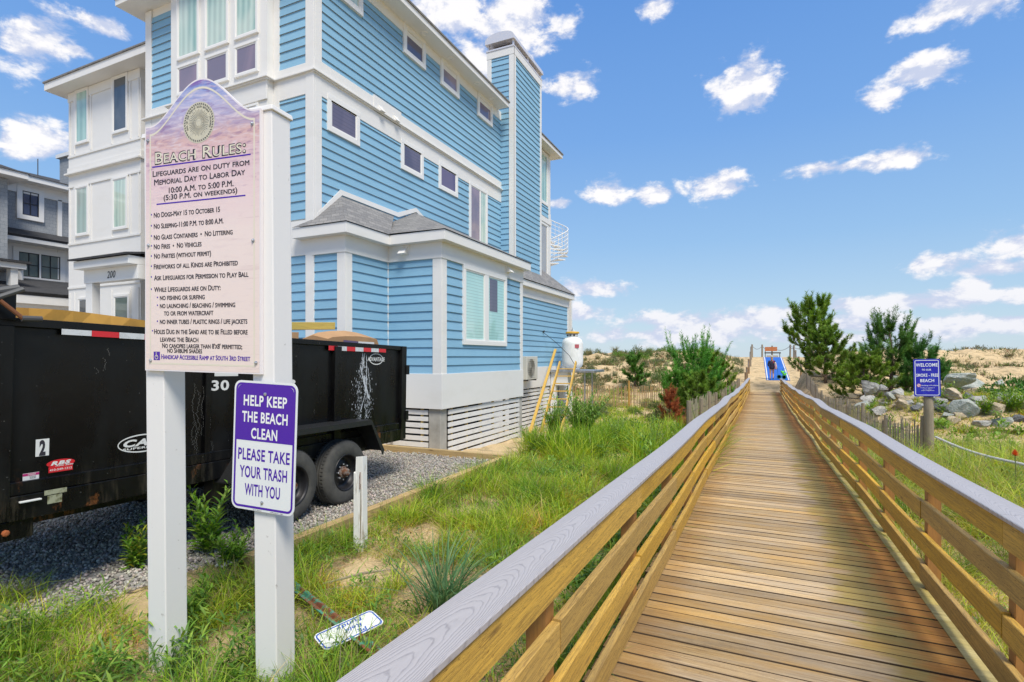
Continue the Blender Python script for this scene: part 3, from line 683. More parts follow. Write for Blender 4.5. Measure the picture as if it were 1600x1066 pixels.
# ---- rear section beyond the chimney
board(Fs, 18.16, 20.18, 2.3, 8.0, H, 'wall_panel', .012)
window(Fs, 18.5, 19.95, 5.95, 8.0, H, [GL_TEAL], panes=[(18.6,19.85)], proud=.06)
siding(Face((XM+.02,0,0),(0,1,0),(1,0,0)), 18.3, 20.0, 5.5, 5.95, H)
board(Fs, 18.16, 20.25, 5.25, 5.45, H, 'belt_board', .08)
window(Fs, 18.5, 19.95, 3.1, 5.25, H, [glassmat('glass_taupe', (.30,.27,.26), (.38,.36,.34))], panes=[(18.6,19.85)], proud=.06)
board(Fs, 20.0, 20.2, 2.3, 8.0, H, 'corner_board', .05)
# ---- main block, street face
siding(Ff, -8.60, XM-.17, 5.62, 7.75, H); siding(Ff, -8.60, XM-.17, 2.65, 5.06, H)
board(Ff, XM-.17, XM+.038, -.34, 7.9, H, 'corner_board', .043)
board(Ff, -8.75, XM-.17, 5.03, 5.43, H, 'belt_board', .034); board(Ff, -8.75, XM-.17, 5.45, 5.62, H, 'belt_board', .041)
board(Ff, -8.75, XM-.17, 7.70, 7.98, H, 'frieze_board', .034)
board(Ff, -8.75, -8.60, 2.6, 7.7, H, 'corner_board', .037)
board(Ff, -12.8, XM-.17, 1.95, 2.62, H, 'belt_board', .033)
siding(Ff, -12.6, XM-.17, -.34, 1.95, H); board(Ff, -12.8, XM-.17, -1.02, -.34, H, 'skirt_board', .036)
siding(Ff, -12.62, -11.68, 5.65, 7.75, H); siding(Ff, -12.62, -11.68, 2.65, 5.06, H)
board(Ff, -12.83, -12.62, -.34, 7.9, H, 'corner_board', .043); board(Ff, -12.62, -11.68, 5.03, 5.43, H, 'belt_board', .034); board(Ff, -12.62, -11.68, 5.45, 5.65, H, 'belt_board', .041)
board(FX(-12.8), YM, YM+.16, -.34, 7.9, H, 'corner_board', .03)
f = MB(); Ff.box(f, -8.75, XM-.002, 0, .088, 5.4235, 5.4565); f.build('drip_ledge', WHITE, H, bevel=.004)
f = MB(); Ff.box(f, -12.9, -11.68, 0, .10, 5.425, 5.455); f.build('drip_ledge', WHITE, H, bevel=.004)
# bay
bay = MB().box((-11.68, 7.50, hz(2.3)), (-8.75, YM, hz(7.98))).build('bay', WHITE, H)
Fb = FY(7.50)
board(Fb, -11.70, -8.73, 5.03, 5.43, bay, 'belt_board', .03)
f = MB(); Fb.box(f, -11.76, -8.66, 0, .10, 5.425, 5.455); Fb.box(f, -11.73, -8.69, 0, .07, 5.40, 5.425); FX(-8.75).box(f, 7.51, 7.60, .004, .09, 5.4251, 5.4549); f.build('drip_ledge', WHITE, bay, bevel=.004)
for (a, b) in ((-11.45,-10.72),(-10.55,-9.82),(-9.65,-8.97)):
    window(Fb, a, b, 6.38, 7.95, bay, GL_GREEN, fw=.05, proud=.04); window(Fb, a, b, 5.62, 6.26, bay, GL_MAUVE, fw=.05, proud=.04)
    window(Fb, a, b, 2.9, 5.0, bay, GL_GREEN, fw=.05, proud=.04)
# ---- lower projecting bays on the side
F1f, F1s, F2f, F2s, F3s = FY(YM), FX(V1c), FY(8.94), FX(V2c), FX(-6.9)
siding(F1f, XM-.0, V1c-.16, -.34, 1.95, H); siding(F1s, YM+.15, 8.94, -.34, 1.95, H)
siding(F2f, V1c+.02, V2c-.17, -.34, 1.95, H); siding(F2s, 9.10, 12.68, -.34, 1.95, H)
siding(F3s, 12.95, 19.93, -.34, 1.95, H)
for (f, a, b) in ((F1f, V1c-.16, V1c+.035), (F1s, YM, YM+.15), (F2f, V2c-.17, V2c+.035), (F2s, 8.94, 9.10), (F2s, 12.68, 12.83), (F3s, 19.93, 20.05)):
    board(f, a, b, -.34, 1.95, H, 'corner_board', .04 if f in (F1f, F2f) else .037)
board(F2f, V1c, V1c+.03, -.34, 1.95, H, 'corner_board', .03)
for (f, a, b, pr) in ((F1f, XM, V1c+.05, .052), (F1s, YM-.0, 8.94, .05), (F2f, V1c+.05, V2c+.05, .052), (F2s, 8.94, 12.84, .05), (F3s, 12.83, 20.1, .05)):
    board(f, a, b, 1.93, 2.30, H, 'frieze_board', pr); board(f, a, b, -1.02, -.33, H, 'skirt_board', pr-.004)
window(F2s, 9.73, 11.83, .26, 1.95, H, [GL_CBLIND, GL_CBLIND], fw=.10, panes=[(9.83,10.68),(10.86,11.73)], proud=.06)
MB().box((V2c+.0312, 10.95, hz(1.05)), (V2c+.0335, 11.35, hz(1.80))).build('blind', GL_PBLIND, H)
for (f, u) in ((F2f, -6.50), (F2s, 11.85), (F1f, -9.9)):
    v = MB(); f.box(v, u-.11, u+.11, .05, .07, 2.05, 2.25)
    v.add([f.P(u-.08,.06,2.22),f.P(u+.08,.06,2.22),f.P(u+.08,.20,2.06),f.P(u-.08,.20,2.06),f.P(u-.08,.06,2.06),f.P(u+.08,.06,2.06)], [(0,1,2,3),(0,3,4),(1,5,2),(3,2,5,4)]); v.build('vent_hood', WHITE, H)
# lower roofs: fascia boards with hipped shingle slopes against the walls
def skirt_roof(poly_out, poly_in, hl, hh, name='roof'):
    """poly_out/poly_in: matching xy points, eave line and wall line"""
    n = len(poly_out); v = [(a, b, hz(hl)) for a, b in poly_out]+[(a, b, hz(h_)) for (a, b), h_ in zip(poly_in, hh)]+[(a, b, hz(hl-.03)) for a, b in poly_out]
    fs = [(i, i+1, n+i+1, n+i) for i in range(n-1)] + [(2*n+i, 2*n+i+1, i+1, i) for i in range(n-1)]
    r = MB().add(v, fs).build(name, ROOFM, H); md = r.modifiers.new('s', 'SOLIDIFY'); md.thickness = .02
    return r
oh = .22
def fasc(x0, x1, y0, y1, h0, h1): MB().box((x0,y0,hz(h0)),(x1,y1,hz(h1))).build('fascia', WHITE, H, bevel=.005)
fasc(-8.05, V1c+oh, YM-oh, 8.94-oh-.002, 2.24, 2.43); fasc(XM, V2c+oh, 8.94-oh, 12.83+.1, 2.243, 2.433); fasc(XM, -6.9+.2, 12.935, 20.3, 2.24, 2.43)
# first hip
a = V1c+oh+.02; y0 = YM-oh-.02; y2 = 8.94-oh-.02; b = V2c+oh+.02
r = MB().add([(-8.05,y0,hz(2.44)),(a,y0,hz(2.44)),(a,y2,hz(2.44)),(XM,YM+.72,hz(3.27)),(XM,10.15,hz(3.27)),(-8.05,YM-.02,hz(2.5)),(XM,YM-.02,hz(2.62))],
    [(0,1,3,6),(1,2,4,3),(0,6,5)]); r.build('roof', ROOFM, H)
r = MB().add([(a,y2,hz(2.442)),(b,y2,hz(2.442)),(b,12.98,hz(2.442)),(XM,10.98,hz(3.55)),(XM,11.0,hz(3.55)),(XM,y2,hz(2.45)),(XM,12.98,hz(2.5)),(a,y2+.001,hz(2.46))],
    [(7,1,3),(1,2,3),(7,3,5),(2,6,3)]); r.build('roof', ROOFM, H)
r = MB().add([(b-.2,12.95,hz(2.442)),(-6.66,12.95,hz(2.442)),(-6.66,20.33,hz(2.442)),(XM,12.95,hz(3.4)),(XM,19.3,hz(3.4)),(-9,20.33,hz(2.442)),(-9,19.3,hz(3.4))],
    [(1,2,4,3),(2,5,6,4)]); r.build('roof', ROOFM, H)
# white flashing boards where the roofs meet the wall
fl = MB(); fl.prism([(XM+.024,YM+.05,hz(2.60)),(XM+.024,YM+.72,hz(3.27)),(XM+.024,10.28,hz(3.27)),(XM+.024,10.98,hz(3.56)),(XM+.024,11.3,hz(3.45)),(XM+.024,11.3,hz(3.53)),(XM+.024,10.98,hz(3.66)),(XM+.024,10.25,hz(3.37)),(XM+.024,YM+.68,hz(3.37)),(XM+.024,YM+.05,hz(2.74))], (.02,0,0))
fl.build('flashing_board', WHITE, H)
# ---- open lattice skirt, battens, piers
PINE = wood('yellow_batten', (.58,.42,.14), (.50,.36,.12), 'Z', dark=(.25,.17,.07), rough=.7)[0]
def lattice(f, u0, u1, h0, parent, bat=.62):
    mb = MB(); h = -1.06
    while h > h0-.2:
        cuts = [u0]; 
        while cuts[-1] < u1: cuts.append(min(u1, cuts[-1]+random.uniform(1.2, 2.4)))
        for a, b in zip(cuts[:-1], cuts[1:]): f.box(mb, a, b-.004, -.02, .0, h-.088+random.uniform(-.004,.004), h+random.uniform(-.003,.003))
        h -= .128
    mb.build('lattice_panel', WHITE_WOODC, parent)
    mb = MB(); u = u0+.15
    while u < u1: f.box(mb, u, u+.045, -.075, -.022, h0-.3, -1.03); u += bat
    mb.build('lattice_battens', PINE, parent)
WHITE_WOODC = mat('white_painted_slats', (.76,.76,.76), .55, var=((6,6,20), (.64,.63,.6), .5, .75))
lattice(F2s, 9.22, 12.70, -2.1, H); lattice(F3s, 12.95, 20.0, -2.45, H); lattice(F2f, V1c-.6, V2c-.30, -1.85, H); lattice(F1f, -12.7, V1c, -1.85, H); lattice(F1s, YM, 8.9, -1.9, H)
for (x, y) in ((V2c-.29, 8.95), (V2c-.27, 12.62), (V1c-.3, YM+.01), (-7.2, 19.7)):
    MB().box((x, y, gz(x, y)-.3), (x+.27, y+.24, hz(-1.021))).build('pier', CONC, H, bevel=.01)
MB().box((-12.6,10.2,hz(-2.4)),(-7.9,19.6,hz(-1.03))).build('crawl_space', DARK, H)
# ---- white board-and-batten entry wing
Fw = FY(9.0)
# battens and rails
for u in (-18.72,-18.48,-17.63,-16.62,-15.75,-15.38):
    for (h0, h1) in ((6.0,7.62),(3.38,5.05),(-1.0,1.9)): board(Fw, u-.025, u+.025, h0, h1, H, 'batten', .022)
for h in (7.62, 5.95, 5.05, 3.35, 2.05): board(Fw, -18.8, -15.3, h-.03, h+.03+(.2 if h > 7 else 0), H, 'rail_trim', .027)
board(Fw, -18.8, -15.28, 5.45, 5.62, H, 'belt_board', .04); board(Fw, -18.86, -15.24, 5.40, 5.45, H, 'drip_ledge', .10)
board(FX(-15.3), 8.98, 12, 5.40, 5.62, H, 'belt_board', .05)
for (a, b, g1, g2) in ((-18.40,-17.72,GL_TEAL,GL_GREEN),(-16.55,-15.84,GL_MAUVE,GL_GREEN)):
    window(Fw, a, b, 6.25, 7.85, H, g1 if a < -17 else GL_GREY, fw=.06, proud=.05); window(Fw, a, b, 3.55, 5.02, H, GL_GREEN if a > -17 else glassmat('glass_rose_curtain', (.40,.34,.33), (.34,.45,.42), vert=25), fw=.06, proud=.05)
window(Fw, -18.25, -17.55, -.6, 1.75, H, GL_GREY, fw=.06, proud=.05); window(Fw, -16.5, -15.75, -.9, 1.75, H, GL_DKGREEN, fw=.07, proud=.05)
eave(H, -18.8, -13.2, 9.0, 18, 8.1, oh=.42, th=.24, ridge=.18)
# porch
pc = MB(); pc.box((-15.15, 7.35, hz(2.12)), (-12.95, 9.0, hz(2.31))); porch = pc.build('porch_roof', WHITE, H, bevel=.01)
MB().add([(-15.25,7.27,hz(2.315)),(-12.9,7.27,hz(2.315)),(-12.9,9.0,hz(2.6)),(-15.25,9.0,hz(2.6)),(-15.25,7.27,hz(2.36)),(-12.9,7.27,hz(2.36)),(-12.9,9.0,hz(2.65)),(-15.25,9.0,hz(2.65))],[(0,3,2,1),(4,5,6,7),(0,1,5,4),(1,2,6,5),(2,3,7,6),(3,0,4,7)]).build('metal_roofing', DROOF, porch)
MB().box((-15.1,7.55,hz(1.80)),(-12.95,7.75,hz(2.12))).build('beam', WHITE, porch, bevel=.006)
q = MB(); PB_ = Plane((-14.13, 7.547, hz(1.96)), (1,0,0), (0,0,1), (0,-1,0)); PB_.text(q, '200', 0, .33, 0, .17, bold=.01, shear=.2); q.build('house_number', BLACK, porch)
MB().box((-15.05,7.56,hz(-1.6)),(-14.78,7.74,hz(1.80))).build('porch_post', WHITE, porch, bevel=.008)
MB().box((-15.3,7.4,hz(-1.9)),(-12.9,9.0,hz(-1.3))).build('porch_floor', CONC, porch)
lt = MB().box((-17.42,8.9,hz(.95)),(-17.28,9.0,hz(1.3))); lt.build('wall_lantern', BLACK, H)
# small grey boxes on the walls
MB().box((-8.45, YM-.06, hz(1.55)), (-8.33, YM-.02, hz(1.78))).build('utility_box', FRAMEW, H)
# spiral staircase at the rear deck
C = Vector((-8.1, 21.2, 0))
st = MB().tube([(C.x,C.y,hz(2.9)),(C.x,C.y,hz(6.0))], .05, 12).build('spiral_staircase', WHITE2, H)
for k in range(13):
    a = R(-150+k*27); h = 3.25+k*.185; rr = .78
    p0 = (C.x, C.y); p1 = (C.x+rr*math.cos(a), C.y+rr*math.sin(a)); p2 = (C.x+rr*math.cos(a+R(29)), C.y+rr*math.sin(a+R(29)))
    MB().prism([(p0[0],p0[1],hz(h)),(p1[0],p1[1],hz(h)),(p2[0],p2[1],hz(h))], (0,0,.04)).build('tread', WHITE2, st)
rl = MB()
for j in range(6):
    rl.tube([(C.x+.78*math.cos(R(-150+k*27*.5)), C.y+.78*math.sin(R(-150+k*27*.5)), hz(3.35+k*.0925+j*.17)) for k in range(27)], .011 if j < 5 else .02, 5)
for k in range(27):
    a = R(-150+k*13.5); x, y = C.x+.78*math.cos(a), C.y+.78*math.sin(a); rl.tube([(x,y,hz(3.27+k*.0925)),(x,y,hz(4.2+k*.0925))], .010, 5)
rl.build('stair_railing', WHITE2, st)
MB().box((-12.5,20.2,hz(2.55)),(-7.4,22.2,hz(2.75))).build('rear_deck', WHITE2, H)
for x in (-12.4,-7.55): MB().box((x,22.0,hz(-2.5)),(x+.14,22.14,hz(2.55))).build('deck_post', WHITE2, H)

# ---------------------------------------------------------------- grey shingled neighbour
GH = thing('shingled_house', 'grey shingled house with black-framed windows and dark roof beyond the white wing', 'house', (-30, 12, hz(-1.9)))
XG = -26.0; Fg = FX(XG)
MB().box((-40, 8, hz(-1.9)), (XG, 22, hz(6.7))).build('wall', GSHING, GH); MB().box((-38, 3.5, hz(-1.9)), (-24.6, 9.9, hz(6.4))).build('wall', GSHING, GH)
def froof(x0, x1, y0, y1, h, rise, roofm=DROOF, th=.2):
    MB().box((x0,y0,hz(h-th)),(x1,y1,hz(h))).build('fascia', WHITE, GH, bevel=.01)
    w = min(x1-x0, y1-y0)/2
    if y1-y0 > x1-x0: A, B = ((x0+x1)/2, y0+w), ((x0+x1)/2, y1-w)
    else: A, B = (x0+w, (y0+y1)/2), (x1-w, (y0+y1)/2)
    v = [(x0-.04,y0-.04,hz(h)),(x1+.04,y0-.04,hz(h)),(x1+.04,y1+.04,hz(h)),(x0-.04,y1+.04,hz(h)),(*A,hz(h+rise)),(*B,hz(h+rise))]
    MB().add(v, [(0,1,5,4),(1,2,5),(2,3,4,5),(3,0,4)] if not (y1-y0 > x1-x0) else [(0,1,4),(1,2,5,4),(2,3,5),(3,0,4,5)]).build('roof', roofm, GH)
froof(-40.5, XG+.55, 7.6, 22.5, 6.95, 2.2); froof(-38.5, -24.1, 3, 10.3, 6.62, 1.6)
board(Fg, 9.9, 22, 6.35, 6.75, GH, 'frieze_board', .05)
window(Fg, 10.72, 11.58, 5.35, 6.62, GH, GL_NAVY, fw=.17, muntin=(2,2), sashm=FRAMEB, proud=.08)
window(Fg, 10.60, 12.30, 2.95, 4.25, GH, GL_DKGREEN, fw=.18, panes=[(10.78,11.42),(11.48,12.12)], muntin=(2,2), sashm=FRAMEB, proud=.08)
board(FX(XG), 12.05, 12.2, 3, 6.4, GH, 'corner_board', .05); board(FX(XG), 9.92, 14, 2.6, 4.42, GH, 'wall_panel', .03)
pr = MB(); pr.add([(XG,9.9,hz(4.72)),(XG+.75,9.9,hz(4.52)),(XG+.75,14,hz(4.52)),(XG,14,hz(4.72)),(XG,9.9,hz(4.95)),(XG+.8,9.86,hz(4.60)),(XG+.8,14,hz(4.60)),(XG,14,hz(4.95))],[(0,3,2,1),(4,5,6,7),(0,1,5,4),(1,2,6,5),(2,3,7,6),(3,0,4,7)]); pr.build('roof', DROOF, GH)
MB().box((XG,9.9,hz(4.36)),(XG+.74,14,hz(4.52))).build('fascia', WHITE, GH, bevel=.01)
pr = MB(); pr.add([(XG,5,hz(3.0)),(XG+3.6,5,hz(2.1)),(XG+3.6,16,hz(2.1)),(XG,16,hz(3.0)),(XG,5,hz(3.05)),(XG+3.65,4.95,hz(2.2)),(XG+3.65,16,hz(2.2)),(XG,16,hz(3.1))],[(0,3,2,1),(4,5,6,7),(0,1,5,4),(1,2,6,5),(2,3,7,6),(3,0,4,7)]); pr.build('roof', DROOF, GH)
MB().box((XG+.05,5,hz(1.8)),(XG+3.58,16,hz(2.09))).build('fascia', WHITE, GH, bevel=.01); MB().box((XG,5,hz(-1.9)),(XG+3.4,16,hz(1.8))).build('wall', WHITE, GH)
MB().box((-24.6,6,hz(3.05)),(-23.3,9.9,hz(3.25))).build('porch_roof', WHITE, GH, bevel=.01); MB().box((-24.6,5.9,hz(3.25)),(-23.2,10.0,hz(3.33))).build('roof', DROOF, GH); MB().box((-23.7,9.5,hz(2.2)),(-23.4,9.7,hz(3.05))).build('porch_post', WHITE, GH)
c_ = MB().box((-27.0, 12.6, hz(6.9)), (-26.0, 13.9, hz(8.4))).build('chimney', GSHING, GH); MB().box((-27.1,12.5,hz(8.4)),(-25.9,14,hz(8.55))).add([(-27.1,12.5,hz(8.55)),(-25.9,12.5,hz(8.55)),(-25.9,14,hz(8.55)),(-27.1,14,hz(8.55)),(-26.5,13.25,hz(9.0))],[(0,1,4),(1,2,4),(2,3,4),(3,0,4)]).build('chimney_cap', WHITE, c_)
MB().tube([(-25.4,10.6,hz(2.6)),(-25.4,10.6,hz(3.3)),(-25.15,10.6,hz(3.4))], .09, 10).build('vent_pipe', WHITE, GH)
MB().tube([(-28.5,12.5,hz(7.5)),(-28.5,12.5,hz(8.6))], .02, 6).build('antenna', GREYMETAL, GH)
# ---------------------------------------------------------------- lettering
def vinyl(name, c, rough=.35): return mat(name, c, rough)
PURPLE = vinyl('purple_vinyl', (.065,.008,.36), .25); CREAM = vinyl('cream_ink', (.72,.68,.56)); PINK_RIM = vinyl('pale_rim', (.78,.74,.76))
SIGNW = mat('sign_white', (.76,.79,.80), .3)

# ---------------------------------------------------------------- beach rules sign, its own frame: x along the board, y into it
bx_, by_ = -3.451, 2.058; SR = R(6.0)
S = thing('beach_rules_sign', 'tall pink and blue beach rules sign with arched top on two white posts', 'sign', (bx_, by_, hz(-1.98)), SR)
z0 = 1.98                                             # eye height above the sign's foot
def sz(h): return h+z0
for (xb, xt, top) in ((.0, -.045, 1.36), (.842, .800, 1.395)):
    w = .152
    MB().hexa([(xb,.022,-.4),(xb+w,.022,-.4),(xb+w,.17,-.4),(xb,.17,-.4),(xt,.022,sz(top)),(xt+w,.022,sz(top)),(xt+w,.17,sz(top)),(xt,.17,sz(top))]).build('post', WHITE2, S, bevel=.006, local=True)
    MB().hexa([(xt-.012,.012,sz(top)),(xt+w+.012,.012,sz(top)),(xt+w+.012,.182,sz(top)),(xt-.012,.182,sz(top)),(xt-.008,.016,sz(top+.03)),(xt+w+.008,.016,sz(top+.03)),(xt+w+.008,.178,sz(top+.03)),(xt-.008,.178,sz(top+.03))]).build('post_cap', WHITE2, S, bevel=.004, local=True)
# the board: outline with shoulders and an arch; roll of one degree
PW, PH = .897, 1.5
def outline(ins=0.):
    pts = [(ins, ins), (PW-ins, ins)]
    n = 40
    for i in range(n+1):
        x = PW-ins-(PW-2*ins)*i/n; d_ = abs(x-PW/2)/(PW/2)
        bumpv = .235*(.5+.5*math.cos(math.pi*min(1, d_/.88)))**.85
        pts.append((x, PH-ins*1.15+bumpv-ins*.1))
    return pts
roll = R(-1.0)
P1 = Plane((0, -.002, sz(-.082)), (math.cos(roll),0,math.sin(roll)), (-math.sin(roll)*.0,0,1), (0,-1,0))
bd = MB(); bd.prism([P1.P(x, y, 0) for x, y in outline()], (0, .022, 0))
boardo = bd.build('board', PINK_RIM, S, local=True)
m, t, p = newmat('printed_surf_photo'); v = coords(t); spx = nd(t, 'ShaderNodeSeparateXYZ', {0: nd(t, 'ShaderNodeTexCoord').outputs['Object']})
zz_ = mt(t, 'SUBTRACT', spx.outputs[2], sz(-.082)); wv = noise(t, coords(t, (4,1,16), rot=(0,R(12),0)), 1, 8, .65, 1.4); wv2 = noise(t, coords(t, (9,1,42)), 1, 6, .6, .6)
hgt = mt(t, 'ADD', zz_, mt(t, 'MULTIPLY', mt(t, 'SUBTRACT', wv, .5), .30))
cr = t.nodes.new('ShaderNodeValToRGB'); t.links.new(mt(t, 'DIVIDE', hgt, 1.8), cr.inputs[0]); ee = cr.color_ramp.elements
ee[0].position = 0; ee[0].color = (.80,.68,.63,1); ee[1].position = 1; ee[1].color = (.13,.20,.50,1)
for ps, cl in ((.45,(.80,.68,.65)),(.58,(.77,.61,.62)),(.70,(.70,.51,.55)),(.76,(.66,.44,.42)),(.82,(.42,.35,.52)),(.88,(.46,.46,.68)),(.93,(.22,.30,.62)),(.96,(.24,.12,.40))):
    q = ee.new(ps); q.color = c4(cl)
strength = ramp(t, zz_, .95, 1.35, .12, 1)
foam = mt(t, 'MULTIPLY', ramp(t, wv2, .50, .68), strength)
dk_ = mt(t, 'MULTIPLY', ramp(t, wv2, .46, .34), mt(t, 'MULTIPLY', strength, .55))
c = mix(t, mt(t, 'MULTIPLY', foam, .75), cr.outputs[0], (.74,.66,.72)); c = mix(t, dk_, c, (.22,.10,.28))
c = mix(t, ramp(t, noise(t, coords(t,(2,1,30)),1,5), .6, .68, 0, .2), c, (.45,.3,.33))
t.links.new(c, p.inputs['Base Color']); p.inputs['Roughness'].default_value = .3
o_ = outline(.008); q = MB(); q.add([P1.P(x, y, .0006) for x, y in o_], [tuple(range(len(o_)))]); q.build('printed_face', m, boardo, local=True)
q = MB(); P1.ring(q, outline(.040), outline(.050), .0012); q.build('border_line', CREAM, boardo, local=True)
def sxy(cx_, cy_):
    """position on the board from the measured position in the enlarged photograph of the sign"""
    pf = (cx_-60)/401; s_ = pf*3.32/(3.03+pf*.29); f = (cx_-60)/400; bot = 1015+15*f; top = 180-83*f
    return s_*PW, (bot-cy_)/(bot-top)*PH
def line(mb, body, xa, xb, yc, capc, **k):
    xm = (xa+xb)/2; a = sxy(xa, yc)[0]; b = sxy(xb, yc)[0]; yv = sxy(xm, yc)[1]
    if k.get('bold') == 0.:        # heavier stroke: the printed line laid down four times, a hair apart
        for i_, (dx_, dy_) in enumerate(((-.0010,-.0007),(.0010,.0007),(-.0010,.0007),(.0010,-.0007))): P1.text(mb, body, a+dx_, b+dx_, yv+dy_, capc/870*PH, d=.001+.0002*i_, **k)
    else: P1.text(mb, body, a, b, yv, capc/870*PH, **k)
q = MB(); line(q, 'Beach Rules:', 94, 411, 258, 43, bold=.05, small=.78, d=.0012); q.build('heading_outline', INK, boardo, local=True)
q = MB(); line(q, 'Beach Rules:', 96, 409, 258, 41, bold=.004, small=.78, d=.0018); q.build('heading', CREAM, boardo, local=True)
q = MB()
for (b_, xa, xb, yc, cp) in (('Lifeguards are on duty from', 87, 422, 313, 21), ('Memorial Day to Labor Day', 92, 407, 345, 21), ('10:00 A.M. to 5:00 P.M.', 143, 367, 378, 20), ('(5:30 P.M. on weekends)', 125, 380, 403, 19)):
    line(q, b_, xa, xb, yc, cp, small=.8, bold=0.)
for (b_, xa, xb, yc) in (('No Dogs-May 15 to October 15',91,320,468),('No Sleeping-11:00 P.M. to 8:00 A.M.',91,332,507),('No Glass Containers  \u2022  No Littering',91,364,545),('No Fires  \u2022  No Vehicles',91,256,583),
    ('No Parties (without permit)',92,289,615),('Fireworks of all Kinds are Prohibited',91,382,649),('Ask Lifeguards for Permission to Play Ball',92,419,688),('While Lifeguards are on Duty:',92,322,732),
    ('no fishing or surfing',112,267,762),('no launching / beaching / swimming',112,373,789),('to or from watercraft',126,297,816),('no inner tubes / plastic rings / life jackets',112,415,845),
    ('Holes Dug in the Sand are to be Filled before',92,416,881),('leaving the Beach',113,245,908),("No canopies larger than 8'x8' permitted;",120,397,931),('no Shibumi shades',138,258,947)):
    line(q, b_, xa, xb, yc, 18 if yc < 925 else 17, small=.84, bold=0.)
q.build('lettering', INK, boardo, local=True)
q = MB(); line(q, 'Handicap Accessible Ramp at South 3rd Street', 117, 425, 971, 17, small=.84, bold=0.)
for (xx, yy_) in ((82,480),(82,518),(82,553),(82,587),(82,622),(82,657),(82,694),(82,736),(103,764),(103,791),(103,846),(86,879)):
    a = sxy(xx, yy_); P1.disc(q, a[0], a[1], .0052, .0012, 12)
for (xa, ya, xb, yb) in ((85,317,427,265),(100,444,409,408)):
    a, b = sxy(xa, ya), sxy(xb, yb); q.add([P1.P(a[0], a[1]-.004, .0012), P1.P(b[0], a[1]-.004, .0012), P1.P(b[0], a[1]+.004, .0012), P1.P(a[0], a[1]+.004, .0012)], [(0,1,2,3)])
a, b = sxy(90, 980), sxy(112, 951); q.add([P1.P(a[0], a[1], .0010), P1.P(b[0], a[1], .0010), P1.P(b[0], b[1], .0010), P1.P(a[0], b[1], .0010)], [(0,1,2,3)])
q.build('purple_lettering', PURPLE, boardo, local=True)
wc = ((a[0]+b[0])/2, (a[1]+b[1])/2); q = MB(); P1.disc(q, wc[0]-.004, wc[1]+.018, .004, .0016, 10)
P1.ring(q, [(wc[0]-.002+.014*math.cos(R(g)), wc[1]-.007+.014*math.sin(R(g))) for g in range(0,360,20)], [(wc[0]-.002+.0105*math.cos(R(g)), wc[1]-.007+.0105*math.sin(R(g))) for g in range(0,360,20)], .0016)
for (x_, y_, u_, v_) in ((-.006,-.004,-.002,.013),(-.004,-.003,.011,.0),(.008,-.016,.0115,.0)): q.add([P1.P(wc[0]+x_, wc[1]+y_, .0018), P1.P(wc[0]+u_, wc[1]+y_, .0018), P1.P(wc[0]+u_, wc[1]+v_, .0018), P1.P(wc[0]+x_, wc[1]+v_, .0018)], [(0,1,2,3)])
q.build('wheelchair_symbol', CREAM, boardo, local=True)
# town seal
sc_ = (.438, 1.475); sr = .122
q = MB(); P1.disc(q, *sc_, sr, .0012, 48); q.build('seal', mat('seal_cream', (.60,.57,.44), .4, var=((30,30,30), (.46,.45,.38), .45, .7)), boardo, local=True)
q = MB()
for k in range(44):
    a0, a1 = 2*math.pi*k/44, 2*math.pi*(k+.55)/44
    q.add([P1.P(sc_[0]+r_*math.cos(g), sc_[1]+r_*math.sin(g), .0018) for r_, g in ((.104,a0),(.114,a0+.05),(.114,a1+.05),(.104,a1))], [(0,1,2,3)])
for k in range(40):
    g = 2*math.pi*k/40; r1_, r2_ = (.022, .074) if k % 2 else (.035, .080); w_ = .0011
    cx_, cy_ = math.cos(g), math.sin(g); q.add([P1.P(sc_[0]+r_*cx_-s_*cy_*w_, sc_[1]+r_*cy_+s_*cx_*w_, .0018) for r_, s_ in ((r1_,-1),(r2_,-1),(r2_,1),(r1_,1))], [(0,1,2,3)])
def around(mb, body, r_, a0, a1, cap, d=.0018):
    n = len(body)
    for i, chh in enumerate(body):
        if chh == ' ': continue
        g = R(a0+(a1-a0)*(i+.5)/n); v_, f_ = glyphs(chh, .02); w_ = max(x for x, _ in v_)/2
        mb.add([P1.P(sc_[0]+(r_+y*cap-cap/2)*math.cos(g)+((x-w_)*cap)*math.sin(g), sc_[1]+(r_+y*cap-cap/2)*math.sin(g)-((x-w_)*cap)*math.cos(g), d) for x, y in v_], f_)
around(q, 'SEAL OF THE TOWN OF SOUTH BETHANY \u2022 DELAWARE', .093, 205, -25, .0115)
q.build('seal_drawing', mat('seal_grey_ink', (.10,.10,.09), .5), boardo, local=True)
# bolts with square washers
for (cx_, cy_) in ((71,227),(433,153),(73,586),(436,562),(80,981),(446,990)):
    a = sxy(cx_, cy_); c_ = P1.P(a[0], a[1], 0)
    MB().lathe(c_, (0,-1,0), [(.011,.0008),(.011,.004),(.006,.0045),(.006,.010),(.003,.012)], 10).build('bolt', STEEL, S, local=True)

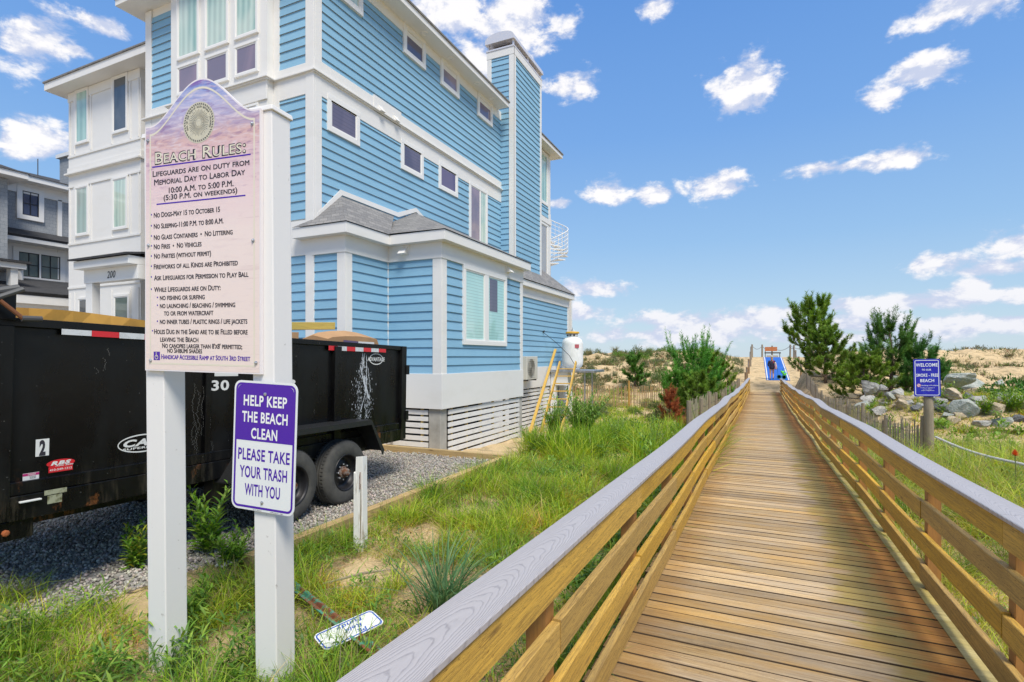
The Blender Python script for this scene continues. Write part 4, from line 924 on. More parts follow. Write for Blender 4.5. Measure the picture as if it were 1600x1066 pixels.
# ---------------------------------------------------------------- help keep the beach clean, hung on the right-hand post
S2 = thing('litter_sign', 'purple and white metal sign asking people to take trash, bolted on the white post', 'sign', (0,0,0), SR)
cs_, sn_ = math.cos(SR), math.sin(SR); lx, ly = .900, .004
S2.location = (bx_+lx*cs_-ly*sn_, by_+lx*sn_+ly*cs_, hz(-.865))
r2 = R(-2.2); SW, SH = .445, .735
P2 = Plane((-SW/2, 0, 0), (math.cos(r2),0,math.sin(r2)), (math.sin(-r2),0,math.cos(r2)), (0,-1,0))
q = MB(); P2.slab(q, 0, 0, SW, SH, .045, .003); pl = q.build('panel', SIGNW, S2, local=True)
q = MB()
pts = []; a = MB()
i0 = P2.rrect(a, .012, .012, SW-.012, SH-.012, .036, 0)
P2.rr_ring(q, .012, .012, SW-.012, SH-.012, .036, .013, .0008)
top = [(.025,.395),(SW-.025,.395),(SW-.025,SH-.055)]+[(SW-.05+.03*math.cos(R(g)), SH-.055+.03*math.sin(R(g))) for g in range(0,91,15)]+[(.05+.03*math.cos(R(g)), SH-.055+.03*math.sin(R(g))) for g in range(90,181,15)]
top = [(.0249,.395),(SW-.0249,.395)]+[(SW-.0549+.03*math.cos(R(g)), SH-.0549+.03*math.sin(R(g))) for g in range(0,91,15)]+[(.0549+.03*math.cos(R(g)), SH-.0549+.03*math.sin(R(g))) for g in range(90,181,15)]
q.add([P2.P(x, y, .0008) for x, y in top], [tuple(range(len(top)))])
for (b_, xa, xb, yy_) in (('PLEASE TAKE',.04,.405,.318),('YOUR TRASH',.055,.39,.218),('WITH YOU',.095,.345,.118)): P2.text(q, b_, xa, xb, yy_, .066, d=.0008, bold=.022)
q.build('purple_print', PURPLE, pl, local=True)
q = MB()
for (b_, xa, xb, yy_) in (('HELP KEEP',.07,.375,.625),('THE BEACH',.062,.383,.532),('CLEAN',.13,.315,.440)): P2.text(q, b_, xa, xb, yy_, .060, d=.0016, bold=.026)
q.build('white_lettering', mat('white_ink', (.82,.84,.84), .3), pl, local=True)
q = MB(); P2.text(q, 'South Bethany', .16, .22, .006, .005); P2.text(q, 'reflective sign', .28, .37, .006, .005); q.build('small_print', INK, pl, local=True)
for yy_ in (.665, .052): MB().lathe(P2.P(SW/2, yy_), (0,-1,0), [(.010,.0008),(.010,.004),(.005,.005),(.005,.009)], 10).build('bolt', STEEL, S2, local=True)

# ---------------------------------------------------------------- smoke-free beach sign
u_ = at(1449, 712, zc=11.0); sxp, syp = u_.x, u_.y
S3 = thing('smoke_free_sign', 'small blue smoke-free beach welcome sign on a round weathered post', 'sign', (sxp, syp, gz(sxp, syp)), R(3))
gb = gz(sxp, syp)-EYE; sh3 = lambda h: h-gb
OLDW = wood('weathered_grey_wood', (.34,.28,.20), (.25,.21,.15), 'Z', dark=(.09,.07,.045), rough=.9, amt=.6, isl=.2)[0]
MB().tube([(.06,.12,-.4),(.055,.115,.5),(.05,.11,1.0),(.05,.105,sh3(-.15))], [.095,.09,.085,.08], 14).build('post', OLDW, S3, local=True, smooth=True)
P3 = Plane((-.225, -.002, sh3(-.81)), (1,0,.02), (-.02,0,1), (0,-1,0)); SW3, SH3 = .45, .765
BLUEV = mat('royal_blue_vinyl', (.012,.014,.42), .25, var=((5,1,5), (.02,.05,.50), .5, .7))
q = MB(); P3.slab(q, 0, 0, SW3, SH3, .03, .003); pl = q.build('panel', BLUEV, S3, local=True)
q = MB(); P3.rr_ring(q, .022, .022, SW3-.022, SH3-.022, .03, .011, .001)
for (b_, xa, xb, yy_, cp) in (('WELCOME',.04,.41,.645,.068),('TO OUR',.14,.30,.545,.035),('SMOKE - FREE',.045,.415,.435,.062),('BEACH',.11,.345,.325,.062),('Smoking is Prohibited',.13,.42,.225,.022),('from May 15 - September 15',.11,.35,.178,.014),('on the beach',.15,.30,.152,.014),('except in designated area',.125,.345,.122,.016)):
    P3.text(q, b_, xa, xb, yy_, cp, d=.001, bold=.022 if cp > .03 else .012)
P3.disc(q, .085, .225, .036, .001, 20); q.build('white_lettering', mat('sign_lettering_white', (.8,.82,.9), .3), pl, local=True)
q = MB(); P3.ring(q, [(.085+.034*math.cos(R(g)), .225+.034*math.sin(R(g))) for g in range(0,360,18)], [(.085+.026*math.cos(R(g)), .225+.026*math.sin(R(g))) for g in range(0,360,18)], .0016)
q.add([P3.P(.062,.245,.0016),P3.P(.068,.25,.0016),P3.P(.108,.205,.0016),P3.P(.102,.2,.0016)],[(0,1,2,3)]); q.add([P3.P(.067,.222,.0014),P3.P(.103,.222,.0014),P3.P(.103,.229,.0014),P3.P(.067,.229,.0014)],[(0,1,2,3)])
q.build('no_smoking_symbol', mat('red_vinyl', (.55,.02,.03), .3), pl, local=True)
# rope running off to the right
RP = mat('white_rope', (.70,.70,.68), .9, var=((30,30,30), (.45,.44,.42), .4, .7))
p0 = at(1462, 683, zc=10.8); p1 = at(1600, 726, zc=7.7); p2_ = p1+(p1-p0)*.35
pts = []
for i in range(25):
    f = i/24*1.35; b = p0+(p1-p0)*f; b.z -= .10*math.sin(math.pi*min(f,1))*.6; pts.append(b)
q = MB().tube(pts, .021, 7)
for i in range(170):
    f = random.random()*1.3; b = p0+(p1-p0)*f; b.z -= .06*math.sin(math.pi*min(f,1)); ex = b+Vector((random.uniform(-.02,.02), random.uniform(-.03,.03), random.uniform(-.06,-.015))); q.tube([b, ex], .0025, 3)
tag(q.build('frayed_rope', RP), 'frayed white rope sagging right from the smoke-free sign post', 'rope')
pe = p2_; MB_ = MB().tube([(pe.x,pe.y,gz(pe.x,pe.y)-.3),(pe.x+.02,pe.y,pe.z+.25)], [.07,.06], 12).build('rope_post', OLDW); tag(MB_, 'weathered round post holding the far end of the frayed white rope', 'post')

# ---------------------------------------------------------------- broken white stake, fallen street sign
c_ = at(563, 848, drop=-1.86)
st_ = thing('broken_post', 'split white wooden stake with flaking paint beside the gravel edging', 'post', (c_.x, c_.y, c_.z), R(8))
q = MB(); q.prism([(-.05,-.045,-.3),(.02,-.045,-.3),(.022,.05,-.3),(-.05,.05,-.3)], (0,0,.95+.02)); 
q = MB(); q.add([(-.052,-.045,-.3),(.055,-.045,-.3),(.055,.05,-.3),(-.052,.05,-.3),(-.050,-.042,.71),(-.028,-.043,.70),(-.025,-.040,.865),(.052,-.040,.875),(.05,.045,.86),(-.048,.045,.84),(-.05,.01,.72)],
    [(0,3,2,1),(0,1,7,6,5,4),(1,2,8,7),(2,3,9,8),(3,0,4,10,9),(4,5,10),(5,6,9,10),(6,7,8,9)])
q.build('stake', WHITE_WOOD, st_, local=True, bevel=.003)
q = MB(); q.prism([(.026,-.047,.05),(.032,-.047,.05),(.040,-.047,.35),(.034,-.047,.60),(.030,-.047,.3)], (0,.012,0)); q.build('splinter', mat('bare_split_wood', (.30,.24,.15), .9, var=((40,40,4),(.16,.12,.08),.4,.6)), st_, local=True)
MB().tube([(.028,-.054,.66),(.036,-.06,.72),(.03,-.056,.55)], .004, 6).build('nail', mat('rust', (.20,.07,.03), .9), st_, local=True)
A_ = at(498, 1008, drop=-1.87); B_ = at(597, 962, drop=-1.84)
d_ = (A_-B_); d_.z *= 1; L_ = d_.length; ux = d_.normalized(); nz_ = Vector((.10,-.28,1)).normalized(); nz_ = (nz_-ux*nz_.dot(ux)).normalized(); uy = nz_.cross(ux)
FS = thing('fallen_street_sign', 'small white street name sign with blue border lying in the grass', 'street sign', tuple((A_+B_)/2))
off = (A_+B_)/2; PF = Plane(-d_/2*.92-uy*.085+nz_*.04+Vector((.02,-.05,0)), ux, uy, nz_)
q = MB(); L_ *= .92; PF.slab(q, 0, 0, L_, .185, .04, .004); pl = q.build('panel', SIGNW, FS, local=True)
q = MB(); PF.rr_ring(q, .008, .008, L_-.008, .177, .034, .010, .001)
for (b_, xa, xb, yy_) in (('Pk', .12, .19, .146), ('Reid', .13, .255, .098), ('Fundy', .10, .29, .045)): PF.text(q, b_, xa, xb, yy_, .036, d=.001, bold=.02, shear=.2)
q.build('blue_lettering', mat('blue_ink', (.01,.07,.48), .4), pl, local=True)
m, t, p = newmat('rusty_green_paint'); c = mix(t, ramp(t, noise(t, coords(t, (9,9,9)), 1, 6, .7), .46, .54), (.07,.28,.19), (.20,.065,.03)); t.links.new(c, p.inputs['Base Color']); p.inputs['Roughness'].default_value = .8
a0 = at(440, 905, drop=-1.86); a1 = at(606, 1040, drop=-1.86)
dd = (a1-a0).normalized(); sd_ = dd.cross(Vector((0,0,1))).normalized(); q = MB()
for (s0, s1, zt, zb) in ((-.04,-.022,.03,.024),(.022,.04,.03,.024)): q.hexa([a0+sd_*s0+Vector((0,0,zb)), a0+sd_*s1+Vector((0,0,zb)), a1+sd_*s1+Vector((0,0,zb)), a1+sd_*s0+Vector((0,0,zb)), a0+sd_*s0+Vector((0,0,zt)), a0+sd_*s1+Vector((0,0,zt)), a1+sd_*s1+Vector((0,0,zt)), a1+sd_*s0+Vector((0,0,zt))])
q.prism([a0+sd_*-.022+Vector((0,0,.027)), a0+sd_*-.012+Vector((0,0,.0)), a0+sd_*.012+Vector((0,0,.0)), a0+sd_*.022+Vector((0,0,.027)), a0+sd_*.018+Vector((0,0,.027)), a0+sd_*.009+Vector((0,0,.006)), a0+sd_*-.009+Vector((0,0,.006)), a0+sd_*-.018+Vector((0,0,.027))], a1-a0)
tag(q.build('channel_post', m), 'rusty green metal sign post lying flat in grass under the street sign', 'metal post')
# ---------------------------------------------------------------- dump trailer, own frame: y towards its rear, x towards the viewer's side
TO = Vector((-4.81, 5.06, hz(-1.785)))
T = thing('dump_trailer', 'black steel dump trailer with tandem wheels parked on gravel', 'trailer', TO, R(2.7)); T.rotation_euler = (R(-1.35), 0, R(2.7))
m, t, p = newmat('black_trailer_paint'); v = coords(t)
rust = ramp(t, noise(t, coords(t, (5,5,3)), 1, 8, .7), .60, .70); szp = nd(t, 'ShaderNodeSeparateXYZ', {0: nd(t, 'ShaderNodeTexCoord').outputs['Object']})
low = ramp(t, szp.outputs[2], .95, .62)
dust = ramp(t, noise(t, coords(t, (3,3,1.2)), 1, 7, .65), .42, .75)
c = mix(t, dust, (.003,.003,.0035), (.010,.0105,.010)); c = mix(t, mt(t, 'MULTIPLY', rust, mt(t, 'MULTIPLY', low, .85)), c, (.30,.11,.035))
c = mix(t, mt(t, 'MULTIPLY', ramp(t, noise(t, coords(t, (14,14,2)), 1, 6, .7), .5, .8), mt(t, 'MULTIPLY', low, .8)), c, (.10,.085,.06))
sp_ = ramp(t, noise(t, coords(t, (45,45,38)), 1, 3, .6), .72, .76); c = mix(t, mt(t, 'MULTIPLY', sp_, .6), c, (.3,.3,.3))
t.links.new(c, p.inputs['Base Color']); t.links.new(ramp(t, dust, 0, 1, .25, .5), p.inputs['Roughness']); p.inputs['Specular IOR Level'].default_value = .28; bump(t, p, noise(t, coords(t, (2,2,2)), 1, 4), .25, .02)
BT = m
y0, y1, W_ = -3.35, 1.54, 2.05; zb, zt = .76, 1.98
def tb(name, boxes, mm=BT, bev=.004, parent=T):
    q = MB(); [q.box(a, b) for a, b in boxes]; return q.build(name, mm, parent, bevel=bev, local=True)
side = tb('side_panel', [((-.03,y0+.02,zb),(0,y1-.02,zt-.06))]); tb('side_panel', [((-W_,y0+.02,zb),(-W_+.03,y1-.02,zt-.06))])
tb('front_panel', [((-W_+.03,y0,zb),(-.03,y0+.04,zt+.05))]); tb('tailgate', [((-W_+.03,y1-.06,zb),(-.03,y1-.02,zt-.02))])
tb('floor', [((-W_+.03,y0+.04,zb),(-.03,y1-.06,zb+.05))])
for xo in (0, -W_): 
    s = 1 if xo == 0 else -1
    tb('top_rail', [((xo-.05,y0,zt-.06),(xo+.035 if s > 0 else xo+.05,y1-.09,zt))] if s > 0 else [((xo-.035,y0,zt-.06),(xo+.05,y1-.09,zt))])
    for (ya, yb) in ((y0-.005,y0+.13),(-.02,.10),(y1-.11,y1+.01)):
        xa, xb = (xo, xo+.055) if s > 0 else (xo-.055, xo)
        tb('side_post', [((xa,ya,zb-.16),(xb,yb,zt-.061 if ya < 1 else zt))])
    for yc in (-1.75,-1.05): 
        xa, xb = (xo, xo+.03) if s > 0 else (xo-.03, xo); tb('side_post', [((xa,yc,zb),(xb,yc+.05,zt-.062))])
    xa, xb = (xo-.02, xo+.05) if s > 0 else (xo-.05, xo+.02)
    tb('frame_rail', [((xa,y0+.13,zb-.17),(xb,y1-.115,zb-.003))]); 
    xa, xb = (xo-.03, xo+.012) if s > 0 else (xo-.012, xo+.03)
    tb('bottom_rail', [((xa-.0,y0+.13,zb+.0),(xb+.02,y1-.115,zb+.09))])
tb('chassis', [((-W_+.45,y0-.2,zb-.33),(-W_+.55,y1-.1,zb-.17)),((-.55,y0-.2,zb-.33),(-.45,y1-.1,zb-.17))])
tb('front_bracket', [((-.10,y0-.02,zb-.30),(.03,y0+.28,zb-.17))]); MB().lathe((.03,y0+.12,zb-.24),(1,0,0),[(.022,0),(.022,.015),(.012,.02)],8).build('bolt', mat('rust_orange', (.35,.10,.03), .9), T, local=True)
for xo in (-.95,): tb('crossbeam', [((-W_,y,zb-.16),(0,y+.06,zb-.02)) for y in (-2.6,-1.8,.3,1.2)])
tb('hinge', [((.055,y1-.02,zt-.42),(.075,y1+.06,zt-.28)),((.055,y1-.02,zb+.12),(.075,y1+.05,zb+.26))])
tb('support_leg', [((-.14,-1.62,zb-.42),(-.02,-1.48,zb-.17))])
# fender
FP = mat('diamond_plate', (.035,.036,.038), .42, .5, bmp=((60,60,60), .8, .004))
for s in (1, -1):
    X = (.0, .30) if s > 0 else (-W_-.30, -W_)
    prof = [(-1.62,.55),(-1.30,.98),(.38,.98),(.66,.56)]
    q = MB()
    for (a, b) in zip(prof[:-1], prof[1:]):
        q.hexa([(X[0],a[0],a[1]-.0),(X[1],a[0],a[1]),(X[1],b[0],b[1]),(X[0],b[0],b[1]),(X[0],a[0],a[1]+.012),(X[1],a[0],a[1]+.012),(X[1],b[0],b[1]+.012),(X[0],b[0],b[1]+.012)])
    xo = X[1] if s > 0 else X[0]
    lip = [(a, b+.010) for a, b in prof]+[(a, b-.055) for a, b in prof[::-1]]
    for (a, b) in zip(prof[:-1], prof[1:]): q.prism([(xo,a[0],a[1]+.012),(xo,b[0],b[1]+.012),(xo,b[0]-(.03 if b is prof[-1] else 0),b[1]-.05),(xo,a[0]+(.03 if a is prof[0] else 0),a[1]-.05)], (.012*s,0,0))
    q.build('fender', FP, T, local=True)
    q = MB().box((X[0]+.01 if s>0 else X[0], -1.60, .60), (X[0]+.03 if s > 0 else X[1]-.01, -1.2, .95))
# wheels
TYRE = mat('tyre_rubber', (.050,.050,.048), .85, var=((6,6,6), (.09,.088,.08), .4, .7))
RIM = mat('wheel_black_steel', (.022,.022,.026), .45, .4); HUB = mat('rusty_hub', (.14,.06,.03), .7, .3, var=((20,20,20),(.3,.28,.26),.45,.6))
def wheel(yc, s):
    r = .385; xi = .02 if s > 0 else -W_-.02; ax = (s,0,0); c = (xi, yc, r-.0); w = .225
    prof = [(.20,.01),(.27,.0),(.345,.010),(.372,.026),(.385,.045),(.386,.075),(.380,.078),(.380,.086),(.386,.089),(.387,.112),(.381,.115),(.381,.123),(.387,.126),(.386,.150),(.380,.153),(.380,.160),(.385,.163),(.383,.182),(.370,.203),(.340,.220),(.290,.228),(.245,.226),(.215,.212)]
    w_ = MB().lathe(c, ax, prof, 56, cap=False); o = w_.build('wheel', TYRE, T, smooth=True, local=True)
    tm = MB()
    for k in range(56):
        g = 2*math.pi*k/56
        for (xx, dr) in ((.165,.0),(.045,.0)):
            cg, sg = math.cos(g), math.sin(g); p_ = lambda r_, x_, gg: (c[0]+s*x_, c[1]+r_*math.cos(gg), c[2]+r_*math.sin(gg))
            tm.add([p_(.3865,xx-.018,g),p_(.3865,xx+.022,g),p_(.3865,xx+.022,g+.07),p_(.3865,xx-.018,g+.07),p_(.3895,xx-.018,g+.005),p_(.3895,xx+.020,g+.005),p_(.3895,xx+.020,g+.06),p_(.3895,xx-.018,g+.06)],[(4,5,6,7),(0,1,5,4),(1,2,6,5),(2,3,7,6),(3,0,4,7)])
    tm.build('tread', TYRE, o, local=True)
    MB().lathe(c, ax, [(.218,.18),(.222,.222),(.212,.224),(.205,.19),(.192,.15),(.170,.120),(.150,.128),(.095,.150),(.072,.150),(.07,.10)], 40, cap=False).build('rim', RIM, o, smooth=True, local=True)
    hb = MB().lathe(c, ax, [(.072,.11),(.070,.172),(.052,.178),(.048,.215),(.040,.24),(.030,.245)], 20); hb.build('hub', HUB, o, local=True)
    nt_ = MB(); hl = MB()
    for k in range(8):
        g = 2*math.pi*k/8; nt_.lathe((c[0], c[1]+.092*math.cos(g), c[2]+.092*math.sin(g)), ax, [(.011,.14),(.011,.172),(.006,.176)], 6)
        g += math.pi/8; hl.lathe((c[0], c[1]+.146*math.cos(g), c[2]+.146*math.sin(g)), ax, [(.015,.120),(.015,.1325)], 12)
    nt_.build('lug_nuts', STEEL, o, local=True); hl.build('vent_holes', DARK, o, local=True)
    return o
for s in (1, -1):
    wheel(0, s); wheel(-.86, s)
tb('axle', [((-W_-.05,-.04,.34),(.05,.04,.42)),((-W_-.05,-.90,.34),(.05,-.82,.42))])
tb('leaf_spring', [((-.06,-1.35,.50),(.0,.5,.56)),((-.06,-.48,.44),(0,-.38,.6))])
# writing and stickers on the near side
PT = Plane((.0005, 0, 0), (0,1,0), (0,0,1), (1,0,0))
RED = mat('red_reflector', (.62,.02,.03), .3); SILV = mat('silver_reflector', (.62,.65,.68), .3, var=((20,20,20),(.5,.52,.54),.5,.7)); STW = mat('sticker_white', (.72,.73,.72), .45)
def quad(name, mm, x0, y0, x1, y1, d=.001, skew=0, parent=side):
    return MB().add([PT.P(x0,y0,d),PT.P(x1,y0,d),PT.P(x1,y1,d),PT.P(x0,y1,d)],[(0,1,2,3)]).build(name, mm, parent, local=True)
def tp(px, py):     # photo pixel -> (y, z) on the trailer side, through its own frame
    M_ = Matrix.Translation(TO) @ T.rotation_euler.to_matrix().to_4x4(); Mi = M_.inverted(); o_ = Mi @ Vector((0,0,EYE)); d_ = Mi @ at(px, py, zc=1) - o_; k = -o_.x/d_.x; q = o_+d_*k; return q.y, q.z
def strip(pa, pb, n, first_red, hgt=.056):
    a, b = tp(*pa), tp(*pb); a = (a[0], a[1]-.022); b = (b[0], b[1]-.022)
    for i in range(n):
        f0, f1 = i/n, (i+1)/n; ya = a[0]+(b[0]-a[0])*f0; yb = a[0]+(b[0]-a[0])*f1; z_ = a[1]+(b[1]-a[1])*(f0+f1)/2
        quad('reflector', RED if (i % 2 == 0) == first_red else SILV, ya, z_-hgt/2, yb-.001, z_+hgt/2, .034)
strip((92,512), (292,527), 5, False); strip((510,541), (600,545.5), 7, True)
a, b = tp(55,714), tp(77,685); quad('number_sticker', STW, a[0], a[1], b[0], b[1]); q = MB(); PT.text(q, '2', a[0]+.022, b[0]-.022, (a[1]+b[1])/2, abs(b[1]-a[1])*.84, d=.002, bold=.05); q.build('number', INK, side, local=True)
a, b = tp(72,740), tp(117,714); cy_, cz_ = (a[0]+b[0])/2, (a[1]+b[1])/2; w2, h2 = (b[0]-a[0])/2, (b[1]-a[1])/2
q = MB(); PT.disc(q, cy_, cz_+h2*.35, w2, .001, 28, r2=h2*.62); q.add([PT.P(cy_-w2*.85,cz_-h2,.0012),PT.P(cy_+w2*.85,cz_-h2,.0012),PT.P(cy_+w2*.85,cz_-h2*.1,.0012),PT.P(cy_-w2*.85,cz_-h2*.1,.0012)],[(0,1,2,3)]); q.build('dealer_sticker', RED, side, local=True)
q = MB(); PT.text(q, 'RBS', cy_-w2*.72, cy_+w2*.72, cz_+h2*.42, h2*.55, d=.002, bold=.06, shear=.3); PT.text(q, 'Auto Sales', cy_-w2*.4, cy_+w2*.9, cz_+h2*.0, h2*.26, d=.002, bold=.02, shear=.35); PT.text(q, '410-549-1313', cy_-w2*.78, cy_+w2*.78, cz_-h2*.6, h2*.34, d=.002, bold=.02); q.build('dealer_lettering', STW, side, local=True)
a, b = tp(35,752), tp(61,737); quad('danger_sticker', STW, a[0], a[1], b[0], b[1]); quad('danger_band', mat('magenta_print', (.45,.02,.16), .5), a[0], b[1]-(b[1]-a[1])*.4, b[0], b[1]-.002, .0015)
q = MB(); PT.text(q, 'DANGER', a[0]+.03, b[0]-.02, b[1]-(b[1]-a[1])*.2, (b[1]-a[1])*.26, d=.002); q.build('danger_lettering', STW, side, local=True)
q = MB(); [PT.text(q, s_, a[0]+.04, b[0]-.02, a[1]+(b[1]-a[1])*f_, .008, d=.002) for s_, f_ in (('KEEP CLEAR OF RAISED',.45),('TRAILER BED',.25))]; q.build('danger_text', INK, side, local=True)
# makers mark, its second half hidden behind the white post
a, b = tp(183,712), tp(262,674); cy_, cz_ = (a[0]+b[0])/2+.0, (a[1]+b[1])/2; w2, h2 = (b[0]-a[0])/2, (b[1]-a[1])/2
q = MB(); n_ = 40; PT.ring(q, [(cy_+w2*math.cos(2*math.pi*i/n_), cz_+h2*math.sin(2*math.pi*i/n_)) for i in range(n_)], [(cy_+w2*.96*math.cos(2*math.pi*i/n_), cz_+h2*.86*math.sin(2*math.pi*i/n_)) for i in range(n_)], .001)
PT.text(q, 'CAM', cy_-w2*.78, cy_+w2*.8, cz_+h2*.12, h2*.72, d=.0015, bold=.045, shear=.25); PT.text(q, 'SUPERLINE', cy_-w2*.8, cy_+w2*.75, cz_-h2*.48, h2*.22, d=.0015, bold=.03); q.build('maker_mark', STW, side, local=True)
a, b = tp(330,611), tp(358,593); q = MB(); PT.text(q, '30', a[0], b[0], (a[1]+b[1])/2, abs(b[1]-a[1])*.9, d=.001, bold=.03); a2, b2 = tp(450,607), tp(462,592); PT.text(q, '3', a2[0]-.02, b2[0]+.0, (a2[1]+b2[1])/2, abs(b[1]-a[1])*.9, d=.001, bold=.03); q.build('phone_number', STW, side, local=True)
a, b = tp(335,588), tp(372,580); quad('white_label', STW, a[0], a[1], b[0], b[1])
a, b = tp(574,570), tp(601,553); cy_, cz_ = (a[0]+b[0])/2, (a[1]+b[1])/2; w2, h2 = (b[0]-a[0])/2, (b[1]-a[1])/2
q = MB(); PT.ring(q, [(cy_+w2*.8*math.cos(2*math.pi*i/n_), cz_+h2*math.sin(2*math.pi*i/n_)) for i in range(n_)], [(cy_+w2*.74*math.cos(2*math.pi*i/n_), cz_+h2*.84*math.sin(2*math.pi*i/n_)) for i in range(n_)], .001)
PT.text(q, 'ADVANTAGE', cy_-w2, cy_+w2, cz_, h2*.7, d=.0015, bold=.03, shear=.15); q.build('dealer_mark', STW, side, local=True)
a, b = tp(62,788), tp(98,760); fr_ = .051
q = MB().add([PT.P(a[0],(a[1]+b[1])/2+.015,fr_),PT.P(b[0],(a[1]+b[1])/2+.015,fr_),PT.P(b[0],b[1],fr_),PT.P(a[0],b[1],fr_),PT.P(a[0]+.02,a[1],fr_),PT.P(b[0]-.03,a[1],fr_),PT.P(b[0]-.03,(a[1]+b[1])/2+.01,fr_),PT.P(a[0]+.02,(a[1]+b[1])/2+.01,fr_)],[(0,1,2,3),(4,5,6,7)])
q.build('data_plate', mat('weathered_plate', (.34,.35,.24), .6, var=((25,25,25),(.12,.12,.05),.45,.62)), T, local=True)
a, b = tp(22,790), tp(56,775); MB().box((.05,a[0],(a[1]+b[1])/2),(.075,b[0],(a[1]+b[1])/2+.012)).build('side_lamp', STW, T, local=True, bevel=.003)
# white dried splash below the rim: many small flecks and runs
SPL = mat('dried_white_splash', (.50,.53,.57), .8)
q = MB(); c0 = tp(571,553); c1_ = tp(572,668)
def fleck(y_, z_, w_, h_, lean=0):
    n = 6; q.add([PT.P(y_+w_*math.cos(2*math.pi*i/n)*random.uniform(.6,1)+lean*math.sin(2*math.pi*i/n)*h_, z_+h_*math.sin(2*math.pi*i/n)*random.uniform(.6,1), .0012+random.random()*.0006) for i in range(n)], [tuple(range(n))])
for i in range(760):
    f = random.random(); sp = .02+.17*math.sin(math.pi*min(1,f*1.0))**1.0*(1 if f > .25 else f*3); g = random.gauss(0, 1)
    y_ = c0[0]-.02-.02*f+g*sp*.55+(.10*(f-.45) if g > 0 else -.03); z_ = c0[1]+(c1_[1]-c0[1])*f; k_ = random.random()**2
    fleck(y_, z_, .0022+.004*k_, .004+.018*k_, random.uniform(-.15,.25))
for (ya, za, yb, zb_, w_) in ((-.02,.0,-.06,-.22,.006),(.02,-.02,.03,-.30,.007),(-.1,-.17,-.02,-.40,.010),(-.02,-.38,.10,-.62,.012),(.03,-.30,.02,-.50,.014),(-.02,-.3,.02,-.55,.016),(.06,-.2,.12,-.52,.004),(.0,-.55,-.08,-.74,.005),(.02,-.42,.07,-.60,.016),(-.06,-.30,-.0,-.44,.014)):
    ns = 16
    for i in range(ns*3): f = i/ns/3; fleck(c0[0]+ya+(yb-ya)*f+random.gauss(0,.004), c0[1]+za+(zb_-za)*f, w_*random.uniform(.4,1), .014)
q.build('splash_mark', SPL, side, local=True)
q = MB()
for (px, py, L2) in ((303,600,110),(310,610,120),(317,604,90),(327,650,40),(306,660,50),(330,690,60),(490,640,12),(150,575,10),(162,560,20),(168,545,12)):
    a = tp(px, py); 
    for i in range(int(L2*.6)): fleck(a[0]+random.gauss(0,.006)+.01*math.sin(i*.2), a[1]-i*.0085, .0022, .006)
q.build('scratches', mat('grey_scuffs', (.16,.16,.15), .9), side, local=True)
# tarp roller crank at the front corner
cr_ = tb('tarp_housing', [((-.35,y0-.10,zt-.02),(.045,y0+.14,zt+.20))])
q = MB().tube([(.05,y0-.08,zt+.09),(.12,y0+.0,zt+.10)], .035, 10); q.tube([(.10,y0-.02,zt+.10),(.12,y0+.14,zt+.19)], .018, 8); q.build('crank_hub', GREYMETAL, cr_, local=True)
MB().tube([(.11,y0+.02,zt+.10),(.13,y0+.14,zt-.01)], .014, 8).build('crank_arm', mat('rusty_arm', (.18,.07,.03), .8), cr_, local=True)
MB().tube([(.13,y0+.13,zt-.01),(.14,y0+.24,zt-.005)], .02, 10).build('crank_handle', mat('crank_grip', (.06,.06,.065), .6), cr_, local=True)
MB().tube([(.06,y0-.1,zt+.12),(.09,y0+.13,zt+.20)], .024, 10).build('crank_lever', GREYMETAL, cr_, local=True)
# load: rests inside the trailer, things of their own
Mt = Matrix.Translation(TO) @ T.rotation_euler.to_matrix().to_4x4()
def tw(pts): return [tuple(Mt @ Vector(q_)) for q_ in pts]
def loaded(name, mb, mm, label, cat, bev=0):
    mb.v = tw(mb.v); o = mb.build(name, mm, bevel=bev); return tag(o, label, cat)
xsn = np.linspace(-W_+.05, -.05, 20); ysn = np.linspace(y0+.06, y1-.08, 44); XX_, YY_ = np.meshgrid(xsn, ysn); ZZ_ = 1.35+.38*np.sin((XX_+.05)/(-W_)*math.pi)+.10*wavy(XX_*3, YY_*2, 1.2)
ii = (np.arange(43)[:, None]*20+np.arange(19)[None]).ravel(); vv = np.array(tw(np.stack([XX_.ravel(), YY_.ravel(), ZZ_.ravel()], 1)))
tag(np_mesh('construction_debris', vv, np.stack([ii, ii+1, ii+21, ii+20], 1), mat('debris_mix', (.30,.25,.2), .95, var=((6,6,6),(.5,.48,.45),.4,.6))), 'loose heap of construction debris filling the black dump trailer', 'debris', kind='stuff')
CARD = mat('brown_cardboard', (.46,.28,.14), .85, var=((2,2,2),(.38,.22,.11),.4,.65)); TARP = mat('ochre_sheet', (.58,.32,.06), .7, var=((3,3,3),(.46,.24,.05),.4,.6)); LUM = wood('yellow_lumber', (.66,.52,.10), (.56,.42,.09), 'Y', dark=(.35,.25,.05))[0]
q = MB(); n_ = 14
for i in range(n_):
    f0, f1 = i/n_, (i+1)/n_; ya, yb = y0+.28+f0*1.95, y0+.28+f1*1.95; za, zb2 = [zt+.085-.03*f+.012*math.sin(f*9) for f in (f0, f1)]
    q.hexa([(-.42,ya,za-.20),(-.10,ya,za-.16),(-.10,yb,zb2-.16),(-.42,yb,zb2-.20),(-.42,ya,za+.02),(-.10+.02*math.sin(f0*20),ya,za),(-.10+.02*math.sin(f1*20),yb,zb2),(-.42,yb,zb2+.02)])
loaded('folded_tarp', q, TARP, 'ochre folded tarp lying along the front top edge of the trailer', 'tarp')
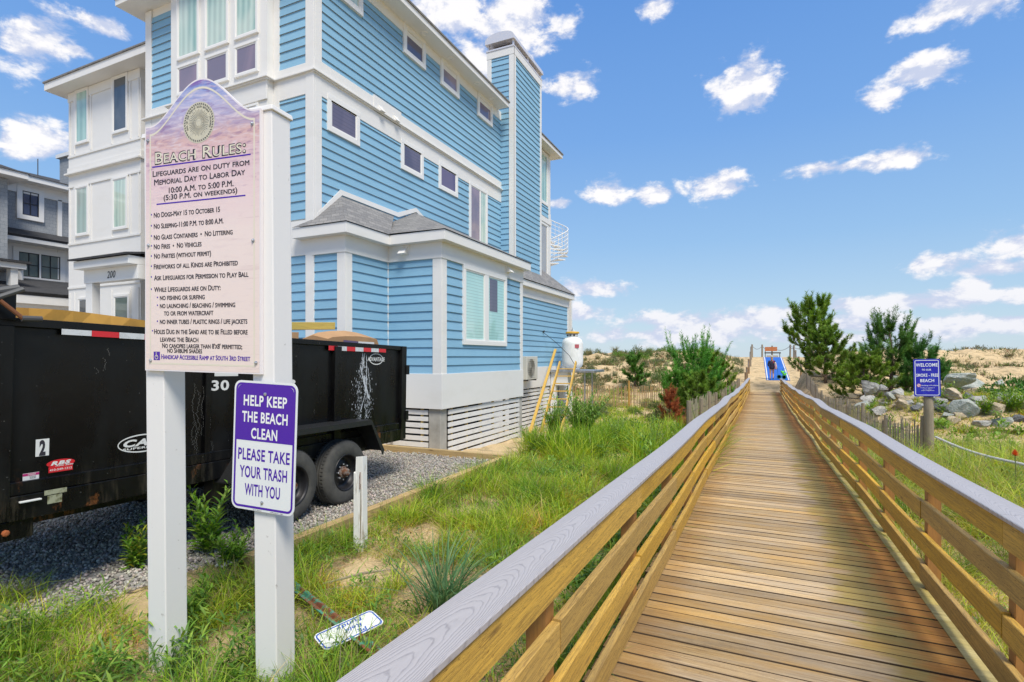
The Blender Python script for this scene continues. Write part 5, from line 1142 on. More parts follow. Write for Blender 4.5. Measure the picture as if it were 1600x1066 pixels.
q = MB(); q.hexa([(-.55,y0+2.3,zt-.1),(-.12,y0+2.05,zt-.12),(-.12,y0+2.9,zt-.1),(-.6,y0+2.9,zt-.1),(-.55,y0+2.3,zt+.0),(-.12,y0+2.05,zt+.02),(-.12,y0+2.9,zt+.085),(-.6,y0+2.9,zt+.1)]); loaded('cardboard_sheet', q, CARD, 'flat brown cardboard sheet on the trailer load behind the rules sign', 'cardboard')
q = MB(); q.hexa([(-.75,-1.3,zt+.06),(-.62,-1.3,zt+.06),(-.50,.62,zt+.20),(-.64,.62,zt+.20),(-.75,-1.3,zt+.15),(-.62,-1.3,zt+.15),(-.50,.62,zt+.30),(-.64,.62,zt+.30)]); loaded('lumber_board', q, LUM, 'yellow lumber plank lying on top of the trailer load', 'plank', .004)
bxm = thing('cardboard_box', 'crushed brown cardboard box sticking out of the rear half of the trailer', 'cardboard box', tuple(Mt @ Vector((-.4, .6, zt-.2))))
q = MB(); q.v = []; 
sect = lambda y_, k: [(-.10-.02*k, y_, zt-.22), (-.10, y_, zt+.01+.09*k), (-.34, y_, zt+.05+.13*k), (-.62, y_, zt-.02+.10*k), (-.62, y_, zt-.22)]
ysx = [.02,.10,.35,.62,.85,1.02]; ks = [.25,.55,.85,1.0,.95,.80]; vs = []; fs = []
for y_, k in zip(ysx, ks): vs += sect(y_, k)
for i in range(5): fs += [(5*i+j, 5*i+(j+1)%5, 5*i+5+(j+1)%5, 5*i+5+j) for j in range(5)]
fs += [(4,3,2,1,0)]
q.add(tw(vs), fs); 
bo = q.build('box_body', CARD, bxm); md = bo.modifiers.new('s', 'SOLIDIFY'); md.thickness = .006
q = MB(); q.add(tw([(-.10,1.02,zt+.085),(-.09,1.02,zt-.15),(-.11,1.14,zt-.16),(-.10,1.12,zt-.08)]), [(0,1,2,3)]); fl_ = q.build('box_flap', CARD, bxm); md = fl_.modifiers.new('s', 'SOLIDIFY'); md.thickness = .006
q = MB(); q.add(tw([(-.095,.60,zt-.0),(-.093,.95,zt-.005),(-.093,.95,zt+.035),(-.095,.60,zt+.03)]), [(0,1,2,3)]); q.build('box_label', STW, bxm)
q = MB(); q.add(tw([(-.091,.30,zt+.00),(-.091,.60,zt+.0),(-.091,.60,zt+.03),(-.091,.30,zt+.035)]), [(0,1,2,3)]); q.build('box_print', mat('violet_print', (.12,.09,.17), .7), bxm)
q = MB(); q.add(tw([(-.20,.80,zt+.127),(-.20,.93,zt+.118),(-.13,.93,zt+.093),(-.13,.80,zt+.10)]), [(0,1,2,3)]); q.build('hand_hole', STW, bxm)
# ---------------------------------------------------------------- things by the house
# air-conditioning unit
AC = thing('air_conditioner', 'off-white outdoor air-conditioning unit mounted on the blue side wall', 'air conditioner', (-6.5, 16.3, hz(-.75)))
ACM = mat('ac_enamel', (.55,.54,.48), .5)
a0 = at(815, 600, X=-6.50); 
ya, yb = 15.05, 15.95
MB().box((-6.84, ya, hz(-.70)), (-6.50, yb, hz(.02))).build('casing', ACM, AC, bevel=.012)
MB().lathe((-6.497, (ya+yb)/2-.08, hz(-.34)), (1,0,0), [(.29,0),(.29,.006),(.27,.012),(.265,.0)], 32).build('fan_surround', mat('ac_fan_grey', (.30,.30,.28), .6), AC)  # mid-grey disc and rim behind the fan grille
q = MB()
for k in range(5): q.lathe((-6.485, (ya+yb)/2-.08, hz(-.34)), (1,0,0), [(.05+.05*k,0),(.05+.05*k,.006),(.056+.05*k,.006),(.056+.05*k,.0)], 32)
for k in range(11): h = -.62+.056*k; q.box((-6.487, (ya+yb)/2-.36, hz(h)), (-6.480, (ya+yb)/2+.2, hz(h+.008)))
q.build('fan_grille', ACM, AC); MB().box((-6.88,ya+.1,hz(-.74)),(-6.5,ya+.14,hz(-.70))).box((-6.88,yb-.14,hz(-.74)),(-6.5,yb-.1,hz(-.70))).build('bracket', BLACK, AC)
# propane tank on its platform
pc_ = at(891, 575, zc=19.2); PX, PY = -6.22, 18.6
PT_ = thing('propane_tank', 'white upright propane tank with yellow collar on a platform behind the house corner', 'gas tank', (PX, PY, hz(-.42)))
TW_ = mat('tank_white', (.78,.79,.78), .4, var=((3,3,2),(.66,.67,.64),.5,.7)); YEL = mat('tank_yellow', (.68,.38,.03), .5)
prof = [(.14,0),(.26,.0),(.34,.06),(.38,.15),(.385,.24),(.385,.86),(.38,.93),(.34,1.02),(.27,1.08),(.20,1.11),(.18,1.12)]
PT_o = MB().lathe((PX,PY,hz(-.40)), (0,0,1), prof, 36).build('tank_body', TW_, PT_, smooth=True)
MB().lathe((PX,PY,hz(-.40)), (0,0,1), [(.19,1.10),(.20,1.25),(.185,1.25),(.18,1.11)], 28).build('valve_guard', TW_, PT_, smooth=True)
MB().lathe((PX,PY,hz(-.40)), (0,0,1), [(.15,1.245),(.245,1.25),(.25,1.275),(.24,1.31),(.16,1.32),(.10,1.315)], 28).build('collar', YEL, PT_, smooth=True)
q = MB().tube([(PX-.06,PY,hz(.91)),(PX,PY,hz(1.03)),(PX+.07,PY,hz(.93))], .010, 6).tube([(PX,PY,hz(.9)),(PX,PY,hz(1.06))], .014, 6); q.build('valve', STEEL, PT_)
for k in range(3):
    g = R(-130+k*38); MB().box((PX+.192*math.cos(g)-.035, PY+.192*math.sin(g)-.03, hz(.76)), (PX+.192*math.cos(g)+.035, PY+.192*math.sin(g)+.02, hz(.81))).build('guard_opening', DARK, PT_)
q = MB(); lb = Plane((PX+.20,PY-.335,hz(.32)), (.86,.5,0), (0,0,1), (.5,-.86,0)); q.add([lb.P(0,0,.002),lb.P(.15,0,.012),lb.P(.15,.13,.012),lb.P(0,.13,.002)],[(0,1,2,3)]); q.build('warning_label', mat('faded_red_label', (.45,.10,.12), .6), PT_)
MB().lathe((PX,PY,hz(-.45)), (0,0,1), [(.24,0),(.27,.02),(.27,.07),(.25,.07)], 24).build('foot_ring', TW_, PT_)
pf = thing('tank_platform', 'grey steel platform carrying the propane tank at the house corner', 'platform', (PX, PY, gz(PX, PY)))
MB().box((-6.9, 17.9, hz(-.54)), (-5.2, 19.2, hz(-.46))).build('platform_top', STEEL, pf, bevel=.005)
for x in (-6.75, -5.6):
    for y in (18.1, 19.0): w_ = .09 if x < -6 else .022; MB().box((x-w_,y-w_,gz(x,y)-.2), (x+w_,y+w_,hz(-.545))).build('platform_leg', WHITE2 if x < -6 else STEEL, pf)
MB().box((-6.8,18.0,hz(-1.0)),(-6.2,18.4,hz(-.545))).build('meter_box', FRAMEW, pf)
tag(MB().tube([(-6.9+.03,17.4,hz(.85)),(-6.5,17.6,hz(.52)),(-6.1,17.9,hz(.05)),(-5.9,18.1,hz(-.38))], .010, 5).tube([(-6.87,17.38,hz(.86)),(-6.82,17.34,hz(.9))], .03, 6).build('gas_hose', BLACK), 'thin dark hose running from the blue wall down past the tank', 'hose')
# ladder leaning on the platform
LY = wood('yellow_ladder_wood', (.62,.40,.07), (.54,.33,.06), 'Z', dark=(.3,.17,.04), amt=.3)[0]
b0 = at(843, 684, drop=-2.32); t0 = at(875, 566, zc=17.6); b1 = at(872, 690, drop=-2.32); t1 = at(900, 566, zc=17.6)
b1 = b0+(t1-t0)*1.12
ld = thing('wooden_ladder', 'yellow wooden ladder leaning up toward the propane tank platform', 'ladder', tuple((b0+b1)/2))
def slat_between(mb, a, b, w, t_, up=Vector((0,0,1))):
    a, b = Vector(a), Vector(b); d = (b-a).normalized(); s = d.cross(up).normalized()*w/2; n_ = s.cross(d).normalized()*t_/2
    mb.hexa([a-s-n_, a+s-n_, a+s+n_, a-s+n_, b-s-n_, b+s-n_, b+s+n_, b-s+n_]); return mb
for (a, b) in ((b0, t0), (b1, t1)):
    q = MB(); slat_between(q, a, b, .045, .11); q.build('stringer', LY, ld)
for k in range(9):
    f = .06+.105*k; a = b0+(t0-b0)*f; b = b1+(t1-b1)*f; q = MB(); d = (b-a).normalized(); q.hexa([a+Vector((0,-.05,-.015)), b+Vector((0,-.05,-.015)), b+Vector((0,.06,-.015)), a+Vector((0,.06,-.015)), a+Vector((0,-.05,.015)), b+Vector((0,-.05,.015)), b+Vector((0,.06,.015)), a+Vector((0,.06,.015))]); q.build('rung', LY, ld)
q = MB(); slat_between(q, at(826, 682, drop=-2.2), at(868, 546, X=-6.80), .085, .04); tag(q.build('leaning_board', LY), 'long narrow yellow board leaning on the lattice left of the ladder', 'plank')
q = MB().tube([at(898, 684, drop=-2.35), at(897, 622, zc=16)], .022, 6); tag(q.build('wooden_stake', OLDW), 'thin pale stake standing in tall weeds right of the ladder', 'stake')

# ---------------------------------------------------------------- slat fences
FW1 = mat('fresh_fence_lath', (.44,.27,.12), .85, var=((8,8,2),(.32,.23,.14),.4,.6)); FW2 = mat('silver_fence_lath', (.33,.30,.25), .9, var=((8,8,2),(.22,.20,.16),.4,.6)); FW3 = mat('greenish_fence_lath', (.42,.37,.22), .9, var=((8,8,2),(.28,.26,.18),.4,.6))
WIRE = mat('fence_wire', (.25,.24,.23), .6, .6)
def slat_fence(name, label, pts, hh, m_slat, post_every, m_post, posth, step=.075, jit=.04, hvar=.05, drop_=.0, postr=.05, group=None):
    x0, y0_ = pts[0]; f = thing(name, label, 'fence', (x0, y0_, gz(x0, y0_)), 0, group)
    q = MB(); wires = [[] for _ in range(2)]; posts = []; acc_ = 0
    for (a, b) in zip(pts[:-1], pts[1:]):
        L_ = math.hypot(b[0]-a[0], b[1]-a[1]); n_ = max(1, int(L_/step)); ux_, uy_ = (b[0]-a[0])/L_, (b[1]-a[1])/L_
        for i in range(n_):
            x, y = a[0]+(b[0]-a[0])*i/n_, a[1]+(b[1]-a[1])*i/n_; g = gz(x, y); h = hh+random.uniform(-hvar, hvar)-drop_; l = random.gauss(0, jit)*.5; w = .019
            q.hexa([(x-ux_*w,y-uy_*w-.0,g-.1),(x+ux_*w,y+uy_*w,g-.1),(x+ux_*w-uy_*.008,y+uy_*w+ux_*.008,g-.1),(x-ux_*w-uy_*.008,y-uy_*w+ux_*.008,g-.1),
                    (x-ux_*w+l*ux_,y-uy_*w+l*uy_,g+h),(x+ux_*w+l*ux_,y+uy_*w+l*uy_,g+h),(x+ux_*w-uy_*.008+l*ux_,y+uy_*w+ux_*.008+l*uy_,g+h),(x-ux_*w-uy_*.008+l*ux_,y-uy_*w+ux_*.008+l*uy_,g+h)])
            wires[0].append((x, y, g+h*.25)); wires[1].append((x, y, g+hh*.8))
            acc_ += step
            if acc_ > post_every: acc_ = 0; posts.append((x, y))
    q.build('slat_panel', m_slat, f)
    for w_ in wires: MB().tube(w_[::4] or w_, .006, 4).build('wire', WIRE, f)
    for (x, y) in [pts[0]]+posts: MB().tube([(x+.03,y-.04,gz(x,y)-.3),(x+.03+random.uniform(-.03,.03),y-.04,gz(x,y)+posth*random.uniform(.9,1.05))], [postr, postr*.9], 8).build('fence_post', m_post, f)
    return f
a = at(845, 640, drop=-2.45); b = at(1003, 640, drop=-2.55)
FPO = mat('fence_post_orange', (.50,.30,.07), .8, var=((8,8,2),(.4,.22,.06),.4,.6))
slat_fence('dune_fence', 'orange-brown slat fence running below the dune right of the ladder', [(-9.0, 26.6), (-5.0, 27.4), (-3.95, 27.6)], 1.12, FW1, 3.0, FPO, 1.42, postr=.06)
slat_fence('dune_fence', 'short reddish slat fence piece between the dead red shrub and the pine', [(-2.7, 27.8), (-1.9, 27.9)], 1.05, FW1, 9, mat('fence_post_red', (.36,.12,.05), .8), 1.3, postr=.06)
slat_fence('snow_fence', 'old silvery slat fence half hidden by shrubs left of the boardwalk', [(-1.55, 13.0), (-1.5, 18), (-1.45, 24), (-1.35, 32), (-1.3, 39)], 1.12, FW3, 2.4, OLDW, 1.25, jit=.08, hvar=.12, postr=.06)
slat_fence('snow_fence', 'weathered grey slat fence between the rocks and the right railing', [(2.98, 13.75), (2.75, 17), (2.65, 22), (2.6, 28), (2.5, 38)], .76, FW2, 2.6, OLDW, .9, jit=.09, hvar=.12, postr=.05)

# ---------------------------------------------------------------- rope posts up the sandy ramp
def rpost(x, y, h, m_, label, r=.085):
    g = gz(x, y); o = MB().tube([(x,y,g-.4),(x+random.uniform(-.02,.02),y,g+h)], [r, r*.92], 10).build('rope_post', m_); tag(o, label, 'post', 'posts lining the sandy ramp'); return (x, y, g+h*.9)
PB = mat('brown_post_wood', (.33,.21,.11), .9, var=((8,8,2),(.22,.15,.09),.4,.6))
LP_ = [(-1.05,42.6,1.15),(-1.0,44.2,1.15),(-.95,48.0,1.2),(-.9,52.0,1.3),(-.92,56.5,1.25),(-.85,58.5,1.3)]
RP_ = [(2.75,43.0,1.2),(2.7,46.0,1.2),(2.72,49.5,1.2),(2.7,53.0,1.3),(2.75,57.0,1.3),(2.5,58.5,1.25)]
w1 = ['first','second','third','fourth','fifth','sixth']
tl = [rpost(x, y, h, PB if i < 3 else OLDW, f'brown rope post left of the blue mat, {w1[i]} one up the ramp') for i, (x, y, h) in enumerate(LP_)]
tr_ = [rpost(x, y, h, PB if i < 3 else OLDW, f'brown rope post right of the blue mat, {w1[i]} one up the ramp') for i, (x, y, h) in enumerate(RP_)]
tb_ = [rpost(x, y, h, OLDW, lab) for (x, y, h, lab) in ((0.05,61.5,1.3,'grey rope post at the top left of the bench'),(1.0,62.2,1.2,'grey rope post directly behind the orange bench'),(4.6,60,1.0,'grey rope post right of the ramp near the tall pine'))]
ROPE = mat('dark_rope', (.16,.15,.15), .9)
def rope(a, b, sag, label, group='ropes between the ramp posts'):
    a, b = Vector(a), Vector(b); pts = [a+(b-a)*(i/12)-Vector((0,0,sag*4*(i/12)*(1-i/12))) for i in range(13)]
    tag(MB().tube(pts, .022, 5).build('rope', ROPE), label, 'rope', group)
rope(tl[5], tb_[0], .35, 'short dark rope sagging left behind the bench top'); rope(tb_[0], tb_[1], .35, 'dark rope running down behind the orange bench back'); rope(tb_[1], tr_[5], .4, 'long dark rope sagging right of the bench against the sky')
for i in range(5):
    rope(tl[i], tl[i+1], .25, f'dark rope on the left ramp posts, {w1[i]} span from the boardwalk'); rope(tr_[i], tr_[i+1], .25, f'dark rope on the right ramp posts, {w1[i]} span from the boardwalk')
rope(tr_[5], tb_[2], .3, 'dark rope leading from the ramp top to the tall pine')
# blue beach mat following the ramp
mm_ = MB(); ysm = np.linspace(45.0, 58.6, 30); xw = .80
def matx(y): return 1.13-.012*(y-45)
MB_v = []; 
for y in ysm: MB_v += [(matx(y)-xw, y, gz(matx(y)-xw, y)), (matx(y)+xw, y, gz(matx(y)+xw, y))]
bm_t = thing('beach_mat', 'bright blue access mat with white edges laid up the sandy ramp', 'mat', (1.1, 45, gz(1.1, 45)))
def ribbon(xa, xb, up):
    v = []; 
    for y in ysm:
        gmid = max(gz(matx(y)+s*xw, y) for s in (-1,-.5,0,.5,1)); v += [(matx(y)+xa, y, gmid+up), (matx(y)+xb, y, gmid+up), (matx(y)+xb, y, gmid-.06), (matx(y)+xa, y, gmid-.06)]
    fs = []
    for i in range(len(ysm)-1): fs += [(4*i+j, 4*i+(j+1)%4, 4*i+4+(j+1)%4, 4*i+4+j) for j in range(4)]
    fs += [(0,1,2,3), tuple(4*(len(ysm)-1)+j for j in (3,2,1,0))]; return MB().add(v, fs)
ribbon(-xw, xw, .025).build('mat_surface', mat('mat_blue', (.008,.10,.46), .8, var=((2,2,2),(.012,.13,.52),.4,.6)), bm_t)
for (a_, b_) in ((-xw+.05,-xw+.12),(xw-.12,xw-.05)): ribbon(a_, b_, .032).build('edge_stripe', mat('mat_white', (.7,.72,.74), .7), bm_t)
# bench at the crest
bn = thing('bench', 'orange-brown backed bench on dark legs at the top of the mat', 'bench', (.9, 60.3, gz(.9, 60.3)))
gb_ = gz(.9, 60.3); BO = mat('bench_orange_slats', (.52,.17,.05), .6); BD = mat('bench_dark_frame', (.05,.05,.055), .6)
for k in range(3): MB().box((.30,60.2,gb_+.62+.14*k), (1.42,60.24,gb_+.755+.14*k)).build('back_slat', BO, bn)
for k in range(3): MB().box((.26,60.20+.14*k,gb_+.38), (1.75,60.32+.14*k,gb_+.50)).build('seat_slat', BD, bn)
for x in (.34,.92,1.66):
    MB().box((x-.03,60.24,gb_-.1),(x+.03,60.29,gb_+1.0 if x < 1.5 else gb_+.5)).box((x-.03,60.58,gb_-.1),(x+.03,60.63,gb_+.42)).box((x-.03,60.24,gb_+.37),(x+.03,60.63,gb_+.42)).build('leg', BD, bn)
MB().box((.45,60.1,gb_+.0),(1.5,60.14,gb_+.18)).build('base_board', mat('bench_base_grey', (.4,.38,.34), .8), bn)

# ---------------------------------------------------------------- walker on the ramp, seen from behind
SKIN = mat('skin', (.55,.30,.19), .55); HAIR = mat('blond_hair', (.42,.26,.12), .6, var=((30,30,4),(.30,.17,.07),.4,.6)); NAVY = mat('navy_jacket', (.015,.012,.035), .8, var=((8,8,8),(.025,.02,.05),.4,.6)); SHOE = mat('dark_shoe', (.02,.02,.02), .7)
px_, py_ = .70, 45.2; gp = gz(px_, py_)+.03
PR = thing('person', 'blond person in a navy jacket with bare legs walking up the mat', 'person', (px_, py_, gp))
def skin_body(name, joints, edges, mm, parent, sub=2):
    me = bpy.data.meshes.new(name); me.from_pydata([j[0] for j in joints], edges, []); o = bpy.data.objects.new(name, me); COL.objects.link(o)
    md = o.modifiers.new('skin', 'SKIN'); 
    for i, j in enumerate(joints):
        sv = me.skin_vertices[0].data[i] if me.skin_vertices else None
        if sv: sv.radius = (j[1], j[2] if len(j) > 2 else j[1])
    if me.skin_vertices: me.skin_vertices[0].data[0].use_root = True
    md.use_smooth_shade = True; s = o.modifiers.new('sub', 'SUBSURF'); s.levels = sub; s.render_levels = sub
    dg = bpy.context.evaluated_depsgraph_get(); dg.update(); ev = bpy.data.meshes.new_from_object(o.evaluated_get(dg)); bpy.data.objects.remove(o)
    ev.name = name; ev.materials.clear(); ev.materials.append(mm)
    for p_ in ev.polygons: p_.use_smooth = True
    o = bpy.data.objects.new(name, ev); COL.objects.link(o); o.parent = parent; _KID.setdefault(parent.name, []).append(o); return o
def ensure_skin(me): pass
def skinned(name, joints, edges, mm, parent, sub=2):
    bm = bmesh.new(); ly = bm.verts.layers.skin.verify()
    vs = []
    for i, j in enumerate(joints):
        v = bm.verts.new(j[0]); v[ly].radius = (j[1], j[2] if len(j) > 2 else j[1]); v[ly].use_root = (i == 0); vs.append(v)
    for a, b in edges: bm.edges.new((vs[a], vs[b]))
    me = bpy.data.meshes.new(name); bm.to_mesh(me); bm.free()
    o = bpy.data.objects.new(name, me); COL.objects.link(o); o.modifiers.new('skin', 'SKIN').use_smooth_shade = True
    s = o.modifiers.new('sub', 'SUBSURF'); s.levels = sub; s.render_levels = sub
    dg = bpy.context.evaluated_depsgraph_get(); dg.update(); ev = bpy.data.meshes.new_from_object(o.evaluated_get(dg)); bpy.data.objects.remove(o)
    ev.name = name; ev.materials.clear(); ev.materials.append(mm)
    for p_ in ev.polygons: p_.use_smooth = True
    o = bpy.data.objects.new(name, ev); COL.objects.link(o); o.parent = parent; _KID.setdefault(parent.name, []).append(o); return o
J = [((0,0,.92),.13,.10),((0,0,1.12),.12,.09),((0,.02,1.32),.15,.10),((0,.03,1.44),.06,.06),((0,.05,1.52),.05,.05),((0,.07,1.60),.08,.095),((0,.07,1.67),.07,.08),
     ((-.17,.02,1.38),.055,.055),((-.24,-.02,1.12),.043,.043),((-.20,.16,.98),.032,.032),((-.17,.24,.96),.025,.02),
     ((.17,.02,1.38),.055,.055),((.25,.0,1.12),.043,.043),((.27,.05,.90),.03,.03),((.28,.07,.81),.025,.02),
     ((-.09,0,.86),.095,.10),((-.10,.03,.48),.058,.06),((-.10,-.02,.12),.034,.036),((-.10,-.02,.05),.035,.045),((-.10,.12,.03),.035,.025),
     ((.09,.02,.86),.095,.10),((.10,.12,.50),.058,.06),((.10,-.02,.20),.036,.038),((.10,-.05,.12),.035,.045),((.10,.06,.05),.035,.025)]
for k in range(4): pass
E = [(0,1),(1,2),(2,3),(3,4),(4,5),(5,6),(2,7),(7,8),(8,9),(9,10),(2,11),(11,12),(12,13),(13,14),(0,15),(15,16),(16,17),(17,18),(18,19),(0,20),(20,21),(21,22),(22,23),(23,24)]
for (hi, dx) in ((10,-1),(14,1)):
    hp = Vector(J[hi][0])
    for f in range(5):
        sp_v = Vector(((f-2)*.014, .03 if hi == 10 else .01, -.05)); tip = Vector(((f-2)*.016, .045, -.085+.006*abs(f-2)))
        if f == 4: sp_v = Vector((-dx*.03, .02, -.01)); tip = Vector((-dx*.045, .035, -.035))
        i0_ = len(J); J.append((tuple(hp+sp_v), .0085)); J.append((tuple(hp+tip), .0075)); E += [(hi, i0_), (i0_, i0_+1)]
skinned('body', J, E, SKIN, PR)
JJ = [((0,.0,.72),.21,.15),((0,0,.95),.20,.15),((0,.0,1.15),.18,.14),((0,.02,1.36),.20,.14),((0,.03,1.45),.08,.08),((-.19,.02,1.37),.072,.07),((-.255,-.02,1.12),.06,.06),((-.22,.13,1.0),.05,.05),((.19,.02,1.37),.072,.07),((.265,0,1.12),.06,.06),((.28,.05,.94),.05,.05)]
skinned('jacket', JJ, [(0,1),(1,2),(2,3),(3,4),(3,5),(5,6),(6,7),(3,8),(8,9),(9,10)], NAVY, PR)
skinned('hair', [((0,.03,1.70),.085,.09),((0,.01,1.62),.10,.085),((.01,-.04,1.52),.085,.05),((.02,-.07,1.42),.06,.035)], [(0,1),(1,2),(2,3)], HAIR, PR)
for (x, y, z_) in ((-.10,.04,.03),(.10,-.01,.07)): skinned('shoe', [((x,y-.08,z_+.01),.045,.04),((x,y+.02,z_),.045,.035),((x,y+.11,z_-.005),.042,.028)], [(0,1),(1,2)], SHOE, PR)
MB().lathe((0,.0,1.69), (0,.15,1), [(.10,.03),(.10,.05),(.08,.08),(.05,.10),(.01,.105)], 16).build('cap', mat('white_cap', (.7,.7,.7), .8), PR, smooth=True, local=True)
bp = thing('beach_bag', 'red and white patterned bag slung on the walker\'s right shoulder', 'bag', (px_+.26, py_-.05, gp+.72))
PAT = newmat('patterned_cloth'); v_ = nd(PAT[1], 'ShaderNodeTexVoronoi', {'Vector': coords(PAT[1]), 'Scale': 11.}).outputs['Color']; PAT[1].links.new(mix(PAT[1], .55, v_, (.60,.22,.24)), PAT[2].inputs['Base Color'])
skinned('bag_body', [((0,0,.02),.12,.09),((.01,0,.25),.15,.10),((-.02,0,.50),.12,.08),((-.04,0,.60),.06,.04)], [(0,1),(1,2),(2,3)], PAT[0], bp)
MB().tube([(-.04,0,.55),(-.10,.05,.72),(-.16,.02,.70),(-.14,-.06,.5)], .018, 6).build('strap', mat('red_strap', (.5,.04,.07), .8), bp, local=True)
gt = thing('beach_toy_cart', 'small cart loaded with a green float pulled beside the walker on the mat', 'cart', (px_+.72, py_+.3, gz(px_+.72, py_+.3)+.03))
GRN = mat('lime_float', (.10,.55,.05), .5); TEAL = mat('teal_net', (.02,.16,.16), .8)
skinned('float', [((-.1,0,.62),.09,.07),((.02,0,.45),.15,.07),((.14,0,.30),.14,.07),((.22,0,.18),.07,.05),((.30,0,.48),.05,.04),((-.02,0,.22),.06,.04),((.2,0,.62),.05,.04)], [(0,1),(1,2),(2,3),(1,6),(2,4),(2,5)], GRN, gt)
for (x, z_) in ((-.22,.16),(.12,.14)): MB().lathe((x,-.10,z_), (0,-1,0), [(.15,0),(.16,.02),(.15,.04),(.11,.04),(.11,0)], 20).build('wheel', TEAL, gt, local=True)
MB().tube([(-.3,.0,.16),(-.3,.02,.5),(-.35,-.05,.85)], .014, 6).tube([(-.3,0,.2),(.25,0,.2)], .016, 6).tube([(-.1,-.02,.5),(.1,-.04,.82),(.3,0,.7)], .014, 6).build('frame', TEAL, gt, local=True)
# ---------------------------------------------------------------- blades: every ribbon carries its own colour
GRASS = vcmat('grass_blades', .55, trans=.35, spec=.35)
def blades(px, py, pz, h, lean, w, col, segs=3, curl=None, head=None):
    """arrays per blade; returns verts, faces, colours"""
    n = len(px); hd = rng.uniform(0, 2*np.pi, n) if head is None else head; fc = hd+rng.uniform(-1.2, 1.2, n)+np.pi/2
    curl = lean if curl is None else curl
    lv = np.linspace(0, 1, segs+1); V_ = np.zeros((n, 2*segs+1, 3)); C_ = np.zeros((n, 2*segs+1, 3))
    for i, s in enumerate(lv):
        out = h*(lean*s+curl*s*s*.9); up = h*(s-(.35*(lean+curl))*s*s*s*.8)
        cx_ = px+np.cos(hd)*out; cy_ = py+np.sin(hd)*out; cz_ = pz+up; ww = w*(1-s*.65)*(.8+.2*np.sin(s*3))*.5
        k = 1.0+.15*s
        if i < segs:
            V_[:, 2*i] = np.stack([cx_-np.cos(fc)*ww, cy_-np.sin(fc)*ww, cz_], 1); V_[:, 2*i+1] = np.stack([cx_+np.cos(fc)*ww, cy_+np.sin(fc)*ww, cz_], 1); C_[:, 2*i] = col*k; C_[:, 2*i+1] = col*k
        else: V_[:, 2*i] = np.stack([cx_, cy_, cz_], 1); C_[:, 2*i] = col*k
    f = []
    for i in range(segs-1): f += [(2*i, 2*i+1, 2*i+3), (2*i, 2*i+3, 2*i+2)]
    f.append((2*segs-2, 2*segs-1, 2*segs)); f = np.array(f)
    F_ = (f[None]+(np.arange(n)*(2*segs+1))[:, None, None]).reshape(-1, 3)
    return V_.reshape(-1, 3), F_, C_.reshape(-1, 3)
def merge(parts):
    vs, fs, cs, b = [], [], [], 0
    for v, f, c in parts: vs.append(v); fs.append(f+b); cs.append(c); b += len(v)
    return np.concatenate(vs), np.concatenate(fs), np.concatenate(cs)
def pal(n, cols, wts, jit=.18):
    cols = np.array(cols); idx = rng.choice(len(cols), n, p=np.array(wts)/sum(wts)); return cols[idx]*rng.uniform(1-jit, 1+jit, (n, 1))*rng.uniform(.94, 1.06, (n, 3))
GR = [(.24,.38,.025),(.36,.46,.035),(.45,.48,.06),(.12,.25,.025),(.46,.36,.15),(.26,.18,.09)]
def field(x0, x1, y0, y1, n, hmin, hmax, dens, w=.006, wts=(5,4,2.4,2,1.3,.8), lean=.45, segs=3, clump=True, cols=None):
    m_ = n
    x = rng.uniform(x0, x1, m_); y = rng.uniform(y0, y1, m_)
    if clump:      # pull blades into tufts
        nc = max(1, m_//26); cxs = rng.uniform(x0, x1, nc); cys = rng.uniform(y0, y1, nc); who = rng.integers(0, nc, m_); r_ = rng.normal(0, .05, (m_, 2)); k = rng.uniform(0, 1, m_) < .72
        x = np.where(k, cxs[who]+r_[:, 0], x); y = np.where(k, cys[who]+r_[:, 1], y)
    else: who = rng.integers(0, max(1, m_//26), m_)
    d = dens(x, y); keep = rng.uniform(0, 1, m_) < d; x, y, who, d = x[keep], y[keep], who[keep], d[keep]
    tint = rng.uniform(0, 1, who.max()+1 if len(who) else 1)[who]
    h = rng.uniform(hmin, hmax, len(x))*(.6+.6*np.clip(d, 0, 1))*(.7+.6*tint); col = pal(len(x), cols or GR, wts)
    pt = wavy(x, y, 1.3, 13); pt2 = wavy(x, y, .8, 19); col = col*(.8+.4*tint)[:, None]*np.where((pt > .25)[:, None], [[.58,.74,.75]], 1.)*np.where((pt2 < -.45)[:, None], [[1.25,.92,.9]], 1.); h = h*np.where(pt > .25, 1.25, 1.)*np.where(pt2 < -.45, .7, 1.)
    return blades(x, y, G(x, y)+EYE-.01, h, np.abs(rng.normal(lean, .25, len(x))), np.full(len(x), w)*rng.uniform(.7, 1.4, len(x)), col, segs)
def not_walk(x): return (x < X0-.16) | (x > X1+.16)
def dl(x, y):      # left strip: thick by the timber and the post, bare sandy spots elsewhere
    nz_ = wavy(x, y, 1.5, 4)*.5+wavy(x, y, .6, 9)*.28
    d = .52+nz_*1.5
    d = np.where(((x+2.25)/.42)**2+((y-3.75)/.62)**2 < 1, d-.95, d)       # sand by the boardwalk
    d = np.where((np.abs(x+2.75) < .42) & (np.abs(y-2.55) < .5), d-.45, d)
    d = np.where(y > 6.5, d+.35, d); d = np.where((x < -4.25), d*(.8 if True else 1), d)
    d = np.where((x < -4.1) & (y > 2.6), 0, d); d = np.where((x < -4.1) & (x > -6), np.where(y < 2.4-(x+4.1)*-.35, d+.25, 0), d)
    d = np.where(x < -6, 0, d); d = np.where((x < -4.6) & (y > 8.0), d-.9, d)
    d = np.where((x < -3.82) & (y > 3.4), d-.55, d)
    return np.clip(d, 0, 1)*not_walk(x)
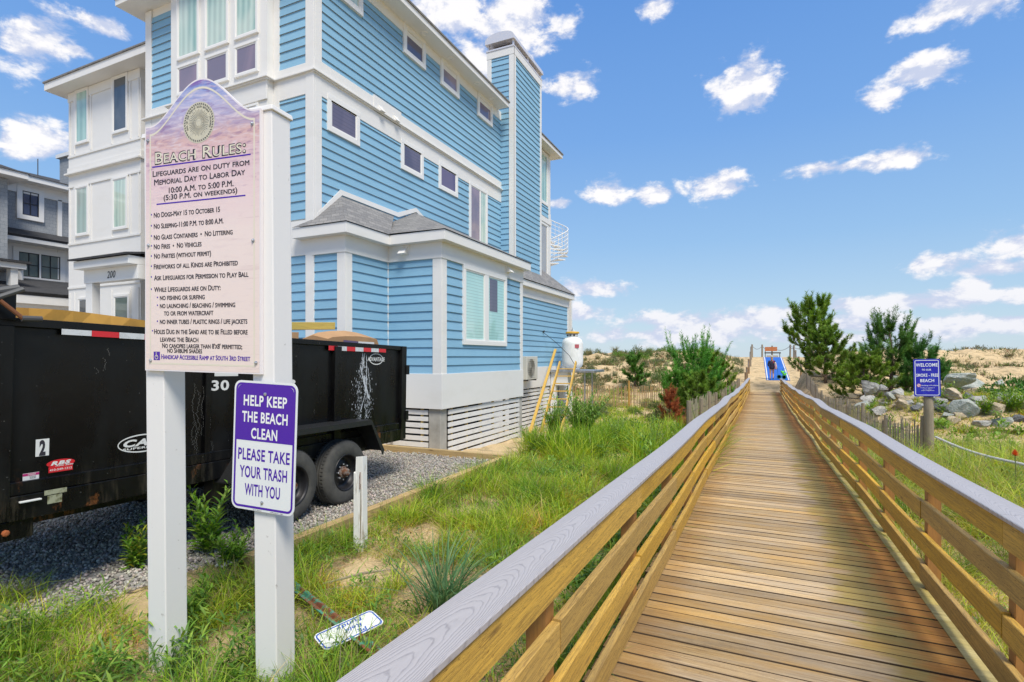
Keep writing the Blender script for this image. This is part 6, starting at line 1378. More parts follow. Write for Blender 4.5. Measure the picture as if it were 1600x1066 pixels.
parts = [field(-5.9, X0-.2, .4, 5.5, 84000, .08, .27, dl, w=.0066, lean=.5), field(-4.1, X0-.2, 5.0, 9.0, 38000, .12, .34, dl, w=.008),
         field(-4.6, X0-.2, 9.0, 15.5, 36000, .22, .62, lambda x, y: np.clip(.54+wavy(x, y, 1.6, 2)*1.1-np.clip((-x-3.6)*.9, 0, 1), 0, 1), w=.013, wts=(7,6,3,1.5,.6,.2), lean=.35),
         field(-4.4, X0-.2, 1.0, 9.0, 13000, .05, .13, lambda x, y: np.clip(.7+wavy(x, y, 1., 1)*.5, 0, 1)*not_walk(x), w=.006, wts=(0,.3,1.4,0,4,3), lean=1.2)]
v, f, c = merge(parts); tag(np_mesh('grass', v, f, GRASS, colors=c), 'yellow-green grass growing between the driveway edging and the boardwalk', 'grass', kind='stuff')
def dr(x, y): return np.clip(.8+wavy(x, y, 2., 6)*.45, 0, 1)*not_walk(x)
GR2 = [(.30,.39,.03),(.40,.45,.05),(.47,.45,.10),(.17,.29,.03),(.42,.33,.15),(.28,.20,.10)]
parts = [field(X1+.2, 4.5, 1.2, 7, 30000, .12, .34, dr, w=.007, wts=(4,4,3,2,2,1), lean=.6, cols=GR2), field(X1+.2, 9.5, 6, 13, 56000, .22, .55, dr, w=.009, wts=(4,4,3,2,2,1), lean=.6, cols=GR2),
         field(3.2, 16, 11, 16.2, 44000, .25, .55, lambda x, y: np.clip(.85+wavy(x, y, 3., 6)*.4, 0, 1), w=.013, wts=(4,4,3,2,2,1), lean=.55, cols=GR2),
         field(1.5, 3.2, 12, 30, 9000, .2, .5, lambda x, y: np.clip(.6+wavy(x, y, 2., 6)*.4, 0, 1), w=.014, wts=(4,4,3,2,2,1), cols=GR2)]
v, f, c = merge(parts); tag(np_mesh('grass', v, f, GRASS, colors=c), 'tall olive-green grass filling the ground right of the boardwalk', 'grass', kind='stuff')
# trailing ground cover on the flat and the dune
def dn(x, y): return np.clip(.25+wavy(x, y, 4., 11)*.55+wavy(x, y, 1.5, 2)*.35, 0, 1)*((x < -1.2) | (x > 3.4))*np.where((x < -6.5) & (y < 21), 0, 1)
parts = [field(-16, -1.1, 14.5, 34, 90000, .08, .28, lambda x, y: np.clip(dn(x, y)*1.5+.05, 0, 1), w=.022, segs=2, wts=(4,3,2,2,1.4,.8), lean=.7), field(-34, -1.5, 33, 56, 110000, .10, .38, lambda x, y: np.clip(dn(x, y)*1.5, 0, 1), w=.045, segs=2, wts=(2,2,3,2,2.5,1.5), lean=.5, cols=[(.13,.20,.05),(.19,.23,.07),(.26,.25,.11),(.09,.13,.045),(.28,.21,.13),(.18,.13,.10)]),
         field(3.2, 14, 16.0, 27, 64000, .10, .24, lambda x, y: np.clip(.5+wavy(x, y, 1.6, 5)*.8, 0, 1), w=.02, segs=2, wts=(4,4,3,2,2,1), lean=.6, cols=GR2), field(3.2, 40, 26, 56, 90000, .10, .36, lambda x, y: np.clip(dn(x, y)*1.4, 0, 1), w=.045, segs=2, wts=(2,2,3,2,2.5,1.5), lean=.5, cols=[(.13,.20,.05),(.19,.23,.07),(.26,.25,.11),(.09,.13,.045),(.28,.21,.13),(.18,.13,.10)])]
v, f, c = merge(parts); tag(np_mesh('dune_vegetation', v, f, GRASS, colors=c), 'sparse low ground cover creeping over the sandy dunes', 'ground cover', kind='stuff')

# ---------------------------------------------------------------- tufts and leafy plants, things of their own
def tuft(name, label, cat, x, y, n, h, w, cols, wts, lean=.45, r=.06, group=None, segs=4):
    t_ = rng.normal(0, r, (n, 2)); hh = rng.uniform(.5, 1, n)*h
    v, f, c = blades(t_[:, 0], t_[:, 1], np.full(n, -.03), hh, np.abs(rng.normal(lean, .18, n)), np.full(n, w), pal(n, cols, wts), segs)
    o = np_mesh(name, v, f, GRASS, colors=c); o.location = (x, y, gz(x, y)); return tag(o, label, cat, group)
BG = [(.07,.17,.07),(.10,.22,.09),(.15,.27,.12),(.22,.28,.12)]
p_ = at(690, 935, drop=-1.82); tuft('grass_clump', 'large blue-green beach grass clump arching over the sand beside the left railing', 'beach grass', p_.x, p_.y, 150, .72, .016, BG, (3,3,2,1), lean=.40, r=.05)
p_ = at(545, 940, drop=-1.88); tuft('grass_clump', 'broad-bladed green grass clump just above the fallen street sign', 'beach grass', p_.x, p_.y, 60, .26, .012, GR[:4], (3,3,1,2), lean=.75, r=.05)
p_ = at(760, 840, drop=-1.9); tuft('grass_clump', 'feathery green grass clump beside the middle of the left railing', 'beach grass', p_.x, p_.y, 130, .42, .007, GR[:4], (4,4,1,2), lean=.45, r=.10)
p_ = at(845, 790, drop=-1.9); tuft('grass_clump', 'dense bright green grass mound close against the left railing', 'beach grass', p_.x, p_.y, 330, .44, .008, GR[:4], (5,5,1,2), lean=.5, r=.17)
p_ = at(285, 1030, drop=-1.92); tuft('grass_clump', 'dark green grass tuft at the foot of the left sign post', 'beach grass', p_.x, p_.y-.08, 60, .30, .009, BG, (3,3,2,1), lean=.35, r=.06)
p_ = at(90, 1010, drop=-1.92); tuft('grass_clump', 'bright long-bladed grass clump at the lower left of the gravel', 'beach grass', p_.x, p_.y, 120, .32, .009, GR[:3], (3,4,1), lean=.55, r=.14)
p_ = at(20, 960, drop=-1.9); tuft('grass_clump', 'upright fine grass clump where gravel meets the picture corner', 'beach grass', p_.x, p_.y, 90, .30, .008, GR[:3], (3,4,1), lean=.3, r=.12)
p_ = at(300, 790, drop=-1.8)
for i, (px, py, nn, hh) in enumerate(((600,860,70,.24),(500,850,90,.26),(660,790,90,.26),(720,760,90,.28),(420,880,60,.2))):
    q_ = at(px, py, drop=-1.9); tuft('grass_tuft', ['golden dry grass tuft right of the split white stake','golden-brown matted grass tuft below the timber edging','dry grass tuft along the timber edging behind the stake','greenish dry tuft at the far end of the timber edging','small dry tuft between the two white sign posts'][i], 'dry grass', q_.x, q_.y, nn*2, hh, .006, GR, (1,2,3,1,4,2), lean=.8, r=.12)
LEAF = vcmat('broad_leaves', .5, trans=.3, spec=.4)
def leafset(base, dirs, ups, ln, wd, col):
    """lance-shaped leaves: arrays of base points, outward unit dirs, lengths"""
    n = len(base); side_ = np.cross(dirs, ups); side_ /= np.linalg.norm(side_, axis=1)[:, None]+1e-9; nn = np.cross(side_, dirs)
    t_ = [(0,.0,0),(.3,.5,.05),(.65,.42,.02),(1,0,-.14)]
    V_ = np.zeros((n, 6, 3)); L_ = ln[:, None]; W_2 = wd[:, None]
    V_[:, 0] = base; V_[:, 1] = base+dirs*L_*.3-side_*W_2*.5+nn*L_*.05; V_[:, 2] = base+dirs*L_*.3+side_*W_2*.5+nn*L_*.05
    V_[:, 3] = base+dirs*L_*.65-side_*W_2*.42+nn*L_*.01; V_[:, 4] = base+dirs*L_*.65+side_*W_2*.42+nn*L_*.01; V_[:, 5] = base+dirs*L_-nn*L_*.15
    f = np.array([(0,2,1),(1,2,4),(1,4,3),(3,4,5)]); F_ = (f[None]+(np.arange(n)*6)[:, None, None]).reshape(-1, 3)
    return V_.reshape(-1, 3), F_, np.repeat(col, 6, 0)
def stems_plant(name, label, cat, x, y, stems, h, leaf, wid, cols, spread=.25, per=26, group=None, droop=.2):
    T_ = thing(name, label, cat, (x, y, gz(x, y)), 0, group); sm = MB(); B, D, Ln, Wd = [], [], [], []
    for s in range(stems):
        g = rng.uniform(0, 6.28); ln = h*rng.uniform(.6, 1.05); sp_ = spread*rng.uniform(.3, 1); r0 = rng.uniform(0, .05)*3*spread
        pts = [Vector((math.cos(g)*(r0+sp_*ln*f*f), math.sin(g)*(r0+sp_*ln*f*f), ln*f)) for f in np.linspace(0, 1, 6)]
        sm.tube(pts, [.005*(h/.5)**.5*(1-.7*f) for f in np.linspace(0, 1, 6)], 4)
        for k in range(per):
            f = .15+.85*k/per; i = min(4, int(f*5)); p = pts[i]+(pts[i+1]-pts[i])*(f*5-i); a = g+k*2.4; e = rng.uniform(.1, .7)+.5*f
            B.append(p[:]); D.append((math.cos(a)*math.cos(e), math.sin(a)*math.cos(e), math.sin(e))); q_ = leaf*(1.1-.55*f)*rng.uniform(.8, 1.15); Ln.append(q_); Wd.append(wid*(1.1-.5*f))
    B, D = np.array(B), np.array(D); col = pal(len(B), cols, [1]*len(cols), .15)
    v, f, c = leafset(B, D, np.tile([0.,0,1.], (len(B), 1))+rng.normal(0, .15, (len(B), 3)), np.array(Ln), np.array(Wd), col)
    np_mesh('foliage', v, f, LEAF, T_, colors=c); sm.build('stem', STEMM, T_, local=True); return T_
STEMM = mat('green_stem', (.16,.20,.05), .7)
WG = [(.16,.33,.03),(.22,.40,.04),(.30,.45,.06),(.11,.25,.03)]
q_ = at(325, 880, drop=-1.86); stems_plant('leafy_weed', 'tall lance-leaved green weed growing between the two white sign posts', 'weed', q_.x, q_.y, 9, .62, .17, .032, WG, .38, 28)
q_ = at(345, 890, drop=-1.86); stems_plant('leafy_weed', 'low bushy weed at the right of the tall lance-leaved one', 'weed', q_.x+.05, q_.y+.1, 16, .32, .11, .026, WG, .8, 18)
q_ = at(215, 900, drop=-1.87); stems_plant('leafy_weed', 'yellow-tipped leafy weed just left of the left sign post', 'weed', q_.x, q_.y, 13, .42, .12, .028, WG+[(.42,.42,.05)], .35, 20)
q_ = at(285, 960, drop=-1.9); stems_plant('leafy_weed', 'trailing bright weed right behind the left sign post', 'weed', q_.x+.1, q_.y, 18, .30, .11, .024, WG, .8, 16)
q_ = at(880, 700, drop=-2.0); stems_plant('leafy_weed', 'waist-high bushy weed with fine leaves standing right of the ladder', 'weed', -3.75, 11.9, 64, 1.25, .17, .036, [(.13,.27,.04),(.18,.33,.05),(.26,.38,.09)], .6, 44)
stems_plant('leafy_weed', 'second waist-high weed clump growing right against the ladder foot', 'weed', -4.7, 12.6, 40, .95, .16, .034, [(.13,.27,.04),(.18,.33,.05)], .55, 30)
stems_plant('leafy_weed', 'tall thin weeds between the ladder weeds and the leggy plant', 'weed', -2.9, 11.6, 14, .8, .12, .024, [(.18,.30,.07),(.24,.36,.10)], .4, 26)
stems_plant('leafy_weed', 'low spreading bright weed at the foot of the leaning board', 'weed', -5.0, 11.7, 16, .42, .14, .03, [(.12,.28,.04),(.16,.34,.05)], .8, 18)
stems_plant('leafy_weed', 'light green leggy weed in the grass before the dead red shrub', 'weed', -2.0, 11.3, 9, .95, .10, .022, [(.20,.32,.08),(.26,.38,.10)], .25, 26)
stems_plant('leafy_weed', 'yellow-green leggy weed rising over the far left railing', 'weed', -1.35, 13.6, 4, 1.6, .10, .025, [(.34,.42,.08),(.26,.36,.08)], .35, 16)
stems_plant('leafy_weed', 'pale-stemmed weed leaning over the left railing near the red shrub', 'weed', -1.5, 10.4, 7, .8, .09, .02, [(.20,.30,.07),(.24,.34,.1)], .4, 22)
q_ = at(860, 800, drop=-1.95); stems_plant('leafy_weed', 'round green weed in the grass by the middle of the strip', 'weed', -3.1, 7.6, 10, .30, .08, .02, WG, .7, 16)
for i, (px, py) in enumerate(((1395,655),(1350,700),(1540,660),(1580,690),(1360,640),(1590,650))):
    q_ = at(px, py, zc=15.5 if px > 1450 else 14.5); 
    stems_plant('leafy_weed', ['bright leafy weed among the rocks left of the blue sign','leafy weed between the grey fence and the small rocks','bright spiky weed in front of the tan boulder','dark spiky weed at the right end of the boulders','small bright weed low in the rock pile','leafy weed under the dark green bush on the right'][i], 'weed', q_.x, q_.y, 14, .55, .20, .035, [(.16,.30,.03),(.22,.36,.04)], .7, 18)
# orange flower
q_ = at(1586, 742, zc=7.6); fl_ = thing('orange_flower', 'single orange-red flower standing in the grass right of the rope', 'flower', (q_.x, q_.y, gz(q_.x, q_.y)))
MB().tube([(0,0,0),(.01,0,.3),(0,0,.62)], .006, 5).build('stem', STEMM, fl_, local=True)
qm = MB()
for k in range(34):
    g = k*2.4; e = .2+.04*k; r_ = .05; d_ = Vector((math.cos(g)*math.cos(e), math.sin(g)*math.cos(e), math.sin(e))); s_ = d_.cross(Vector((0,0,1))).normalized()*.014; b_ = Vector((0,0,.60+.001*k)); qm.add([b_, b_+d_*.03+s_, b_+d_*.068, b_+d_*.03-s_], [(0,1,2,3)])
qm.build('petals', mat('orange_petals', (.75,.16,.03), .6), fl_, local=True)

# ---------------------------------------------------------------- dune shrubs: six kinds copied over the slopes
def shrub_mesh(n, r, h, cols, leaf=.06, wid=.03, up=.4):
    a = rng.uniform(0, 6.28, n); e = np.arccos(rng.uniform(0, 1, n)); rad = rng.uniform(.35, 1, n)**.6
    lump = 1+.35*np.sin(a*3+rng.uniform(0, 6))*np.sin(e*3); P_ = np.stack([np.cos(a)*np.sin(e)*r*rad*lump, np.sin(a)*np.sin(e)*r*rad*lump, np.cos(e)*h*rad*lump], 1)
    D = P_/np.array([r, r, h])+rng.normal(0, .5, (n, 3)); D[:, 2] += up; D /= np.linalg.norm(D, axis=1)[:, None]
    return leafset(P_, D, rng.normal(0, 1, (n, 3)), np.full(n, leaf)*rng.uniform(.6, 1.4, n), np.full(n, wid), pal(n, cols, [1]*len(cols), .2))
DG = [(.07,.13,.03),(.10,.18,.04),(.14,.22,.05)]; GG = [(.16,.20,.09),(.22,.25,.12),(.12,.15,.07)]; OG = [(.17,.17,.06),(.22,.19,.09),(.12,.12,.05)]
protos = []
for (nm, lab, cols, n_, r_, h_, lf) in (('dune_shrub','dark green rounded',DG,620,.42,.55,.10),('dune_shrub','grey-green fine-leaved',GG,620,.45,.60,.11),('dune_shrub','olive-brown low',OG,460,.5,.32,.10),('dune_shrub','bright green spreading',[(.12,.24,.03),(.17,.30,.04)],560,.55,.36,.10)):
    v, f, c = shrub_mesh(n_, r_, h_, cols, lf, .028); protos.append(('s', nm, lab, v, f, c))
for (lab, cols) in (('wispy green',[(.14,.22,.05),(.20,.26,.08)]),('straw-coloured wispy',[(.28,.24,.12),(.22,.20,.09),(.16,.18,.07)])):
    n_ = 130; t_ = rng.normal(0, .1, (n_, 2)); v, f, c = blades(t_[:, 0], t_[:, 1], np.zeros(n_), rng.uniform(.4, 1, n_)*.75, np.abs(rng.normal(.4, .2, n_)), np.full(n_, .022), pal(n_, cols, [1]*len(cols)), 3); protos.append(('g', 'dune_grass_tuft', lab, v, f, c))
pm = []
for (k, nm, lab, v, f, c) in protos:
    o = np_mesh(nm, v, f, LEAF if k == 's' else GRASS, colors=c); pm.append(o)
used = set(); placed = []
def free(x, y, d=.75): return all((x-a)**2+(y-b)**2 > d*d for a, b in placed)
def put(i, x, y, s, where, group):
    placed.append((x, y)); o = pm[i]
    if i in used: c_ = o.copy(); COL.objects.link(c_)
    else: c_ = o; used.add(i)
    c_.location = (x, y, gz(x, y)-.03); c_.rotation_euler = (0, 0, random.uniform(0, 6.28)); c_.scale = (s, s, s*random.uniform(.8, 1.2))
    size = 'small' if s < .75 else 'large' if s > 1.15 else 'middling'
    tag(c_, f'{size} {protos[i][2]} {"shrub" if i < 4 else "grass tuft"} {where}', 'shrub' if i < 4 else 'dune grass', group)
random.seed(11)
for k in range(300):
    x, y = random.uniform(-30, -1.8), 30+26*random.random()**.8
    if x < -.385*y+.0 : 
        continue
    if not free(x, y): continue
    w = 'low on the dune left of the boardwalk' if y < 38 else 'on the open dune face left of the pines' if y < 48 else 'on the dune crest left of the ramp'
    put(random.choice([0,1,1,2,2,3,4,5,5]), x, y, random.uniform(.5, 1.35), w, 'scrub on the left dune')
for k in range(60):
    x, y = random.uniform(-9, -1.9), random.uniform(17.5, 29.5)
    if not free(x, y, .8) or (x < -6.2 and y < 21): continue
    put(random.choice([0,1,2,3,3,4]), x, y, random.uniform(.5, .95), 'on the flat sand around the orange slat fence' if y > 23 else 'on the flat between the tall grass and the slat fence', 'scrub on the sandy flat')
for k in range(150):
    x, y = random.uniform(4, 46), random.uniform(30, 55)
    if x > .95*y or not free(x, y): continue
    put(random.choice([0,1,1,2,2,4,5,5]), x, y, random.uniform(.5, 1.3), 'on the dune beyond the boulders' if y < 42 else 'on the far dune crest right of the pines', 'scrub on the right dune')
# bush at the right edge
v, f, c = shrub_mesh(5200, 1.9, 1.25, [(.035,.12,.012),(.05,.17,.018),(.08,.22,.03)], .13, .055); o = np_mesh('evergreen_bush', v, f, LEAF, colors=c); q_ = at(1615, 640, zc=20.5); o.location = (q_.x, q_.y, gz(q_.x, q_.y)-.1); tag(o, 'dense dark green bush behind the boulders at the right edge', 'bush')

# ---------------------------------------------------------------- pines
PBARK = mat('pine_bark', (.16,.11,.08), .95, var=((10,10,3),(.08,.06,.045),.4,.6), bmp=((20,20,6),.8,.02))
NEED = vcmat('pine_needles', .55, trans=.2)
def pine(name, label, cat, x, y, h, spread, shoots, lean=(0,0), low=.15, cols=((.03,.10,.015),(.045,.14,.02),(.09,.20,.03)), candle=.28, nl=.13, nw=.013, flat=.0, shape=1.0, trunkr=None, per=46, seed=1, tips=.45, nlimb=None):
    rg = random.Random(seed); T_ = thing(name, label, cat, (x, y, gz(x, y)-.05)); tr = trunkr or h*.028
    tp_ = [Vector((lean[0]*f*f*h+.06*h*math.sin(f*5+seed)*f*.5, lean[1]*f*h, h*.94*f)) for f in np.linspace(0, 1, 9)]
    MB().tube(tp_, [tr*(1-.85*f)+.008 for f in np.linspace(0, 1, 9)], 9).build('trunk', PBARK, T_, smooth=True, local=True)
    def tpos(f): i = min(7, int(f*8)); return tp_[i]+(tp_[i+1]-tp_[i])*(f*8-i)
    SP, SD, SL = [], [], []; nlimb = nlimb or max(14, int(shoots/12)); lm = MB()
    for k in range(nlimb):
        f = low+(1-low)*((k+rg.random())/nlimb); p0_ = tpos(f); g = k*2.4+rg.uniform(-.5,.5)
        ln = spread*(1-f**1.6*.72)*rg.uniform(.62, 1.1)*(math.sin(math.pi*min(1,(f-low)/(1-low)+.22)*.62+.35) if shape < 1 else 1); rise = rg.uniform(.12, .55)+.6*f
        pts = [p0_+Vector((math.cos(g)*ln*s*(1-.10*s), math.sin(g)*ln*s*(1-.1*s), ln*(rise*s*s*.9+.03*math.sin(s*7+k)))) for s in np.linspace(0, 1, 6)]
        lm.tube(pts, [max(.006, tr*.42*(1-f*.6)*(1-.85*s)) for s in np.linspace(0, 1, 6)], 5)
        ns = max(4, int(shoots/nlimb))
        for j in range(ns):
            s = .28+.72*((j+rg.random())/ns); i = min(4, int(s*5)); b = pts[i]+(pts[i+1]-pts[i])*(s*5-i); a = g+rg.uniform(-1.5, 1.5); tw_ = ln*.30*rg.uniform(.3, 1)*(1.15-s*.5)
            e = b+Vector((math.cos(a)*tw_, math.sin(a)*tw_, tw_*rg.uniform(.2, .9))); lm.tube([b, (b+e)/2+Vector((0,0,-.02)), e], .006, 3)
            d = Vector((math.cos(a)*rg.uniform(.2,.8), math.sin(a)*rg.uniform(.2,.8), rg.uniform(.5, 1.3)+(1.6*max(0, e.z/h-.4) if candle > .3 else 0))).normalized(); SP.append(e); SD.append(d); SL.append(candle*rg.uniform(.6, 1.35)*(1+(1.3 if candle > .3 else .2)*max(0, e.z/h-.45)))
            if rg.random() < .65: SP.append(b+(e-b)*.5); SD.append(((e-b).normalized()+Vector((0,0,.35))).normalized()); SL.append(tw_*.9+.06)
    SP.append(tp_[-1]); SD.append(Vector((0,0,1))); SL.append(candle*1.9)
    lm.build('limbs', PBARK, T_, local=True)
    SP, SD, SL = np.array([p[:] for p in SP]), np.array([d[:] for d in SD]), np.array(SL); n_ = len(SP)
    f = rng.uniform(0, 1, (n_, per)); base = SP[:, None]+SD[:, None]*(SL[:, None]*f)[..., None]
    rd = rng.normal(0, 1, (n_, per, 3)); rd -= (rd*SD[:, None]).sum(-1, keepdims=True)*SD[:, None]; rd /= np.linalg.norm(rd, axis=-1, keepdims=True)+1e-9
    dr_ = rd*.75+SD[:, None]*.75; dr_ /= np.linalg.norm(dr_, axis=-1, keepdims=True); ln_ = nl*rng.uniform(.7, 1.2, (n_, per)); tip = base+dr_*ln_[..., None]
    sd_ = np.cross(dr_, rng.normal(0, 1, dr_.shape)); sd_ /= np.linalg.norm(sd_, axis=-1, keepdims=True)+1e-9; sd_ *= nw*.5
    V_ = np.stack([base-sd_, base+sd_, tip], 2).reshape(-1, 3); F_ = np.arange(len(V_)).reshape(-1, 3)
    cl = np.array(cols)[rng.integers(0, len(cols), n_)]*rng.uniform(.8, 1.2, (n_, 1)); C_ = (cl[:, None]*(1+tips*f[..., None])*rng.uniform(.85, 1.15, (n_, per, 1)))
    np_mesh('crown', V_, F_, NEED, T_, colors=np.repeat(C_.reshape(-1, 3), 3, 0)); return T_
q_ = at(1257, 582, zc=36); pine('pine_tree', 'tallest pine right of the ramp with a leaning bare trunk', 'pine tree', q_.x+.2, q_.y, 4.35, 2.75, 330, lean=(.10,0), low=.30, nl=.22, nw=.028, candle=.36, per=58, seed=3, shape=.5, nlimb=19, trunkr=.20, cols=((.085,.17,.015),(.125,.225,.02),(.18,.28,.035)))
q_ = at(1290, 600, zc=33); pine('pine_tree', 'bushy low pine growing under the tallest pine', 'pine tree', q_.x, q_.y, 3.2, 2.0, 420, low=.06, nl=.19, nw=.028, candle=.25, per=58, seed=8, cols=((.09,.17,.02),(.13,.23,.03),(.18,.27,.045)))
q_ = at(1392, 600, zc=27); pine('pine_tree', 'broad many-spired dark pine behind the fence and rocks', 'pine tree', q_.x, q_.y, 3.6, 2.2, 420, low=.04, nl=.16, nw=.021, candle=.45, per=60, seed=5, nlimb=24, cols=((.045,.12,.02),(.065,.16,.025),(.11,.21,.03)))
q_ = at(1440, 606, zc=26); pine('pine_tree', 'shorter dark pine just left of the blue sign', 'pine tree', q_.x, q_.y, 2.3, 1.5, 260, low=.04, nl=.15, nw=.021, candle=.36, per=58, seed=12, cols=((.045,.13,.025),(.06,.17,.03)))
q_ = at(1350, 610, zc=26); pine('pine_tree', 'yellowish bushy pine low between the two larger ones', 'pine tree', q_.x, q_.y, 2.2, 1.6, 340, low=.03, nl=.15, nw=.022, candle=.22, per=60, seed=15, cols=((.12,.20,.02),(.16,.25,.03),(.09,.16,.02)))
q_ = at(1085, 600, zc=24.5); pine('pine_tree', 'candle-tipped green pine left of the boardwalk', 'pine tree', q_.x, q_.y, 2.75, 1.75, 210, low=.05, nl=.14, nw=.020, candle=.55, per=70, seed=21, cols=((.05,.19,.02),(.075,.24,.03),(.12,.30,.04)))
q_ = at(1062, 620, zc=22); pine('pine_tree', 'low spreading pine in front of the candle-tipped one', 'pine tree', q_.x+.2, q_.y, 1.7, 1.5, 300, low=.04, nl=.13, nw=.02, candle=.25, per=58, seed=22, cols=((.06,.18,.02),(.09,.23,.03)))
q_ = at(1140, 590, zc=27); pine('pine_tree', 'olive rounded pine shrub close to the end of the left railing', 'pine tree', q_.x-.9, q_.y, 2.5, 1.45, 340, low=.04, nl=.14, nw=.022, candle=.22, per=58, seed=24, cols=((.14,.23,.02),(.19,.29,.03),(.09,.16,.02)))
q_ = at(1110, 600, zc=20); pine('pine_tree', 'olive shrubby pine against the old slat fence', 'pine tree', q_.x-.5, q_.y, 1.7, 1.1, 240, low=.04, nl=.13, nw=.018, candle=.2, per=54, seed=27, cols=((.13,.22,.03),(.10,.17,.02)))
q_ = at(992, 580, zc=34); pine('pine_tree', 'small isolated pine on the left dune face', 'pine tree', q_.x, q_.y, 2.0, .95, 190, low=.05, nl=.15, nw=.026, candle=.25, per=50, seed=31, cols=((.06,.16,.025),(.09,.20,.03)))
q_ = at(1048, 650, zc=18.5); pine('dead_shrub', 'rust-red dead evergreen shrub below the pines left of the boardwalk', 'shrub', q_.x, q_.y, 1.25, .42, 150, low=.05, nl=.10, nw=.010, candle=.20, per=44, seed=33, cols=((.30,.09,.035),(.36,.13,.05),(.22,.07,.03)))
q_ = at(1085, 664, zc=14.5); pine('dead_shrub', 'low reddish-brown dead shrub leaning at the left railing', 'shrub', q_.x, q_.y, .6, .45, 70, low=.05, nl=.09, nw=.010, candle=.14, per=40, seed=35, cols=((.24,.08,.04),(.20,.09,.05)))

# ---------------------------------------------------------------- boulders of the rock pile
def rockmat(name, c1, c2, c3):
    m, t, p = newmat(name); v = coords(t); n1_ = noise(t, v, 2.2, 9, .68); n2_ = noise(t, v, 9, 7, .7)
    c = mix(t, ramp(t, n1_, .38, .62), c1, c2); c = mix(t, ramp(t, n2_, .52, .68), c, c3); t.links.new(c, p.inputs['Base Color']); p.inputs['Roughness'].default_value = .95
    bump(t, p, mt(t, 'ADD', n1_, mt(t, 'MULTIPLY', n2_, .6)), 1., .06); return m
RK = [rockmat('grey_granite', (.50,.49,.46), (.28,.28,.27), (.68,.66,.62)), rockmat('tan_stone', (.58,.47,.33), (.36,.29,.20), (.72,.64,.50)), rockmat('green_grey_stone', (.30,.35,.32), (.44,.45,.41), (.60,.59,.54)), rockmat('dark_stone', (.11,.12,.13), (.2,.2,.2), (.3,.3,.3))]
rp = []
for k in range(7):
    bm = bmesh.new(); bmesh.ops.create_icosphere(bm, subdivisions=4, radius=1); rg = np.random.default_rng(40+k); nrm = rg.normal(size=(15, 3)); nrm /= np.linalg.norm(nrm, axis=1)[:, None]; dd_ = rg.uniform(.42, .88, 15); off3 = rg.uniform(0, 10, 3)
    for v in bm.verts:
        c_ = np.array(v.co[:])
        for n3, d3 in zip(nrm, dd_):
            s = c_@n3
            if s > d3: c_ = c_-n3*(s-d3)*.93
        c_ = c_*(1+.035*math.sin(c_[0]*6+off3[0])*math.sin(c_[1]*7+off3[1])+.02*math.sin(c_[2]*15+off3[2]+c_[0]*11)); v.co = c_
    me = bpy.data.meshes.new('boulder'); bm.to_mesh(me); bm.free(); rp.append(me)
def boulder(px, py, wpx, asp, zc, kind, label, mesh=None):
    
    for z_ in np.arange(11, 30, .08):            # stand on the mound where that spot of it is
        q_ = at(px, py+wpx*asp*.22, zc=z_)
        if q_.z < gz(q_.x, q_.y): zc = float(z_); break
    w = wpx/840*zc*.5*1.25; q_ = at(px, py, zc=zc); q_.z += w*.12; me = rp[mesh if mesh is not None else random.randrange(7)].copy(); me.materials.append(RK[kind]); o = bpy.data.objects.new('boulder', me); COL.objects.link(o)
    o.location = q_; o.scale = (w, w*.85, w*asp); o.rotation_euler = (random.uniform(-.3,.3), random.uniform(-.3,.3), random.uniform(0, 6.28)); tag(o, label, 'boulder', 'boulders of the rock pile')
random.seed(5)
BL = [(1357,607,26,1.0,17.5,0,'pale grey upright boulder at the left end of the rock pile'),(1397,601,26,.8,18.5,2,'green-grey boulder in the pile behind the fence, left of the sign'),(1378,607,14,.7,17.5,0,'small grey stone between the two left boulders'),
 (1394,622,20,.8,16.8,2,'rounded grey stone low under the green-grey boulder'),(1414,614,20,.8,17,1,'light tan stone left beside the blue sign'),(1418,634,22,.6,16,0,'flat grey slab left beside the sign post'),(1400,636,14,.6,16.2,1,'small tan stone beside the flat slab left of the sign'),
 (1497,597,54,.45,18.5,2,'wide flat-topped grey boulder highest right of the sign'),(1515,606,34,.7,18,2,'dark-veined boulder under the right end of the highest one'),(1490,621,46,.42,17,1,'long tan slab lying across the pile right of the sign'),(1481,614,24,.5,17.3,0,'pale slab wedged beneath the highest boulder'),
 (1500,640,42,.8,16.4,2,'large greenish boulder below the tan slab'),(1528,628,26,.6,16.8,0,'grey block right of the tan slab'),(1553,640,36,.75,16.2,1,'blocky tan boulder with cracked faces on the right'),(1535,664,24,.6,15.4,0,'grey stone lowest in front of the pile'),
 (1563,601,16,.8,18.5,2,'small bluish stone high on the right in front of the bush'),(1556,622,22,.6,17.3,2,'grey stone above the cracked tan boulder'),(1597,625,20,.7,17,0,'grey stone at the right edge of the pile'),(1590,655,20,.7,15.8,3,'dark stone at the lower right edge of the pile'),
 (1462,602,20,.8,17.5,1,'tan stone just right behind the sign panel'),(1470,640,24,.7,16.2,3,'dark boulder directly right of the sign post'),(1432,640,18,.7,15.8,3,'dark stone directly left of the sign post'),(1380,628,14,.6,16.8,1,'small tan stone at the front of the left rocks'),(1365,632,20,.45,16.4,3,'dark flat stone at the lower left of the pile'),(1574,640,14,.6,16.5,1,'small tan stone between the cracked boulder and the edge'),(1512,668,14,.6,15.3,1,'small tan stone at the foot of the greenish boulder')]
spots_ = ['far left end','left middle','centre behind the blue sign','middle right','right end']
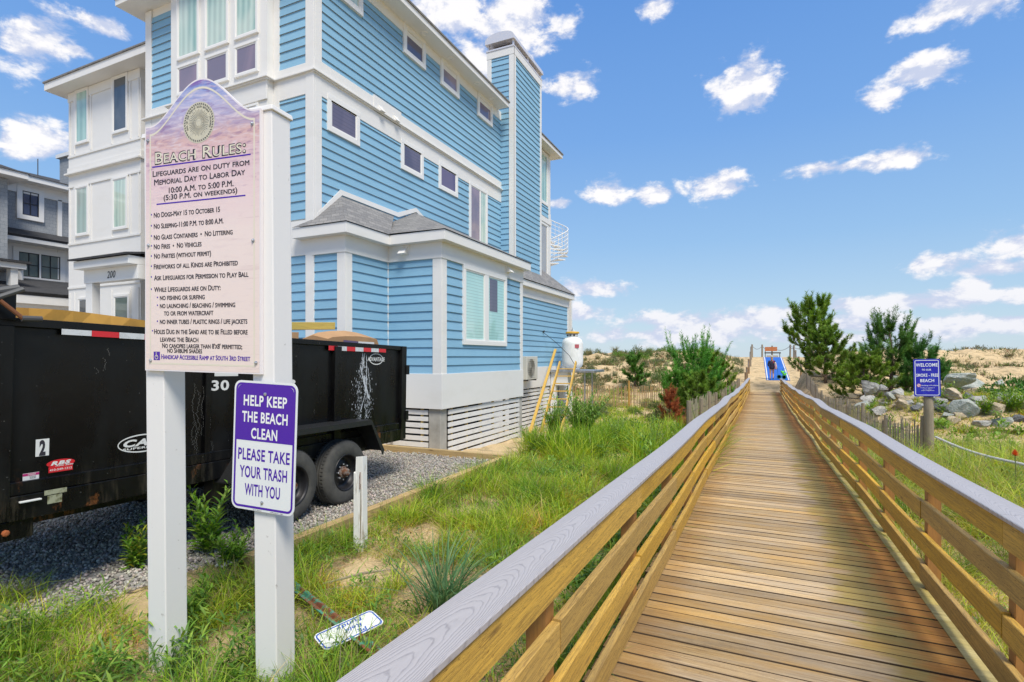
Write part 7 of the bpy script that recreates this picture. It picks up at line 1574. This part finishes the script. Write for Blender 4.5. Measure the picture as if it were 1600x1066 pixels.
for i in range(34):
    px = 1348+i*7.6+random.uniform(-5,5); f_ = (px-1348)/258; py = random.uniform(612, 662) if px > 1460 else random.uniform(610, 646); zc = 19.3-(py-600)*.055
    BL.append((px, py, random.uniform(13, 27), random.uniform(.5,.8), zc, random.choice([0,0,1,2,3,2]), ['small','knobbly','angular','rounded'][i % 4]+' loose rock filling the gaps of the pile, '+spots_[min(4,int(f_*5))]))
for i, (a, b, c_, d, e, k, lab) in enumerate(BL): boulder(a, b, c_, d, e, k, lab, i % 7)
# little dead branch lying above the fallen sign
a = at(505, 912, drop=-1.84); b = at(625, 888, drop=-1.84); tag(MB().tube([a, (a+b)/2+Vector((0,0,.02)), b], [.006,.012,.004], 6).build('dead_branch', OLDW), 'thin grey branch lying on the sand above the fallen sign', 'branch')

# low broad-leaved weeds mixed into the grass
def weeds(x0, x1, y0, y1, n_cl, per, leaf, wid, cols, hgt):
    cx_ = rng.uniform(x0, x1, n_cl); cy_ = rng.uniform(y0, y1, n_cl); who = np.repeat(np.arange(n_cl), per); n = len(who)
    x = cx_[who]+rng.normal(0, .07, n); y = cy_[who]+rng.normal(0, .07, n); z = rng.uniform(0, 1, n)**.8*hgt*rng.uniform(.5, 1.2, n_cl)[who]
    k = not_walk(x) & ((x > -4.05) | (y < 2.3)); x, y, z, who = x[k], y[k], z[k], who[k]; n = len(x); a = rng.uniform(0, 6.28, n); e = rng.uniform(-.1, 1.1, n)
    D = np.stack([np.cos(a)*np.cos(e), np.sin(a)*np.cos(e), np.sin(e)], 1); tint = rng.uniform(.7, 1.3, n_cl)[who][:, None]
    return leafset(np.stack([x, y, G(x, y)+EYE+z], 1), D, np.tile([0.,0,1.], (n, 1))+rng.normal(0, .2, (n, 3)), leaf*rng.uniform(.6, 1.3, n), wid*rng.uniform(.7, 1.3, n), pal(n, cols, [1]*len(cols))*tint)
WC = [(.10,.22,.03),(.16,.30,.04),(.24,.36,.05),(.08,.17,.03)]
v, f, c = merge([weeds(-5.4, X0-.25, .6, 6, 120, 70, .06, .012, WC, .18), weeds(-4.4, -2.6, 1.2, 2.6, 20, 110, .085, .013, WC, .28), weeds(-1.5, X0-.25, 3.5, 10, 26, 120, .09, .02, WC, .34), weeds(-4.0, X0-.25, 6, 10, 80, 60, .07, .018, WC, .22), weeds(-4.4, X0-.25, 9.5, 15, 90, 90, .10, .026, WC, .5),
                 weeds(X1+.3, 9, 3, 15, 110, 60, .09, .02, WC, .3), weeds(3.2, 12, 15.5, 26, 130, 70, .13, .035, [(.16,.30,.03),(.22,.34,.05),(.12,.22,.03)], .35)])
tag(np_mesh('weeds', v, f, LEAF, colors=c), 'low broad-leaved weeds mixed through the grass on both sides of the boardwalk', 'weeds', kind='stuff')
# dead straw and twigs lying on the sand
n = 9000; x = rng.uniform(-4.9, X0-.2, n); y = rng.uniform(.6, 9, n); k = (wavy(x, y, .9, 3) > -.1) & (x > -4.0); x, y = x[k], y[k]; n = len(x)
v, f, c = blades(x, y, G(x, y)+EYE+.006, rng.uniform(.05, .16, n), np.full(n, 2.6), np.full(n, .005), pal(n, [(.30,.22,.12),(.42,.33,.2),(.16,.10,.06)], [3,2,2]), 2, curl=np.full(n, -.6))
tag(np_mesh('dead_straw', v, f, GRASS, colors=c), 'dead brown straw and stalks scattered on the bare sand patches', 'straw', kind='stuff')
